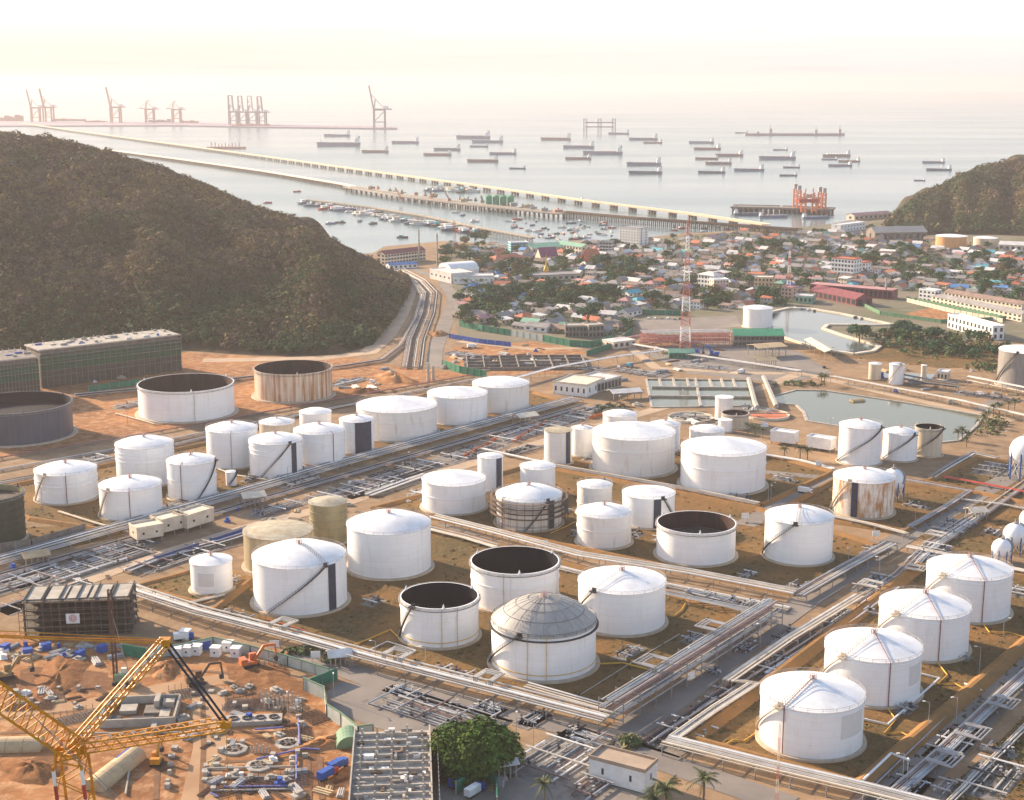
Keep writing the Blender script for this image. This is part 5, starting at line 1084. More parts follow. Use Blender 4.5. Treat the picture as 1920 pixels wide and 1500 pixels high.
mast('tall red and white lattice radio mast rising above the town', 1284, 668, 412, 7.5, 9, 36, taper=.12, tk=.26); mast('shorter red and white mast in the middle of the town', 1478, 552, 470, 3.5, 6, 18, taper=.3, tk=.2)
mast('orange mast at the shore behind the school', 853, 470, 414, 3, 5, 15, ORANGE, ORANGE, .3); mast('slim red and white mast in front of the nearest right-hand tank', 1456, 1512, 1357, .7, 6, 48, MRED, CREAM, taper=.5, tk=.035)
for i, (x, y, tp, lb) in enumerate(((820, 500, 438, 'grey concrete pylon left of the orange shore mast'), (786, 492, 430, 'thin grey pole over the school roof'), (803, 715, 680, 'stout concrete post in the valley yard, left of two'), (812, 712, 686, 'stout concrete post in the valley yard, right of two'), (1660, 560, 520, 'pale chimney pole behind the red market roof'), (1712, 425, 408, 'pale short tower at the foot of the right-hand hill'))):
    g = gp(x, y); h = vh(x, tp, g); o = MB().tube([(0, 0, 0), (0, 0, h)], 1.1, 8, .8).build('concrete_post', CONC, loc=g); tag(o, lb, 'post')
def sign(label, px, py, w=3.2, h=2.4, rz=0.0, z=1.6):
    t = thing('sign', label, 'sign', gp(px, py), rz); MB().box(0, 0, z, w, .12, h).build('board', WHITE, t)
    for s in (-1, 1): MB().box(s * w * .35, .12, 0, .14, .1, z + h * .6).build('post', GREYP, t)
    return t
for l_, x, y, rz in (('white sign board on the front rack side of the site hoarding', 515, 1222, .1), ('small white notice board beside the cream front rack', 592, 1242, .1), ('white sign board hung on the dark rack beside the lane', 1295, 1282, .6), ('white sign board at the corner of the second tank row', 1438, 1142, .1), ('tall white sign board at the end of the lane by the clean cone tank', 1535, 878, .1), ('white sign board on the rack near the lone stair tank', 1397, 978, .1), ('white sign board by the pipe way under the rust-blotched tank', 1642, 1012, .1), ('white sign board behind the open black tank', 1020, 1030, .1)): sign(l_, x, y, rz=rz)
bt_ = thing('road_barrier', 'orange plastic road barrier on the sandy road', 'barrier', gp(700, 912), GA, 'orange barriers along the sandy road'); b = MB(); b.prism([(-.9, -.3), (.9, -.3), (.9, .3), (-.9, .3)], 0, .5); b.box(0, 0, .5, 1.7, .3, .7); b.build('body', ORANGE, bt_)
for k in range(11): dup(bt_, gp(880 + k * 5.6 - 8, 858 - k * 3.2), GA, sc=1.5)
for k in range(9): dup(bt_, gp(965 + k * 7, 828 - k * 4.2), GA, sc=1.5)
for k in range(7): dup(bt_, gp(1108 + k * 6, 785 - k * 1.6), GA, sc=1.5)
# ================================================================ TOWN AND VEGETATION
def crown_pts(n, seed, shape='round'):
    r = np.random.default_rng(seed); u = r.normal(size=(n, 3)); u /= np.linalg.norm(u, axis=1)[:, None]; rr = r.uniform(.25, .78, (n, 1)); p = u * rr * np.array([1, 1, .8])
    p[:, 2] = np.abs(p[:, 2]) * .9 - .12 if shape == 'dome' else p[:, 2]
    return p, r.uniform(.30, .48, n)
GRN = [np.array((.040, .096, .044)), np.array((.064, .112, .044)), np.array((.032, .078, .046)), np.array((.092, .122, .048)), np.array((.12, .108, .056))]
def tree_proto(name, label, cat, h, w, n, per, size, col, seed, shape='round', trunk=.3):
    """tree of height h and crown width w: tapered trunk with limbs, crown of leaf-clump faces"""
    t = thing(name, label, cat); p, r = crown_pts(n, seed, shape); cz = h * (.45 if shape == 'low' else .60); ch = (h - cz) / .85
    P = p * np.array([w / 2, w / 2, ch]) + np.array([0, 0, cz]); rg = np.random.default_rng(seed)
    cols = np.array([col * rg.uniform(.65, 1.45) * np.array([rg.uniform(.85, 1.2), 1, rg.uniform(.8, 1.1)]) for _ in range(n)])
    b = MB(); b.tube([(0, 0, -.2), (.1, 0, h * .25), (.2, .1, cz)], w * .035, 7, w * .018)
    for k in range(min(8, n)): b.tube([(.1, .05, h * .25 + .3 * k / 8 * h), tuple(P[k] * np.array([.6, .6, 1]) - np.array([0, 0, .1 * h])), tuple(P[k])], w * .016, 5, w * .005)
    b.build('trunk', WOOD, t); leaf_cloud('crown', P, r * w / 2, cols, per, size, LEAF, t, squash=.85); return t
BIG = tree_proto('broad_tree', 'big round dark green tree standing beside the crossroads pipe manifold', 'tree', 11.5, 26, 160, 260, .085, np.array((.046, .084, .016)), 4, 'low')
BIG.location = gp(888, 1442)
def palm_proto(seed, h, label, fr_=22):
    r = random.Random(seed); t = thing('palm_tree', label, 'palm tree'); MB().tube([(0, 0, 0), (.1, .05, h * .5), (.15, .1, h)], .34, 8, .24).build('trunk', WOOD, t)
    PALM = mat('palm_leaf', (.06, .085, .022), (.09, .085, .03), scale=.8)
    for k in range(fr_):
        a = 2 * math.pi * k / fr_ * 2.4 + r.uniform(-.2, .2); e = r.uniform(-.2, 1.1); L = r.uniform(3.6, 4.8); b = MB(); pts = []
        for j in range(7):
            s = j / 6; x = L * s * math.cos(e * (1 - s * .2)); z = L * s * math.sin(e) - 2.6 * s * s * (1 - .25 * e); pts.append(Vector((.15 + x * math.cos(a), .1 + x * math.sin(a), h + z)))
        b.tube(pts, .06, 4, .02); sd = Vector((-math.sin(a), math.cos(a), 0))
        for j in range(1, 7):
            for sg in (-1, 1):
                for q_ in (0, .5):
                    p = pts[j - 1].lerp(pts[j], q_); d = (pts[j] - pts[j - 1]).normalized(); ln = .95 * (1 - abs(j / 6 - .45)); tip = p + sd * sg * ln + d * .35 - Vector((0, 0, .35))
                    b.add([p, p + d * .26, tip], [(0, 1, 2)])
        b.build('frond', PALM, t)
    return t
P0 = palm_proto(1, 7, 'tall feathery palm, right one of the two at the bottom crossroads'); P0.location = gp(1318, 1512); P0.scale = (1.15,) * 3
P1 = palm_proto(2, 6, 'dense palm, left one of the two at the bottom crossroads', 30); P1.location = gp(1246, 1528); P1.scale = (1.25,) * 3
dup(P0, gp(1020, 1512), 1.2, 'small palm cut by the bottom edge left of the white cabin', sc=.95)
dup(P0, gp(1228, 1552), 2.2, 'palm cut by the bottom edge below the dense palm', sc=1.2)
for i, (x, y, s) in enumerate(((1470, 858, .8), (1500, 862, .9), (1514, 862, .9), (1402, 815, .8), (1416, 818, .8), (1430, 822, .7), (1796, 826, .8), (1804, 826, .9), (1812, 828, .8), (1842, 800, .9), (1850, 790, .8), (1862, 782, .9), (1874, 776, .9), (1890, 772, .8), (1902, 768, .9), (1812, 838, .7), (1546, 722, 1.0), (1540, 724, .9))):
    dup(P0 if i % 2 else P1, gp(x, y), i * 1.3, ORD[i] + ' palm from the left along the pond side, among the eighteen palms there' if 0 else None, 'palms beside the green pond and cabins', sc=s)['label'] = (
        'palm standing in the strip before the white container cabins' if y > 850 else 'palm behind the white container cabins' if x < 1440 else 'palm at the near right corner of the green pond' if 1790 < x < 1820 else 'palm at the inlet end of the green pond' if x < 1560 else 'palm on the right bank of the green pond')
# tree kinds for the town, placed many times
TP = [tree_proto('tree', '', 'tree', 9, 10, 22, 26, .22, GRN[0], 11), tree_proto('tree', '', 'tree', 8, 9, 20, 26, .22, GRN[1], 12), tree_proto('tree', '', 'tree', 11, 13, 30, 26, .2, GRN[2], 13, 'dome'),
      tree_proto('tree', '', 'tree', 7, 8, 18, 24, .24, GRN[3], 14), tree_proto('tree', '', 'tree', 10, 9, 22, 24, .22, GRN[4], 15)]
KIND = ['dark green leafy tree', 'mid green leafy tree', 'broad blackish green tree', 'yellowish green tree', 'brownish dry-leaved tree']
LM = [('white tower block', (1183, 462)), ('tall red-white mast', (1285, 650)), ('tiered red temple roof', (1110, 490)), ('barrel-roofed warehouse', (870, 520)), ('red market roof', (1590, 560)), ('white four-storey block', (1577, 515)), ('grey gable warehouse', (1690, 447)),
      ('reservoir', (1560, 600)), ('long white row building', (1820, 625)), ('orange tank', (1782, 462)), ('green-roofed shed', (1421, 640)), ('valley road', (840, 560)), ('pale row houses', (1830, 580)), ('school with maroon roof', (762, 485)), ('purple temple hall', (1030, 480)), ('beige town block', (1432, 540)), ('middle town mast', (1478, 545))]
USED = {}
def rank_label(base, x, y):
    nm = min(LM, key=lambda q_: math.hypot(q_[1][0] - x, (q_[1][1] - y) * 2.2))[0]; USED.setdefault((base, nm), []).append((x, y)); return base, nm
PEND = []
def pend(o, base, x, y): PEND.append((o, *rank_label(base, x, y), x, y))
def flush_labels():
    pos = dict(LM)
    for o, base, nm, x, y in PEND:
        L = sorted(USED[(base, nm)], key=lambda q_: math.hypot(q_[0] - pos[nm][0], (q_[1] - pos[nm][1]) * 2.2)); k = L.index((x, y))
        o['label'] = f'{base} closest to the {nm}' if k == 0 else f'{base}, {ORD[k]} closest to the {nm}'
# ---- landmark buildings: front foot given by two photograph pixels
B = building
B('white seven-storey tower block with a dark side, on the shore', (1161, 461), (1198, 465), 16, 22, WHITE, GREYP, floors=7, cols=7, side=2, ww=.45, hh=.45, bands=True)
B('grey four-storey building left of the white tower block', (1124, 477), (1146, 478), 10, 14, GREYP, GREYP, floors=4, cols=4, side=2, bands=WHITE, ww=.7)
B('long school building with maroon roof and white floor bands by the shore', (722, 497), (798, 488), 13, 11, CREAM, MAROON, 'gable', 3, 14, 2, rise=3.5, ww=.7, hh=.5)
B('low building with pale blue roof in front of the school', (730, 505), (782, 502), 10, 4, WHITE, BLUER, 'gable', 1, 6, 1, rise=2)
B('white shed with flat pale roof left of the barrel-roofed warehouse', (806, 522), (846, 532), 24, 9, PALER, PALER, 'flat', 1, 5, 2, ww=.3, hh=.2)
B('white warehouse with a rounded barrel roof', (846, 522), (898, 518), 26, 7, WHITE, WHITE, 'barrel', 1, 0, 0, rise=7)
B('long white shed before the barrel-roofed warehouse', (850, 533), (926, 532), 20, 7, WHITE, PALER, 'flat', 1, 8, 2, ww=.25, hh=.2)
B('building with long flat grey roof right of the white sheds', (1000, 528), (1090, 524), 24, 5, CONC, GREYR, 'flat', 1, 8, 2)
B('low hall with wide orange hip roof near the shore', (928, 500), (990, 494), 20, 6, CREAM, TILE, 'hip', 1, 8, 2, rise=4.5)
B('white and turquoise four-storey house by the shore', (958, 474), (990, 473), 12, 11, CYAN, WHITE, 'flat', 4, 6, 2, bands=WHITE)
B('market hall with wide pale green roof', (998, 476), (1060, 472), 26, 6, CREAM, MINT, 'gable', 1, 8, 2, rise=4)
B('long cream hall with a green end by the shore', (1040, 470), (1090, 477), 14, 8, CREAM, MINT, 'gable', 2, 9, 2, rise=3)
B('temple hall with steep purple roof', (1014, 492), (1046, 490), 13, 6, CREAM, mat('purple_tile', (.22, .07, .14), (.16, .05, .10), scale=.3), 'gable', 1, 4, 1, rise=9)
def temple(label, px, py, rz):
    t = thing('temple', label, 'temple', gp(px, py), rz); MB().box(0, 0, 0, 20, 11, 6).build('wall', WHITE, t)
    for L, W_, z, rs in ((23, 14, 5.5, 4), (19, 10, 8.5, 5), (14, 7, 11.5, 6)): MB().gable(L, W_, z, rs, .6, .35).build('roof_tier', TILE, t)
    for sx in (-1, 1): MB().tube([(sx * 7.4, 0, 17), (sx * 8.6, 0, 19.5)], .3, 5, .05).build('finial', GOLD, t)
    for x in range(-8, 9, 4): MB().box(x, -6, 0, .7, .7, 5.6).build('column', WHITE, t)
temple('temple with tiered orange-red roofs and gold finials', 1108, 498, .5)
t = thing('chedi', 'slender golden bell-shaped spire among trees', 'chedi', gp(1024, 520))
MB().lathe([(4.2, 0), (4.2, 2), (3.4, 2), (3.4, 4), (2.8, 4.2), (2.9, 7), (2.2, 9.5), (1.2, 11.5), (1.0, 13), (.5, 19), (.05, 24)], 20).build('spire', GOLD, t, smooth=True); MB().box(0, 0, 0, 10, 10, 1.0).build('plinth', WHITE, t)
B('long grey gable warehouse by the hill on the right shore', (1640, 452), (1738, 450), 26, 10, CONCD, mat('warehouse_roof', (.40, .37, .33), (.32, .29, .26), scale=.1), 'gable', 1, 8, 1, rise=6, ww=.5, hh=.6)
B('long white industrial hall before the trees near the coal jetty', (1576, 436), (1622, 430), 14, 9, WHITE, WHITE, 'flat', 2, 8, 1, ww=.3, hh=.3); B('long red-roofed quay shed at the foot of the right hill', (1602, 413), (1672, 408), 16, 6, CREAM, PINKR, 'gable', 1, 8, 1, rise=3)
B('white four-storey block with red roof edge in the town', (1558, 516), (1600, 520), 16, 17, WHITE, TILE, 'flat', 4, 7, 3, bands=True); B('white lower wing right of the four-storey block', (1600, 512), (1622, 514), 12, 11, WHITE, TILE, 'flat', 3, 4, 2, bands=True)
B('white three-storey house with pale roofs near the tall mast', (1308, 538), (1338, 542), 14, 12, WHITE, PALER, 'hip', 3, 5, 2, rise=3); B('cream three-storey house near the tall mast', (1338, 546), (1366, 545), 12, 10, CREAM, WHITE, 'flat', 3, 5, 2)
B('beige three-storey block with balconies in the town middle', (1414, 545), (1448, 546), 13, 12, mat('beige_wall', (.58, .42, .26), (.48, .35, .22), scale=.4), CREAM, 'flat', 3, 5, 2, bands=True)
B('pinkish two-storey block below the middle town mast', (1464, 560), (1484, 562), 11, 10, mat('pink_wall', (.60, .38, .30), (.5, .32, .26), scale=.4), PINKR, 'flat', 3, 3, 1); B('pale green flat-roofed house left of the red market roof', (1490, 568), (1522, 570), 14, 6, MINT, PALER, 'flat', 1, 4, 2)
B('long open market with a red roof, back wing', (1518, 549), (1672, 562), 15, 8, MAROON, PINKR, 'flat', 1, 18, 2, parapet=False, ww=.7, hh=.7); B('slanting front wing of the red market roof', (1518, 556), (1604, 574), 18, 6, MAROON, MAROON, 'gable', 1, 10, 2, rise=4, ww=.7, hh=.7)
B('back row of pale row houses right of the sandy lot', (1740, 566), (1915, 604), 9, 6, CREAM, GREYR, 'gable', 2, 22, 1, rise=2.5); B('front row of dark row houses right of the sandy lot', (1770, 560), (1915, 585), 9, 6, CREAM, BROWNR, 'gable', 2, 20, 1, rise=2.5)
B('long white row building with tall window bays above the trees', (1776, 614), (1860, 638), 10, 10, WHITE, WHITE, 'flat', 2, 12, 2, ww=.45, hh=.6); B('small white three-storey house at the end of the row houses', (1722, 564), (1752, 568), 10, 10, WHITE, WHITE, 'flat', 3, 4, 2)
t_ = B('open shed with bright green roof beside the reservoir tip', (1376, 650), (1470, 650), 20, 8, CONCD, mat('bright_green_roof', (.06, .30, .17), (.05, .24, .13), scale=.2), 'gable', 2, 12, 2, rise=3.5, ww=.8, hh=.5)
B('small green-roofed shed left of the tall mast', (1232, 640), (1268, 645), 14, 5, CONC, MINT, 'gable', 1, 4, 1, rise=2); B('low green-roofed shed before the tall mast', (1255, 672), (1302, 672), 9, 4, GREENP, MINT, 'gable', 1, 6, 1, rise=2)
B('long white canopy roof at the yard left of the mast', (1150, 655), (1192, 650), 14, 5, CREAM, PALER, 'flat', 1, 4, 1, parapet=False)
def canopy(label, p1, p2, D, h, m):
    a, c, L, rz = frame(p1, p2); n = Vector((-math.sin(rz), math.cos(rz), 0)); mm = (a + c) / 2 + n * D / 2; t = thing('canopy', label, 'canopy', (mm.x, mm.y, 0), rz)
    MB().gable(L, D, h, 1.4).build('roof', m, t)
    for i in range(5):
        for y in (-D / 2 + .5, D / 2 - .5): MB().box(-L / 2 + .5 + (L - 1) * i / 4, y, 0, .4, .4, h).build('post', STEEL, t)
canopy('tan open canopy in the paved yard, farther of two', (1422, 672), (1475, 668), 16, 7, TAN); canopy('tan open canopy in the paved yard, nearer of two', (1420, 690), (1456, 690), 10, 5, TAN); canopy('cream loading canopy on the reservoir bank', (1508, 652), (1546, 676), 9, 6, CREAM)
canopy('white-roofed open shelter left of the settling basins', (1150, 752), (1204, 748), 11, 4.5, PALER); canopy('tan shelter in the valve field at the left', (48, 1066), (95, 1058), 8, 4, TAN); canopy('cream shelter in the corridor before the left lawn', (458, 955), (500, 950), 9, 5, CREAM); canopy('cream shelter in the valve field before the middle tank row', (975, 800), (1010, 795), 9, 5, CREAM)
canopy('tan shelter in the lane left of the spheres', (1822, 978), (1852, 976), 7, 4, CREAM); canopy('pale shelter by the front rack', (618, 1252), (660, 1248), 6, 3.5, PALER); canopy('white shed roof under the big round tree', (922, 1468), (972, 1460), 8, 4.5, PALER)
B('long white equipment building left of the settling basins', (1037, 738), (1100, 745), 26, 7, WHITE, CREAM, 'flat', 1, 6, 3, ww=.3, hh=.4); B('half-finished grey wing of the equipment building', (1100, 742), (1165, 724), 20, 6, CONC, PALER, 'flat', 1, 10, 2, ww=.7, hh=.7)
B('grey concrete village block under construction, left', (1060, 632), (1100, 632), 14, 8, CONCD, CONC, 'flat', 2, 6, 2, ww=.6, hh=.6); B('grey concrete village block under construction, right', (1104, 634), (1132, 632), 12, 9, CONCD, CONC, 'flat', 2, 4, 2, ww=.6, hh=.6)
B('pale cream sheds at the right foot of the hill', (1872, 470), (1960, 474), 24, 7, CREAM, PALER, 'gable', 1, 8, 1, rise=3)
B('white cabin with red edge on the bank right of the pond', (1700 + 56, 712), (1776, 714), 8, 5, CREAM, WHITE, 'flat', 1, 3, 1)
# red steel process frame
a, c, L, rz = frame((1206, 652), (1372, 650)); n = Vector((-math.sin(rz), math.cos(rz), 0)); m = (a + c) / 2 + n * 8; t = thing('steel_frame', 'long red steel frame carrying pipes, left of the green-roofed shed', 'steel frame', (m.x, m.y, 0), rz)
for i in range(15):
    for y in (-7, 0, 7): MB().box(-L / 2 + L * i / 14, y, 0, .35, .35, 10).build('column', MRED, t)
for z in (3, 6, 9.6):
    for y in (-7, 0, 7): MB().box(0, y, z, L, .3, .4).build('beam', MRED, t)
    for y in (-5, -2, 2, 5): MB().box(0, y, z + .6, L, .7, .6).build('pipe', PINKR if z < 9 else PALER, t)
line('pink-red pipe way bending towards the pale canopy', [(1206, 640), (1224, 622), (1206, 640), (1150, 650)], .8, mat('pink_pipe', (.55, .32, .28), (.45, .25, .22), scale=.3), z=4)
# dug foundation grid in the soil behind the middle row
t = thing('foundation_grid', 'dark sunken concrete foundation grid behind the middle row of tanks', 'foundation', gp(985, 682), .05)
for k in range(8): MB().box(-40 + k * 11.5, 0, 0, .8, 44, 2.2).build('beam', CONCD, t)
for k in range(5): MB().box(0, -22 + k * 11, 0, 81.5, .8, 2.0).build('beam', CONCD, t)
MB().box(0, 0, 0, 84, 46, .2).build('floor', DARK, t); MB().box(10, 5, .1, 30, 14, 1.0).build('slab', CONCD, t)
# settling basin walls
t = thing('basin_walls', 'concrete dividing walls of the settling basins', 'basin'); 
for p, q_ in (((1222, 728), (1404, 730)), ((1304, 712), (1314, 764)), ((1236, 712), (1240, 728)), ((1262, 712), (1266, 728)), ((1288, 712), (1292, 729)), ((1330, 713), (1336, 729)), ((1352, 713), (1358, 729)), ((1374, 713), (1380, 729)), ((1216, 745), (1410, 747))):
    MB().bar(gp(*p) + Vector((0, 0, .6)), gp(*q_) + Vector((0, 0, .6)), 1.4, 1.6).build('wall', CONC, t)
for i, (x, y, s) in enumerate(((1295, 785, 13), (1438, 780, 13))):
    t = thing('clarifier', ('round clarifier basin left of the slim tall tank', 'round clarifier basin with an orange floor, right of the thickener')[i], 'clarifier', gp(x, y)); MB().lathe([(s, 0), (s, 1.4), (s - .6, 1.4), (s - .6, .3)], 32).build('rim', CREAM, t); MB().lathe([(s - .6, .3), (.1, .35)], 32).build('basin_floor', (CONC, ORANGE)[i], t); MB().bar((-s, 0, 1.6), (s, 0, 1.6), .8, .5).build('bridge', STEEL, t)
line('concrete spillway wall between basin and green pond, left side', [(1404, 716), (1416, 762), (1420, 770)], 1.6, CONC, .3, 'wall', 'wall'); line('concrete spillway wall between basin and green pond, right side', [(1432, 712), (1446, 745), (1456, 768)], 1.6, CONC, .3, 'wall', 'wall')
# ---- houses
HR_ = [('rust-red', TILE), ('grey', GREYR), ('brown', BROWNR), ('pale', PALER), ('pink', PINKR), ('blue', BLUER), ('green', MINT), ('turquoise', CYAN), ('dark', CONCD)]
HW = [WHITE, CREAM, mat('wall_grey', (.42, .40, .38), (.34, .32, .30), scale=.4), mat('wall_sand', (.50, .40, .29), (.42, .33, .24), scale=.4)]
PR = {}
def house_proto(ci, kind, k):
    t = thing('house', '', 'house'); L, D, h = ((12, 8, 3.2), (15, 9, 3.4), (9, 8, 6), (20, 10, 4))[k]; rm = HR_[ci][1]; wm = HW[(ci + k) % 4]; b = MB()
    if kind == 'gable': b.gwall(L, D, h, 2.3); b.build('wall', wm, t); MB().gable(L, D, h, 2.4, .7).build('roof', rm, t)
    elif kind == 'hip': b.box(0, 0, 0, L, D, h); b.build('wall', wm, t); MB().hip(L, D, h, 2.8, .8).build('roof', rm, t)
    else: b.box(0, 0, 0, L, D, h); b.build('wall', wm, t); q_ = MB(); q_.add([(-L / 2 - .5, -D / 2 - .6, h), (L / 2 + .5, -D / 2 - .6, h), (L / 2 + .5, D / 2 + .6, h + 1.0), (-L / 2 - .5, D / 2 + .6, h + 1.0), (-L / 2 - .5, -D / 2 - .6, h + .25), (L / 2 + .5, -D / 2 - .6, h + .25), (L / 2 + .5, D / 2 + .6, h + 1.25), (-L / 2 - .5, D / 2 + .6, h + 1.25)], [(3, 2, 1, 0), (4, 5, 6, 7), (0, 1, 5, 4), (1, 2, 6, 5), (2, 3, 7, 6), (3, 0, 4, 7)]); q_.build('roof', rm, t)
    windows(t, L, D, h, 2 if h > 5 else 1, 3, ww=.4, hh=.42); return t
KN = {'gable': 'gabled', 'hip': 'hipped', 'shed': 'sloping'}; SZ = ['small', 'mid-sized', 'two-storey', 'long']
def inpoly(x, y, P):
    c = False; n = len(P)
    for i in range(n):
        x1, y1 = P[i]; x2, y2 = P[(i + 1) % n]
        if (y1 > y) != (y2 > y) and x < (x2 - x1) * (y - y1) / (y2 - y1) + x1: c = not c
    return c
TOWN = [(840, 462), (990, 470), (1160, 460), (1300, 446), (1460, 434), (1600, 425), (1650, 440), (1740, 452), (1960, 475), (1960, 600), (1900, 578), (1760, 545), (1690, 545), (1600, 540), (1500, 545), (1470, 575), (1390, 578), (1185, 584), (1160, 632), (1060, 628), (980, 618), (862, 602), (862, 560), (930, 540)]
TREEA = TOWN + []
occ = []   # (x, y, r) circles in metres already taken
for ob in list(COL.objects):
    if ob.parent is None and ob.get('category') in ('building', 'temple', 'chedi', 'radio mast', 'sphere tank', 'tank') and ob.location.y > 1000:
        rr = max([max(abs(v[0]) for v in ch.bound_box) for ch in ob.children if ch.type == 'MESH'] + [5]); occ.append((ob.location.x, ob.location.y, rr * .8 + 3))
def free(x, y, r): return all((x - a) ** 2 + (y - b_) ** 2 > (r + c_) ** 2 for a, b_, c_ in occ)
rg = random.Random(21); nh = nt_ = 0; tries = 0
def put_house(x, y, ci=None, k=None, kind=None):
    global nh
    g = gp(x, y); ci = rg.choices(range(9), (3, 9, 6, 7, 1.4, .6, .8, .5, 4))[0] if ci is None else ci; k = rg.choices(range(4), (5, 4, 2.5, 1.6))[0] if k is None else k; kind = rg.choices(('gable', 'hip', 'shed'), (5, 2.5, 3))[0] if kind is None else kind
    r = (6.5, 8, 6, 10)[k]
    if not free(g.x, g.y, r): return False
    occ.append((g.x, g.y, r)); key = (ci, kind, k); rz = (GA if rg.random() < .5 else GB) + rg.gauss(0, .15); s = rg.uniform(.85, 1.2)
    if key not in PR: o = PR[key] = house_proto(*key); o.location = g; o.rotation_euler.z = rz
    else: o = dup(PR[key], g, rz, sc=s * .92)
    o['group'] = 'houses of the town'; pend(o, f'{SZ[k]} house with {HR_[ci][0]} {KN[kind]} roof', x, y); nh += 1; return True
def put_tree(x, y, k=None, s=None, group='trees in the town', r=3.2):
    global nt_
    g = gp(x, y)
    if not free(g.x, g.y, r): return False
    occ.append((g.x, g.y, r)); k = rg.choices(range(5), (5, 4, 3, 2.5, 1.5))[0] if k is None else k; s = s or rg.uniform(.9, 1.6)
    if not TP[k].get('placed'): o = TP[k]; o['placed'] = 1; o.location = g; o.scale = (s, s, s)
    else: o = dup(TP[k], g, rg.uniform(0, 6.28), sc=(s, s, s * rg.uniform(.85, 1.15)))
    o['group'] = group; pend(o, KIND[k], x, y); nt_ += 1; return True
for x, y, ci, kind, k in ((905, 604, 4, 'hip', 3), (985, 600, 0, 'hip', 1), (1112, 606, 0, 'gable', 1), (958, 580, 3, 'gable', 0), (900, 595, 1, 'gable', 1), (1075, 592, 2, 'hip', 1), (1092, 582, 1, 'hip', 1), (1185, 555, 7, 'gable', 1), (1215, 560, 2, 'hip', 3), (885, 545, 5, 'hip', 3), (1290, 548, 5, 'gable', 1), (1240, 566, 1, 'gable', 1), (1040, 600, 1, 'gable', 0), (1010, 620, 1, 'gable', 3), (1890, 590, 5, 'gable', 3), (1800, 545, 5, 'gable', 1), (1880, 545, 5, 'shed', 1)): put_house(x, y, ci, k, kind)
# dense groves first, then houses and trees mixed
GROVES = [(885, 460, 22, 12, 9), (880, 590, 26, 18, 16), (930, 575, 40, 18, 20), (1000, 565, 60, 14, 20), (1060, 560, 60, 12, 18), (1120, 560, 50, 12, 14), (1190, 510, 36, 16, 16), (1150, 520, 30, 14, 10), (960, 520, 40, 14, 12), (900, 500, 40, 14, 12), (840, 490, 14, 14, 5), (1060, 510, 36, 12, 9), (1330, 570, 60, 10, 10), (1440, 565, 16, 10, 4), (1450, 470, 40, 10, 12), (1545, 480, 20, 8, 6), (1640, 495, 20, 10, 6), (1700, 480, 30, 8, 8), (1740, 525, 24, 12, 8), (1860, 530, 40, 16, 12), (1380, 500, 20, 10, 6),
          (1620, 636, 14, 10, 5), (1690, 640, 50, 8, 14), (1780, 650, 60, 10, 22), (1850, 668, 50, 12, 18), (1890, 690, 30, 10, 8), (1480, 720, 12, 8, 4), (1518, 718, 14, 5, 4), (1462, 710, 14, 8, 3), (1195, 715, 6, 8, 2), (1160, 770, 30, 6, 4), (1640, 440, 40, 8, 6), (1500, 445, 60, 8, 9), (760, 482, 30, 6, 3)]
for x, y, sx, sy, n_ in GROVES:
    for _ in range(n_):
        if nt_ < 215: put_tree(x + rg.gauss(0, sx * .55), y + rg.gauss(0, sy * .55), r=2.6)
cand = []
while tries < 14000 and len(cand) < 620:
    tries += 1; y = 440 + 192 * rg.random() ** .9; x = rg.uniform(840, 1958)
    if inpoly(x, y, TOWN):
        g = gp(x, y); k = rg.choices(range(4), (6, 4, 2.5, 1))[0]; r = (5.2, 6.6, 4.8, 8.5)[k]
        if free(g.x, g.y, r): occ.append((g.x, g.y, r)); cand.append((y, x, k, len(occ) - 1))
cand.sort(reverse=True); FAR = [c_ for c_ in cand[295 - nh:]]; hide = set(c_[3] for c_ in cand); keep = occ; occ = [o_ for i_, o_ in enumerate(occ) if i_ not in hide]
for y, x, k, _ in cand[:295 - nh]:
    n0 = len(occ); sv = occ; occ = []; put_house(x, y, k=k); occ = sv
occ = keep
fv, ff, fm = [], [], []; FM = [HW[0], HW[1], HW[3]] + [h_[1] for h_ in HR_]
for y, x, k, _ in FAR:      # the far rest of the roofs as one mass
    g = gp(x, y); L, D, h = ((11, 8, 3.2), (14, 9, 3.4), (9, 8, 6), (18, 10, 4))[k]; rz = (GA if rg.random() < .5 else GB) + rg.gauss(0, .15); c_, s_ = math.cos(rz), math.sin(rz)
    for b_, mi in ((MB().gwall(L, D, h, 2.2), rg.randrange(3)), (MB().gable(L, D, h, 2.4, .7), 3 + rg.choices(range(9), (3, 9, 6, 7, 1.4, .6, .8, .5, 4))[0])):
        o_ = len(fv); fv += [(g.x + a_ * c_ - e_ * s_, g.y + a_ * s_ + e_ * c_, z_) for a_, e_, z_ in b_.v]; ff += [tuple(i_ + o_ for i_ in f_) for f_ in b_.f]; fm += [mi] * len(b_.f)
me = bpy.data.meshes.new('far_houses'); me.from_pydata(fv, [], ff); me.update()
for m_ in FM: me.materials.append(m_)
me.polygons.foreach_set('material_index', fm); o = bpy.data.objects.new('far_houses', me); COL.objects.link(o); tag(o, 'packed small roofs of the farthest part of the town', 'houses', kind='stuff')
tries = 0
while tries < 9000 and nt_ < 296:
    tries += 1; y = rg.uniform(438, 632); x = rg.uniform(840, 1958)
    if inpoly(x, y, TOWN): put_tree(x, y)
for o in TP:
    if not o.get('placed'):
        for ch in list(o.children): bpy.data.objects.remove(ch)
        bpy.data.objects.remove(o)
    else: del o['placed']
flush_labels(); print('houses', nh, 'trees', nt_)
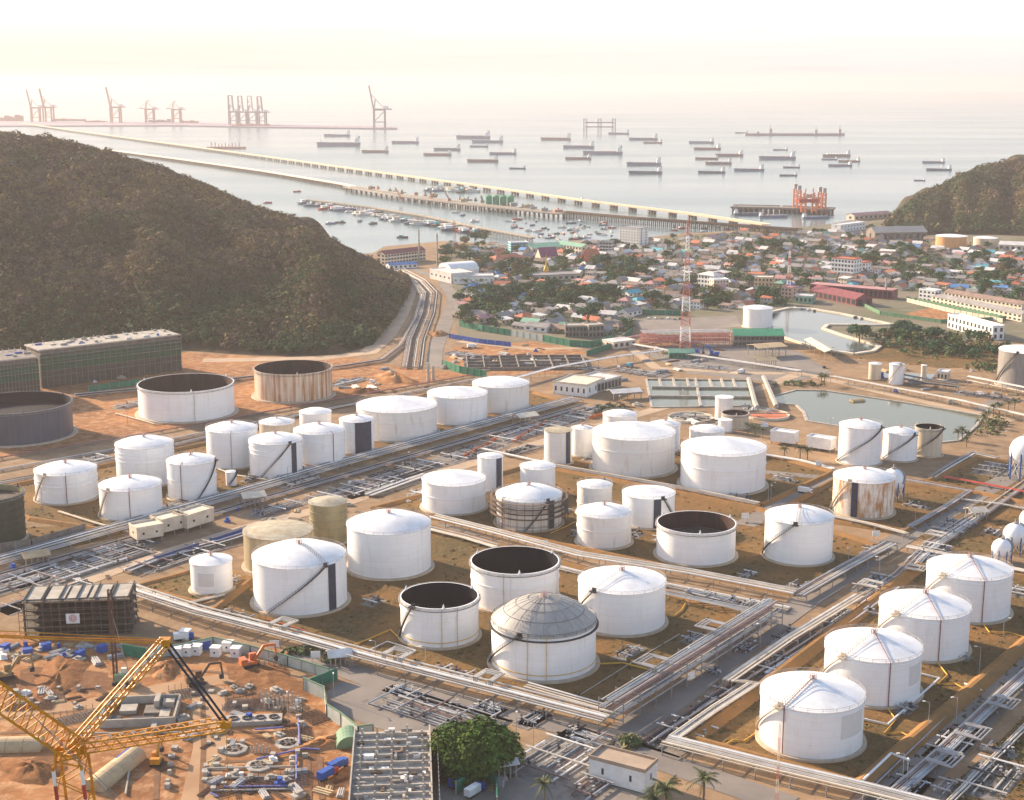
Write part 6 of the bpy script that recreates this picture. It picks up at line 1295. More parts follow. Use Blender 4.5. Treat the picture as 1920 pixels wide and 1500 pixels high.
# undergrowth of the town and the banks as one mass
cs, rs, cl = [], [], []
while len(cs) < 3600:
    y = rg.uniform(438, 640); x = rg.uniform(835, 1958)
    if inpoly(x, y, TOWN):
        g = gp(x, y)
        if free(g.x, g.y, -1.0): cs.append((g.x, g.y, .8)); rs.append(rg.uniform(1.4, 3.6)); cl.append(GRN[rg.choice((0, 0, 1, 2, 3))] * rg.uniform(.8, 1.4))
for x, y, sx, sy, n_ in ((1800, 660, 80, 12, 220), (1860, 690, 40, 10, 90), (1180, 1395, 20, 8, 40), (1500, 722, 40, 6, 30), (1150, 772, 34, 6, 40), (1860, 800, 30, 20, 40), (620, 1240, 8, 6, 14), (560, 1225, 30, 4, 20), (1140, 765, 30, 6, 30)):
    for _ in range(n_):
        g = gp(x + rg.gauss(0, sx * .5), y + rg.gauss(0, sy * .5)); cs.append((g.x, g.y, .5)); rs.append(rg.uniform(1.0, 2.4)); cl.append((GRN[3], GRN[4], GRN[1])[rg.randrange(3)] * rg.uniform(.8, 1.3))
tag(leaf_cloud('undergrowth', np.array(cs), rs, cl, 14, .33, LEAF), 'low bushes and scrub between the houses and along the banks', 'undergrowth', kind='stuff')

cs, rs, cl = [], [], []
TZ = [(920, 585, 40, 22, 60), (1010, 575, 70, 16, 70), (1090, 565, 50, 12, 40), (890, 550, 26, 14, 24), (1180, 515, 60, 20, 50), (1000, 515, 60, 16, 40), (1330, 560, 60, 12, 24), (1450, 500, 120, 30, 60), (1700, 500, 120, 26, 70), (1880, 540, 50, 22, 30), (1170, 600, 14, 20, 12), (1690, 640, 60, 10, 20), (1800, 660, 70, 12, 40), (1150, 470, 60, 10, 16), (900, 480, 40, 12, 20)]
for x, y, sx, sy, n_ in TZ:
    for _ in range(n_):
        g = gp(x + rg.gauss(0, sx * .6), y + rg.gauss(0, sy * .6))
        if free(g.x, g.y, -3.0):
            c_ = GRN[rg.choice((0, 0, 1, 2, 3))] * rg.uniform(.7, 1.3)
            for _k in range(5): cs.append((g.x + rg.gauss(0, 2), g.y + rg.gauss(0, 2), rg.uniform(2, 6))); rs.append(rg.uniform(1.6, 2.8)); cl.append(c_ * rg.uniform(.8, 1.2))
tag(leaf_cloud('tree_cover', np.array(cs), rs, cl, 16, .3, LEAF), 'dense green thicket filling the gaps between the town houses', 'thicket', kind='stuff')
# ================================================================ SEA FRONT: piers, port cranes, ships, boats
def pier(label, pts, w, zdeck, bents, deckm, side=CREAM, wall=0.0, bw=1.2, name='pier', rail_=True):
    G = [gp(x, y, SEA_Z) for x, y in pts]; o = G[0].copy(); o.z = 0; t = thing(name, label, 'pier', o); P = [g - G[0] for g in G]
    for i in range(len(P) - 1):
        MB().bar(P[i] + Vector((0, 0, zdeck)), P[i + 1] + Vector((0, 0, zdeck)), w, 1.2).build('deck', deckm, t)
        if rail_:
            d = (P[i + 1] - P[i]).normalized(); s = Vector((-d.y, d.x, 0)) * (w / 2)
            for e in (1, -1): MB().bar(P[i] + s * e + Vector((0, 0, zdeck + 1.1)), P[i + 1] + s * e + Vector((0, 0, zdeck + 1.1)), .4, 1.1).build('parapet', side, t)
    tot = sum((P[i + 1] - P[i]).length for i in range(len(P) - 1)); me = None
    for i in range(len(P) - 1):
        d = P[i + 1] - P[i]; k_ = max(1, int(round(bents * d.length / tot))); dn = d.normalized(); s = Vector((-dn.y, dn.x, 0))
        for k in range(k_):
            c = P[i] + d * (k + .5) / k_
            if me is None:
                b = MB()
                for e in (-.42, 0, .42): b.box(0, e * w, SEA_Z - 2, bw, bw, zdeck - SEA_Z + 1.6)
                b.box(0, 0, zdeck - 1.8, bw * 1.4, w, 1.2); q_ = b.build('pile_bent', CONCD, t); me = q_.data
            else: q_ = bpy.data.objects.new('pile_bent', me); COL.objects.link(q_); q_.parent = t
            q_.location = c; q_.rotation_euler.z = math.atan2(dn.y, dn.x)
    return t
CRM = mat('crane_hazed_red', (.52, .24, .17), (.42, .20, .14), scale=.05); CRB = mat('crane_hazed_violet', (.30, .22, .28), (.24, .18, .23), scale=.05)  # crane colours kept pale, some of the distance haze painted in
PDK = mat('pier_deck', (.58, .44, .29), (.48, .36, .24), scale=.02, rough=.9)
pier('longest pier, an ochre line slanting from the far port to the town shore', [(40, 234), (200, 257), (450, 292), (700, 328), (900, 356), (1100, 385), (1280, 408), (1436, 431)], 13, 4.5, 100, PDK, bw=3.0)
pier('second long pier on pale piles, nearer than the ochre one', [(190, 284), (330, 303), (500, 328), (640, 352), (662, 357)], 9, 4.5, 100, PDK, WHITE, bw=1.8)
pier('wide working jetty with cranes and green silos at the end of the second pier', [(655, 358), (760, 376), (900, 394), (1056, 410)], 24, 5, 30, mat('jetty_deck', (.30, .25, .20), (.22, .18, .15), scale=.05), CONC, bw=2)
pier('timber trestle running from the jetty to the town shore', [(1056, 408), (1200, 421), (1350, 432), (1500, 443)], 10, 6, 60, WOOD, WOOD, bw=1.0)
pier('thin fishing pier lined with moored boats', [(575, 382), (700, 398), (800, 415), (900, 437), (1000, 456)], 5, 4, 60, CONCD, CONC, bw=.8)
b = MB(); P = [gp(x, y, SEA_Z) for x, y in ((-60, 238), (330, 237), (500, 240), (745, 243), (745, 240), (520, 236), (330, 231), (-60, 229))]; b.prism([(p.x, p.y) for p in P], SEA_Z - 1, 3.0); tag(b.build('port_quay', CRB), kind='structure')
def sts(label, px, py, top, up=True, m=PIPE3, boom=None):
    g = gp(px, py, SEA_Z); g.z = 2.6; s = (vh(px, top, g) - 2.6) / (100.0 if up else 72.0); t = thing('port_crane', label, 'port crane', g, random.uniform(-.15, .15), 'container cranes of the far port', s)
    for x in (-13, 13):
        for y in (-9, 9): MB().bar((x, y, 0), (x, y, 44), 3.8).build('leg', m, t)
    for y in (-9, 9): MB().bar((-13, y, 14), (13, y, 14), 1.8).bar((-13, y, 42), (13, y, 42), 2.2).bar((-13, y, 15), (13, y, 41), 1.2).build('portal_beam', m, t)
    MB().bar((-13, -9, 44), (-13, 9, 44), 2).bar((-13, 9, 44), (-9, 0, 68), 1.8).bar((-13, -9, 44), (-9, 0, 68), 1.8).bar((-9, 0, 68), (13, 0, 44), 1.4).build('apex_frame', m, t)
    for y in (-3, 3): MB().bar((-13, y, 44), (30, y, 44), 3.0).build('girder', m, t)
    b = MB()
    if up and 'close' in label or 'four' in label:
        for y in (-4, 4): b.bar((-15, y, 45), (-15, y, 98), 2.6).bar((2, y, 45), (-2, y, 98), 2.6).bar((-15, y, 98), (-2, y, 98), 2.6)
        for z in (60, 78): b.bar((-15, -4, z), (2, -4, z), 1.6).bar((-15, -4, z), (1, -4, z + 16), 1.2)
    elif up:
        for y in (-3, 3): b.bar((-14, y, 45), (-24, y, 100), 3.0)
        for z in (58, 72, 86, 99): b.bar((-14 - (z - 45) * .18, -3, z), (-14 - (z - 45) * .18, 3, z), 1.6)
        b.bar((-9, 0, 68), (-20, 0, 80), 1.2)
    else:
        for y in (-3, 3): b.bar((-14, y, 45), (-34, y, 47), 2.2)
        b.bar((-34, -3, 47), (-34, 3, 47), 1.8).bar((-9, 0, 68), (-30, 0, 48), 1.0).bar((-9, 0, 70), (2, 0, 71), 2.4)
    b.build('boom', m, t); MB().box(16, 0, 45, 12, 8, 7).build('machinery_house', WHITE, t)
for l_, x, y, tp, up, m_ in (('port crane with raised boom, leftmost of the far port', 68, 230, 168, True, CRM), ('port crane with raised boom, second from the left edge', 92, 230, 166, True, CRM), ('tallest reddish port crane left of the two squat ones', 218, 232, 163, True, CRM), ('squat reddish port crane with lowered boom, left of a pair', 282, 232, 188, False, CRM), ('squat reddish port crane with lowered boom, right of a pair', 332, 232, 189, False, CRM),
    ('leftmost of the four dark cranes standing close together', 438, 236, 178, True, CRB), ('second from the left of the four close dark cranes', 456, 236, 179, True, CRB), ('third from the left of the four close dark cranes', 474, 236, 179, True, CRB), ('rightmost of the four close dark cranes', 492, 236, 180, True, CRB), ('lone very tall crane at the right tip of the port quay', 712, 242, 160, True, CRB)): sts(l_, x, y, tp, up, m_)
for i, (x, y, w_, h_) in enumerate(((300, 231, 40, 14), (355, 232, 34, 12), (130, 229, 60, 12), (20, 229, 46, 30), (470, 238, 70, 10), (180, 231, 40, 8))):
    g = gp(x, y, SEA_Z); m_ = (g.y * CP + H * SP) / FPX; b = MB()
    for k in range(7): b.box((-.5 + (k + .5) / 7) * w_ * m_, 0, 0, w_ * m_ / 7.3, 30, h_ * (.5 + .5 * random.random()))
    o = b.build('container_stack', random.choice((CRB, CRM, GREYP)), loc=(g.x, g.y, 3)); tag(o, ORD[i] + ' hazy row of stacked containers on the far port quay', 'container stack', 'container stacks on the far quay')
# ---- ships
def hull_pts(L, Wd, h): return [(-L / 2, -Wd / 2), (L * .36, -Wd / 2), (L * .46, -Wd * .28), (L / 2, 0), (L * .46, Wd * .28), (L * .36, Wd / 2), (-L / 2, Wd / 2)]
def ship_proto(label, hm, L=100, kind='bulk', hh=7.0):
    t = thing('cargo_ship', label, 'ship'); Wd = L * .16; P = hull_pts(L, Wd, hh); n = len(P); b = MB()
    vs = [(x * .95, y * .8, SEA_Z - 2) for x, y in P] + [(x, y, SEA_Z + hh + (2.2 if x > L * .3 else 0)) for x, y in P]
    b.add(vs, [tuple(range(n, 2 * n))] + [(i, (i + 1) % n, n + (i + 1) % n, n + i) for i in range(n)]); b.build('hull', hm, t)
    d0 = SEA_Z + hh; w = MB()
    for k, (sx, z) in enumerate(((12, 0), (11, 3), (10, 6), (8, 9))): w.box(-L * .42, 0, d0 + z, sx, Wd * (.9 - .1 * k), 3)
    br = w.build('bridge', WHITE, t); MB().box(-L * .42 + 4.2, 0, d0 + 10, .3, Wd * .5, 1.2).build('window', GLASS, br)
    MB().box(-L * .46, 0, d0 + 9, 3.5, 3.5, 7).build('funnel', hm, t); MB().bar((-L * .41, 0, d0 + 12), (-L * .41, 0, d0 + 20), .8).build('mast', STEEL, t)
    if kind == 'bulk':
        for k in range(5): MB().box(-L * .28 + L * .13 * k, 0, d0, L * .1, Wd * .7, 1.8).build('hatch', CRB if k % 2 else CRM, t)
        MB().bar((L * .4, 0, d0), (L * .4, 0, d0 + 10), .7).build('foremast', STEEL, t)
    elif kind == 'gear':
        for k in range(7): MB().box(-L * .3 + L * .1 * k, 0, d0, L * .07, Wd * .8, 5).build('deck_tank', WHITE, t)
    else:
        MB().box(0, 0, d0, L * .7, Wd * .5, .8).build('deck_trunk', hm, t)
        for k in range(6): MB().bar((-L * .3 + L * .12 * k, 0, d0), (-L * .3 + L * .12 * k, 0, d0 + 3), .6).build('vent', STEEL, t)
    return t
HG = mat('hazed_hull_grey', (.19, .23, .33), (.15, .19, .27), scale=.03); HB = mat('hazed_hull_brown', (.30, .19, .18), (.24, .16, .155), scale=.03); HN = mat('hazed_hull_blue_black', (.12, .16, .22), (.09, .12, .17), scale=.03)  # hull paints lightened: part of the distance haze is put into their colour
SP_ = [ship_proto('', HG), ship_proto('', HB), ship_proto('', HN, kind='tanker'), ship_proto('', HG, kind='tanker'), ship_proto('', HB, kind='gear')]
SN = ['grey-hulled cargo ship with hatches', 'brown-hulled cargo ship with hatches', 'dark blue tanker', 'grey low tanker', 'brown ship with white deck tanks']
SH = [(632, 256, 50, 3), (635, 274, 83, 0), (703, 286, 52, 1), (760, 269, 52, 0), (838, 282, 52, 0), (820, 292, 54, 1), (887, 260, 66, 0), (914, 268, 60, 3), (898, 276, 36, 0), (943, 290, 52, 0), (905, 304, 60, 1), (970, 317, 32, 2), (1042, 263, 58, 1), (1085, 278, 60, 0), (1130, 290, 76, 0), (1084, 299, 50, 1), (1206, 263, 55, 0), (1224, 269, 36, 1), (1207, 310, 66, 0), (1315, 269, 48, 0), (1326, 281, 52, 1), (1325, 299, 44, 1), (1367, 293, 54, 1), (1347, 308, 50, 4), (1334, 325, 52, 2), (1404, 321, 58, 0), (1457, 299, 70, 0), (1463, 282, 28, 3), (1568, 294, 54, 4), (1592, 304, 42, 1), (1575, 312, 46, 0), (1484, 315, 32, 2), (1478, 330, 34, 2), (1750, 306, 44, 0), (1760, 320, 48, 2), (1724, 339, 22, 2), (1210, 326, 64, 2), (1555, 300, 30, 3), (1160, 252, 40, 3), (1390, 250, 24, 3)]
byk = {}
for s in SH: byk.setdefault(s[3], []).append(s)
for k, L_s in byk.items():
    L_s.sort()
    for j, (x, y, w_, _) in enumerate(L_s):
        g = gp(x, y, SEA_Z); sc = w_ * (g.y * CP + H * SP) / FPX / 100.0; g.z = SEA_Z * (1 - sc) * 1.0
        lb = f'{SN[k]} at anchor, {ORD[j]} from the left of its kind'
        if j == 0: o = SP_[k]; o.location = g; o.scale = (sc, sc, sc); o['label'] = lb
        else: o = dup(SP_[k], g, sc=sc, label=lb)
        o.rotation_euler.z = math.pi + random.uniform(-.12, .12); o['group'] = 'ships at anchor in the bay'
# platforms far out
t = thing('jackup_platform', 'hazy three-towered offshore platform far out in the bay', 'platform', gp(1124, 250, SEA_Z)); m_ = mpp(1124, 250)
for x in (-27, 0, 27): MB().truss((x * m_, 0, 0), (x * m_, 0, 28 * m_), 6 * m_, 6 * m_, 5, 1.1 * m_, .6 * m_).build('tower', CRB, t)
for z in (12, 20): MB().bar((-27 * m_, 0, z * m_), (27 * m_, 0, z * m_), 2.2 * m_).build('bridge_beam', CRB, t)
t = thing('dredger', 'long hazy work vessel with masts at the horizon, right of centre', 'ship', gp(1490, 254, SEA_Z)); m_ = mpp(1490, 254); MB().prism([(x * m_ * 1.9, y * m_) for x, y in hull_pts(100, 16, 5)], 0, 4 * m_).build('hull', CRB, t)
for x, h_ in ((-46, 22), (40, 16), (85, 20), (-70, 8)): MB().box(x * m_, 0, 4 * m_, 5 * m_, 5 * m_, h_ * m_ * .4).bar((x * m_, 0, 4 * m_), (x * m_, 0, h_ * m_), m_).build('deckhouse', GREYP, t)
t = thing('cluster_vessel', 'barge with many short masts moored beside the longest pier', 'ship', gp(425, 279, SEA_Z)); m_ = mpp(425, 279); MB().prism([(x * m_ * .74, y * m_ * .6) for x, y in hull_pts(100, 16, 5)], 0, 4 * m_).build('hull', CRM, t)
for k in range(9): MB().bar(((-28 + k * 6.5) * m_, 0, 3 * m_), ((-28 + k * 6.5) * m_, 0, (9 + 5 * random.random()) * m_), 1.4 * m_).build('mast', CRM, t)
# coal jetty with red unloaders, front right
pier('dark coal jetty carrying red unloader towers', [(1372, 396), (1460, 398), (1560, 402)], 40, 5, 20, CONCD, CONCD, bw=3)
for i, (x, y, tp) in enumerate(((1490, 398, 346), (1497, 400, 349), (1536, 400, 352), (1544, 402, 354))):
    g = gp(x, y, SEA_Z); h = vh(x, tp, g); g.z = 4; t = thing('unloader_tower', ('first', 'second', 'third', 'last')[i] + ' red and grey unloader tower from the left on the coal jetty', 'unloader', g)
    MB().truss((0, 0, 0), (0, 0, h - 10), 5, 5, 8, 1.1, .7).build('tower', ORANGE, t); MB().box(0, 0, h - 10, 5, 5, 7).build('tower_head', GREYP, t)
for i, (x, y, dx) in enumerate(((1506, 398, 14), (1526, 398, -14))):
    t = thing('unloader_crane', ('left', 'right')[i] + ' bright red slewing crane between the unloader towers', 'crane', gp(x, y, 4)); b = MB(); b.truss((0, 0, 0), (0, 0, 20), 6, 6, 4, 1.2, .8); b.build('tower', ORANGE, t); MB().truss((-dx * .6, 0, 18), (dx * 1.2, 0, 26), 3, 3, 6, .9, .6).build('boom', ORANGE, t); MB().box(0, 0, 14, 14, 8, 5).build('machine_house', REDP, t)
    MB().bar((0, 0, 20), (dx * .2, 0, 34), 1.4).build('a_frame', ORANGE, t)
for i, (x, y, w_, m_) in enumerate(((1405, 404, 60, HN), (1450, 408, 56, HG), (1530, 410, 56, HN), (1400, 396, 50, HG))):
    g = gp(x, y, SEA_Z); sc = w_ * mpp(x, y) / 100; o = dup(SP_[(2, 0, 3, 0)[i]], (g.x, g.y, SEA_Z * (1 - sc)), .1 * i, ORD[i] + ' dark barge from the left moored along the coal jetty', 'barges at the coal jetty', sc); 
# jetty things
t = thing('silo_group', 'cluster of bright green silos on the working jetty', 'silo', gp(937, 392, SEA_Z))
for i in range(4):
    for j in range(2): MB().lathe([(5, 4), (5, 19), (.1, 21)], 14, -17 + i * 11.2, j * 10, 0).build('silo', mat('silo_green', (.04, .34, .16), (.03, .26, .12), scale=.1), t, smooth=True)
MB().box(0, 5, 3, 50, 24, 1.5).build('base', CONCD, t)
for i, (x, y, hpx) in enumerate(((752, 383, 22), (842, 386, 24), (810, 380, 18), (905, 390, 14))):
    g = gp(x, y, SEA_Z); g.z = 5.6; h = hpx * mpp(x, y); t = thing('jetty_crane', ORD[i] + ' jetty crane from the left on the working jetty', 'crane', g, .4 * i); MB().box(0, 0, 0, 6, 4, 4).build('cab', CRM, t); MB().truss((0, 0, 3), (-h * .5, 0, h), 1.6, 1.6, 10, .5, .3).build('boom', ORANGE if i == 0 else STEEL, t)
rg = random.Random(8)
for i in range(26):
    f = rg.random(); x, y = 665 + f * 390, 359 + f * 50; g = gp(x, y + rg.uniform(-2, 2), SEA_Z); o = MB().box(0, 0, 0, rg.uniform(4, 14), rg.uniform(3, 7), rg.uniform(1.5, 5)).box(0, 0, 0, 2, 2, 6).build('cargo_pile', rg.choice((CONCD, WOOD, CRM, GREYP, TAN)), loc=(g.x, g.y, 5.6), rz=rg.uniform(0, .6)); tag(o, 'small pile of cargo and sheds on the working jetty deck', 'cargo', 'cargo piles on the working jetty')
for i in range(9):
    f = i / 8; g = gp(1060 + f * 110, 412 + f * 10, SEA_Z)
def boat_proto(label, L, hm, cabm):
    t = thing('fishing_boat', label, 'boat'); P = hull_pts(L, L * .28, 2); n = len(P); b = MB(); b.add([(x * .85, y * .6, SEA_Z - .6) for x, y in P] + [(x, y, SEA_Z + L * .09 + (.8 if x > L * .3 else 0)) for x, y in P], [tuple(range(n, 2 * n))] + [(i, (i + 1) % n, n + (i + 1) % n, n + i) for i in range(n)]); b.build('hull', hm, t)
    MB().box(-L * .15, 0, SEA_Z + L * .09, L * .3, L * .18, L * .12).box(-L * .15, 0, SEA_Z + L * .21, L * .36, L * .22, .25).build('cabin', cabm, t); MB().bar((L * .1, 0, SEA_Z), (L * .1, 0, SEA_Z + L * .42), .2).build('mast', STEEL, t); return t
BT = [boat_proto('', 14, HN, WHITE), boat_proto('', 14, WHITE, CREAM), boat_proto('', 14, REDP, WHITE), boat_proto('', 14, WOOD, CYAN), boat_proto('', 14, HG, WHITE)]
BN = ['dark blue', 'white', 'red', 'brown', 'grey']; BL = {}
for i in range(48):
    f = (i + rg.random()) / 48; x = 572 + f * 330; y = 380 + f * 56 + rg.uniform(-1, 6); BL.setdefault((rg.randrange(5), 'at the fishing pier'), []).append((x, y, rg.uniform(1.0, 2.2)))
for i in range(16): BL.setdefault((rg.choice((1, 1, 3, 4)), 'rafted at the longest pier'), []).append((808 + i * 5.5, 355 + rg.uniform(-1, 4) + i * .2, rg.uniform(1.4, 2.4)))
for i in range(64): BL.setdefault((rg.randrange(5), 'afloat in the town harbour'), []).append((rg.uniform(950, 1150), rg.uniform(415, 450), rg.uniform(.5, .95)))
for i in range(10): BL.setdefault((rg.randrange(5), 'afloat near the mast shore'), []).append((rg.uniform(1260, 1380), rg.uniform(426, 436), rg.uniform(.5, .9)))
for x, y, k in ((557, 360, 2), (502, 381, 2), (638, 418, 3), (700, 420, 3), (620, 420, 4), (675, 415, 4), (855, 399, 1), (868, 404, 4), (755, 446, 3), (1090, 374, 2), (970, 412, 2), (890, 416, 1)): BL.setdefault((k, 'afloat alone between piers'), []).append((x, y, 1.1))
PL = [False] * 5
for (k, where), L_s in BL.items():
    L_s.sort()
    for j, (x, y, sc) in enumerate(L_s):
        g = gp(x, y, SEA_Z); g.z = SEA_Z * (1 - sc); rz = rg.uniform(0, 6.28) if 'afloat' in where else rg.gauss(.5, .25)
        lb = f'small {BN[k]} boat {where}, {ORD[j]} from left of its colour'
        if not PL[k]: o = BT[k]; PL[k] = True; o.location = g; o.scale = (sc,) * 3; o.rotation_euler.z = rz; o['label'] = lb
        else: o = dup(BT[k], g, rz, lb, sc=sc)
        o['group'] = 'small boats in the harbour'
# ================================================================ VEHICLES AND SMALL SITE CLUTTER
def car_proto(label, m, L=4.4, hgt=1.5, van=False):
    t = thing('van' if van else 'car', label, 'van' if van else 'car'); w = 1.9; l = L / 2
    pf = [(-l, .35), (l, .35), (l, .8), (l * .55, .95), (l * .25, hgt), (-l * .7, hgt), (-l, .95)] if not van else [(-l, .4), (l, .4), (l, 1.1), (l * .8, hgt), (-l, hgt)]
    n = len(pf); b = MB(); b.add([(x, -w / 2, z) for x, z in pf] + [(x, w / 2, z) for x, z in pf], [tuple(range(n)), tuple(range(2 * n - 1, n - 1, -1))] + [(i, n + i, n + (i + 1) % n, (i + 1) % n) for i in range(n)]); b.build('body', m, t)
    for s in (-1, 1): MB().box(-l * .15, s * (w / 2 + .01), hgt * .64, L * .4, .03, hgt * .24).build('window', GLASS, t)
    for x in (-l * .62, l * .62):
        for s in (-1, 1): MB().tube([(x, s * (w / 2 - .2), .34), (x, s * (w / 2 + .04), .34)], .34, 10).build('wheel', DARK, t)
    return t
def truck_proto(label, m, bm):
    t = thing('truck', label, 'truck'); MB().box(3, 0, .6, 1.9, 2.3, 2.2).build('cab', m, t); MB().box(-1.1, 0, 1.0, 6, 2.4, 2.4).build('cargo_box', bm, t); MB().box(3.97, 0, 1.7, .06, 2.0, .8).build('windscreen', GLASS, t); MB().box(0, 0, .55, 7.6, 1.2, .35).build('chassis', DARK, t)
    for x in (3, -1.6, -3):
        for s in (-1, 1): MB().tube([(x, s * .8, .5), (x, s * 1.2, .5)], .5, 10).build('wheel', DARK, t)
    return t
CARS = [('white car', WHITE, [(1216, 598), (1228, 598), (1252, 598), (1490, 578), (1515, 582), (1630, 600), (893, 640), (1160, 690)]), ('silver car', GREYP, [(1240, 598), (1264, 599), (1502, 580), (1615, 598), (870, 638)]), ('dark car', NAVY, [(1275, 599), (1605, 596), (1527, 584), (1545, 690)])]
for nm, m_, ps in CARS:
    o = None; ps.sort()
    for j, (x, y) in enumerate(ps):
        lb = f'small {nm} parked on the far yards, {ORD[j]} from the left of its colour'
        if o is None: o = car_proto(lb, m_); o.location = gp(x, y); o.rotation_euler.z = 1.5
        else: dup(o, gp(x, y), random.choice((1.4, 1.5, 0.2)), lb)
        o['group'] = 'cars parked on the far yards'
TRK = [('white box truck with blue cab at the foot of the dark concrete frame', 345, 1200, BLUE, WHITE), ('blue truck parked below the big round tree, left of two', 860, 1472, BLUE, BLUE), ('blue and white truck parked below the big round tree, right of two', 890, 1490, BLUE, WHITE), ('white truck beside the blue sheet fence in the valley yard', 885, 652, WHITE, WHITE), ('blue truck on the yard left of the settling basins', 1180, 688, BLUE, CYAN), ('grey truck on the paved yard before the tan canopies', 1390, 700, GREYP, WHITE), ('white truck near the rust-blotched tank on the lane', 1510, 925, WHITE, WHITE), ('red lorry in the orange soil beside the blue truck', 615, 1458, REDP, BLUE), ('blue lorry parked at the orange soil ridge', 634, 1442, BLUE, BLUE)]
for l_, x, y, m_, bm in TRK: t = truck_proto(l_, m_, bm); t.location = gp(x, y); t.rotation_euler.z = random.choice((GA, GB, .3)); t.scale = (.85,) * 3
# stacked materials: many small heaps, each an object, of six kinds
rg = random.Random(31)
def stack_proto(k):
    b = MB()
    if k == 0:
        for i in range(5): b.box(0, -1 + i * .5, 0, 4.5, .35, .5 + .2 * (i % 2))
        return b.build('timber_stack', TAN)
    if k == 1:
        for i in range(4): b.tube([(-2.5, -.9 + i * .6, .3), (2.5, -.9 + i * .6, .3)], .28, 6)
        for i in range(3): b.tube([(-2.5, -.6 + i * .6, .8), (2.5, -.6 + i * .6, .8)], .28, 6)
        return b.build('pipe_stack', PIPE2)
    if k == 2:
        for x, y, z in ((-.7, 0, 0), (.7, .1, 0), (0, .05, 1.1)): b.box(x, y, z, 1.2, 1.2, 1.0)
        return b.build('crate_stack', BLUE)
    if k == 3:
        for i in range(9): b.bar((-2.6, -.8 + i * .2, .15 + .1 * (i % 3)), (2.6, -.7 + i * .19, .15 + .1 * (i % 3)), .12)
        return b.build('rebar_bundle', mat('rebar', (.16, .08, .05), (.11, .06, .04), scale=.8))
    if k == 4:
        b.box(0, 0, 0, 2.6, 2.0, .2); b.box(.2, 0, .2, 2.0, 1.6, .7); b.box(-.3, .2, .9, 1.2, 1.0, .5); return b.build('pallet_stack', WHITE)
    b.prism([(-1.6, -1), (1.4, -1.2), (1.8, .6), (.3, 1.2), (-1.5, .9)], 0, .7); b.box(.1, 0, .7, 1.4, 1.0, .5); return b.build('concrete_rubble', CONC)
ST = [stack_proto(k) for k in range(6)]; SNM = ['timber planks', 'grey pipes', 'blue crates', 'rusty reinforcing bars', 'white pallets', 'concrete lumps']
ZONES = [((0, 1205, 230, 1245), 'at the upper left of the building site', 34), ((330, 1280, 580, 1400), 'in the middle of the building site', 34), ((20, 1290, 200, 1330), 'along the left site track', 16), ((380, 1420, 640, 1495), 'at the lower edge of the building site', 34), ((220, 1120, 250, 1200), 'beside the dark concrete frame', 8), ((20, 1040, 250, 1100), 'in the left pipe field', 20), ((420, 950, 560, 1020), 'on the sandy road near the beige cabins', 22), ((640, 890, 800, 960), 'on the sandy road past the olive tank', 18), ((850, 640, 1050, 700), 'round the sunken foundation grid', 26), ((860, 1400, 960, 1490), 'under the big round tree', 10), ((1200, 640, 1400, 700), 'on the yard near the tall mast', 20), ((0, 700, 260, 740), 'below the netted blocks', 10), ((640, 690, 860, 745), 'in the valley soil yard', 14), ((1150, 700, 1200, 770), 'near the open shelter', 6), ((1560, 690, 1900, 760), 'along the far pond bank', 20), ((1290, 770, 1440, 800), 'round the clarifiers', 12)]
first = [True] * 6
for (x0, y0, x1, y1), wh, n_ in ZONES:
    for i in range(n_):
        k = rg.choice((0, 0, 0, 1, 1, 1, 1, 2, 3, 3, 3, 3, 4, 5, 5, 5, 5)); g = gp(rg.uniform(x0, x1), rg.uniform(y0, y1)); s = rg.uniform(.7, 1.3) * (1.5 if y0 < 800 else 1.0); lb = f'low stack of {SNM[k]} {wh}'
        if first[k]: o = ST[k]; first[k] = False; o.location = g; o.rotation_euler.z = rg.uniform(0, 3)
        else: o = dup(ST[k], g, rg.uniform(0, 3), sc=s)
        tag(o, lb, 'stack', 'material stacks ' + wh)
# low walls, kerbs and trench marks give the site its grain
TRM = mat('trench_dark', (.20, .10, .05), (.13, .065, .03), scale=.3, rough=.95)
for i, p in enumerate(([(380, 1290), (382, 1400), (378, 1500)], [(300, 1370), (292, 1500)], [(0, 1348), (180, 1330), (310, 1300)], [(0, 1375), (120, 1372), (200, 1360)], [(330, 1380), (420, 1372), (560, 1376)], [(390, 1430), (560, 1424)], [(388, 1455), (560, 1450)], [(386, 1474), (560, 1468)], [(250, 1250), (420, 1262), (520, 1290)], [(420, 1310), (480, 1300), (580, 1330)], [(576, 1400), (580, 1500)], [(600, 1420), (604, 1500)])):
    ribbon('trench_track', p, 1.6, .14 + .004 * i, TRM)
for i, p in enumerate(([(388, 1444), (556, 1440)], [(392, 1462), (552, 1458)], [(396, 1486), (560, 1482)], [(248, 1405), (236, 1492)], [(152, 1378), (360, 1376)])): line(ORD[i] + ' long pale beam lying on the building site counted from behind', p, .3, CONC, .2, 'beam', 'ground_beam')

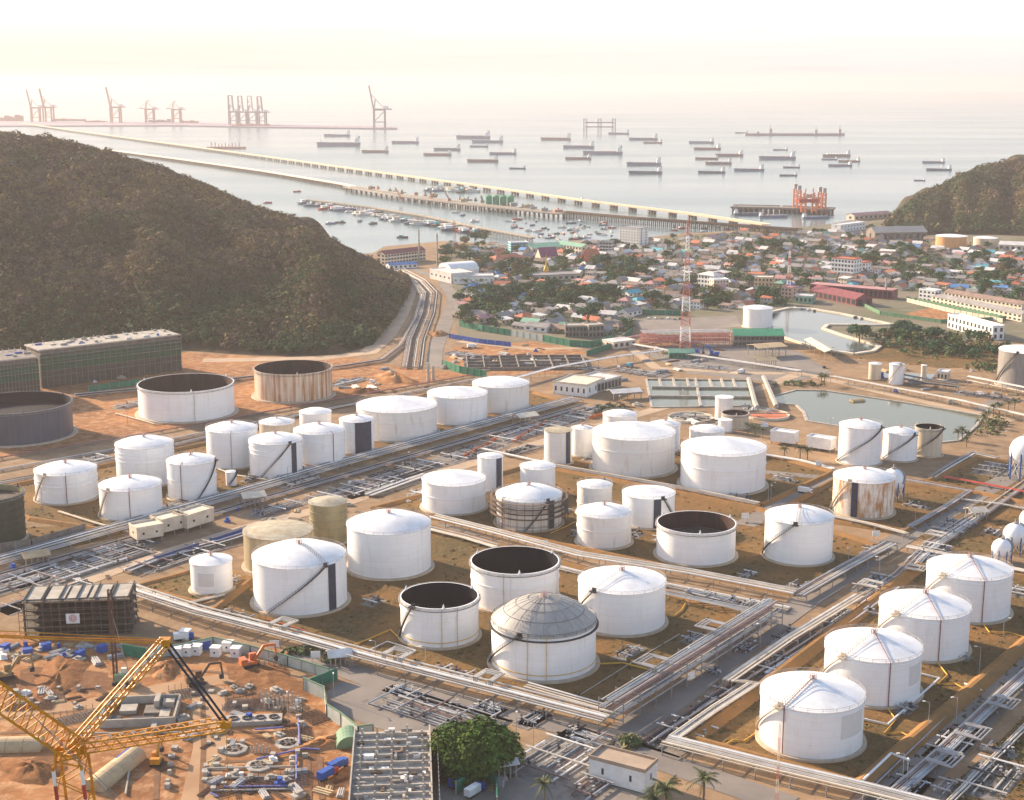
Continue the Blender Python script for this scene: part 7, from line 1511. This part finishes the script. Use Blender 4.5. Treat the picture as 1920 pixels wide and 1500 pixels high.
for i, (x, y, L, D, lb) in enumerate(((470, 1322, 16, 8, 'rusty reinforcement grid behind the ring slab'), (60, 1322, 14, 8, 'rusty reinforcement grid at the left site track'), (520, 1468, 18, 7, 'rusty reinforcement grid near the bottom of the site'), (560, 1380, 8, 10, 'rusty reinforcement grid beside the winding hoarding'), (350, 1300, 10, 7, 'rusty reinforcement grid below the dark excavator'), (440, 1478, 12, 6, 'rusty reinforcement grid at the lower middle of the site'), (150, 1345, 14, 6, 'rusty reinforcement grid behind the crane hub'), (590, 1345, 7, 9, 'rusty reinforcement grid under the green-topped hoarding'))):
    t = thing('rebar_grid', lb, 'reinforcement', gp(x, y), .1 * i)
    MB().box(0, 0, 0, L + .6, D + .6, .16).build('blinding', TRM if i % 2 else CONCD, t); b = MB()
    for k in range(int(L)): b.bar((-L / 2 + k, -D / 2, .4), (-L / 2 + k, D / 2, .4), .14)
    for k in range(int(D)): b.bar((-L / 2, -D / 2 + k, .55), (L / 2, -D / 2 + k, .55), .14)
    for k in range(int(L / 2)):
        for e in (-1, 1): b.bar((-L / 2 + 2 * k, e * D / 2, .3), (-L / 2 + 2 * k, e * D / 2, 2.2), .14)
    b.build('bars', bpy.data.materials['rebar'], t)
DK = ground_mat('dark_soil', [(.19, .09, .045), (.14, .07, .036), (.24, .12, .06)], big=.08, small=.4, bump=.8)  # darker soil for irregular patches on the site
for i, (x, y, rx, ry) in enumerate(((120, 1275, 120, 22), (480, 1300, 70, 26), (520, 1400, 60, 22), (60, 1440, 60, 20), (300, 1430, 40, 14), (470, 1470, 90, 16), (240, 1330, 70, 16), (590, 1440, 16, 40))):
    sheet('dark_soil', [(x + rx * (1 + .25 * math.sin(3 * a_ + i) + .12 * math.sin(7 * a_)) * math.cos(a_), y + ry * (1 + .25 * math.sin(2 * a_ + i) + .1 * math.sin(5 * a_)) * math.sin(a_)) for a_ in [2 * math.pi * k / 28 for k in range(28)]], .065 + .003 * i, DK)

cs, rs, cl = [], [], []
def inp(x, y, P): return inpoly(x, y, P)
for gi, P in enumerate(GRS):
    xs, ys = [p[0] for p in P], [p[1] for p in P]; n_ = int((max(xs) - min(xs)) * (max(ys) - min(ys)) / 130)
    for _ in range(min(n_, 1100)):
        x, y = rg.uniform(min(xs), max(xs)), rg.uniform(min(ys), max(ys))
        if inp(x, y, P):
            g = gp(x, y)
            if all((g.x - t_.location.x) ** 2 + (g.y - t_.location.y) ** 2 > (t_['r'] + 3) ** 2 for t_ in TK.values()): cs.append((g.x, g.y, .1)); rs.append(rg.uniform(.4, 1.1)); cl.append(np.array(((.10, .085, .03), (.15, .11, .045), (.07, .08, .025))[rg.randrange(3)]) * rg.uniform(.8, 1.3))
tag(leaf_cloud('grass_tufts', np.array(cs), rs, cl, 7, .35, LEAF, squash=.35), 'dry tufts of grass scattered over the tank lawns', 'grass', kind='stuff')
for t_ in TK.values():
    for k_ in ('r', 'h'):
        if k_ in t_: del t_[k_]
KN_ = [(1300, 1200, 'on the lawn right of the dome tank'), (1180, 1225, 'in the middle of the front lawn'), (700, 1130, 'on the lawn before the plain white tank'), (1090, 1000, 'between scaffolded and ringed tank'), (1400, 1080, 'before the open brown tank'), (1640, 1150, 'in the verge beside the third of four tanks'), (1700, 1330, 'right of the second of four tanks'), (1790, 1230, 'right of the third of four tanks'), (1470, 900, 'on the lawn of the clean cone tank'), (1720, 950, 'on the lawn behind the rust-blotched tank'), (600, 850, 'between corridor and navy-panelled tank'), (350, 960, 'on the front edge of the left lawn'), (430, 1090, 'beside the patched white tank'), (1860, 1000, 'left of the two small spheres'), (1060, 960, 'right of the scaffolded tank'), (960, 975, 'before the low wide white tank'), (1240, 1010, 'left of the open brown tank'), (1870, 1410, 'beside the far right lane'), (1770, 1480, 'at the bottom right lane end'), (1500, 1100, 'at the end of the second row rack'), (1330, 1260, 'in the lane verge under the dark rack'), (1400, 1215, 'in the lane verge halfway along the dark rack'), (760, 1300, 'on the yard under the front rack'), (1000, 1350, 'on the road edge before the front rack'), (470, 900, 'before the black-striped left tank'), (1130, 905, 'under the big stained cone roof tank'), (1390, 935, 'under the big clean cone roof tank')]
for i, (x, y, wh) in enumerate(KN_): manifold(x, y, rg.uniform(7, 14), rg.uniform(3, 6), rg.choice((GA, GB)), rg.randrange(3, 6), 'small knot of pipes and valves ' + wh, seed=i)
# ================================================================ haze over land and sea
HZ = 0.000075
b = MB(); b.box(0, 11000, SEA_Z - 3, 58000, 32000, 240)
hm = bpy.data.materials.new('haze_air'); hm.use_nodes = True; n = hm.node_tree
for x in list(n.nodes):
    if x.type == 'BSDF_PRINCIPLED': n.nodes.remove(x)
pv = n.nodes.new('ShaderNodeVolumePrincipled'); pv.inputs['Color'].default_value = (.66, .625, .63, 1); pv.inputs['Density'].default_value = HZ
pv.inputs['Anisotropy'].default_value = 0.2
n.links.new(pv.outputs[0], [x for x in n.nodes if x.type == 'OUTPUT_MATERIAL'][0].inputs['Volume'])
hz = b.build('haze', hm); tag(hz, kind='stuff')
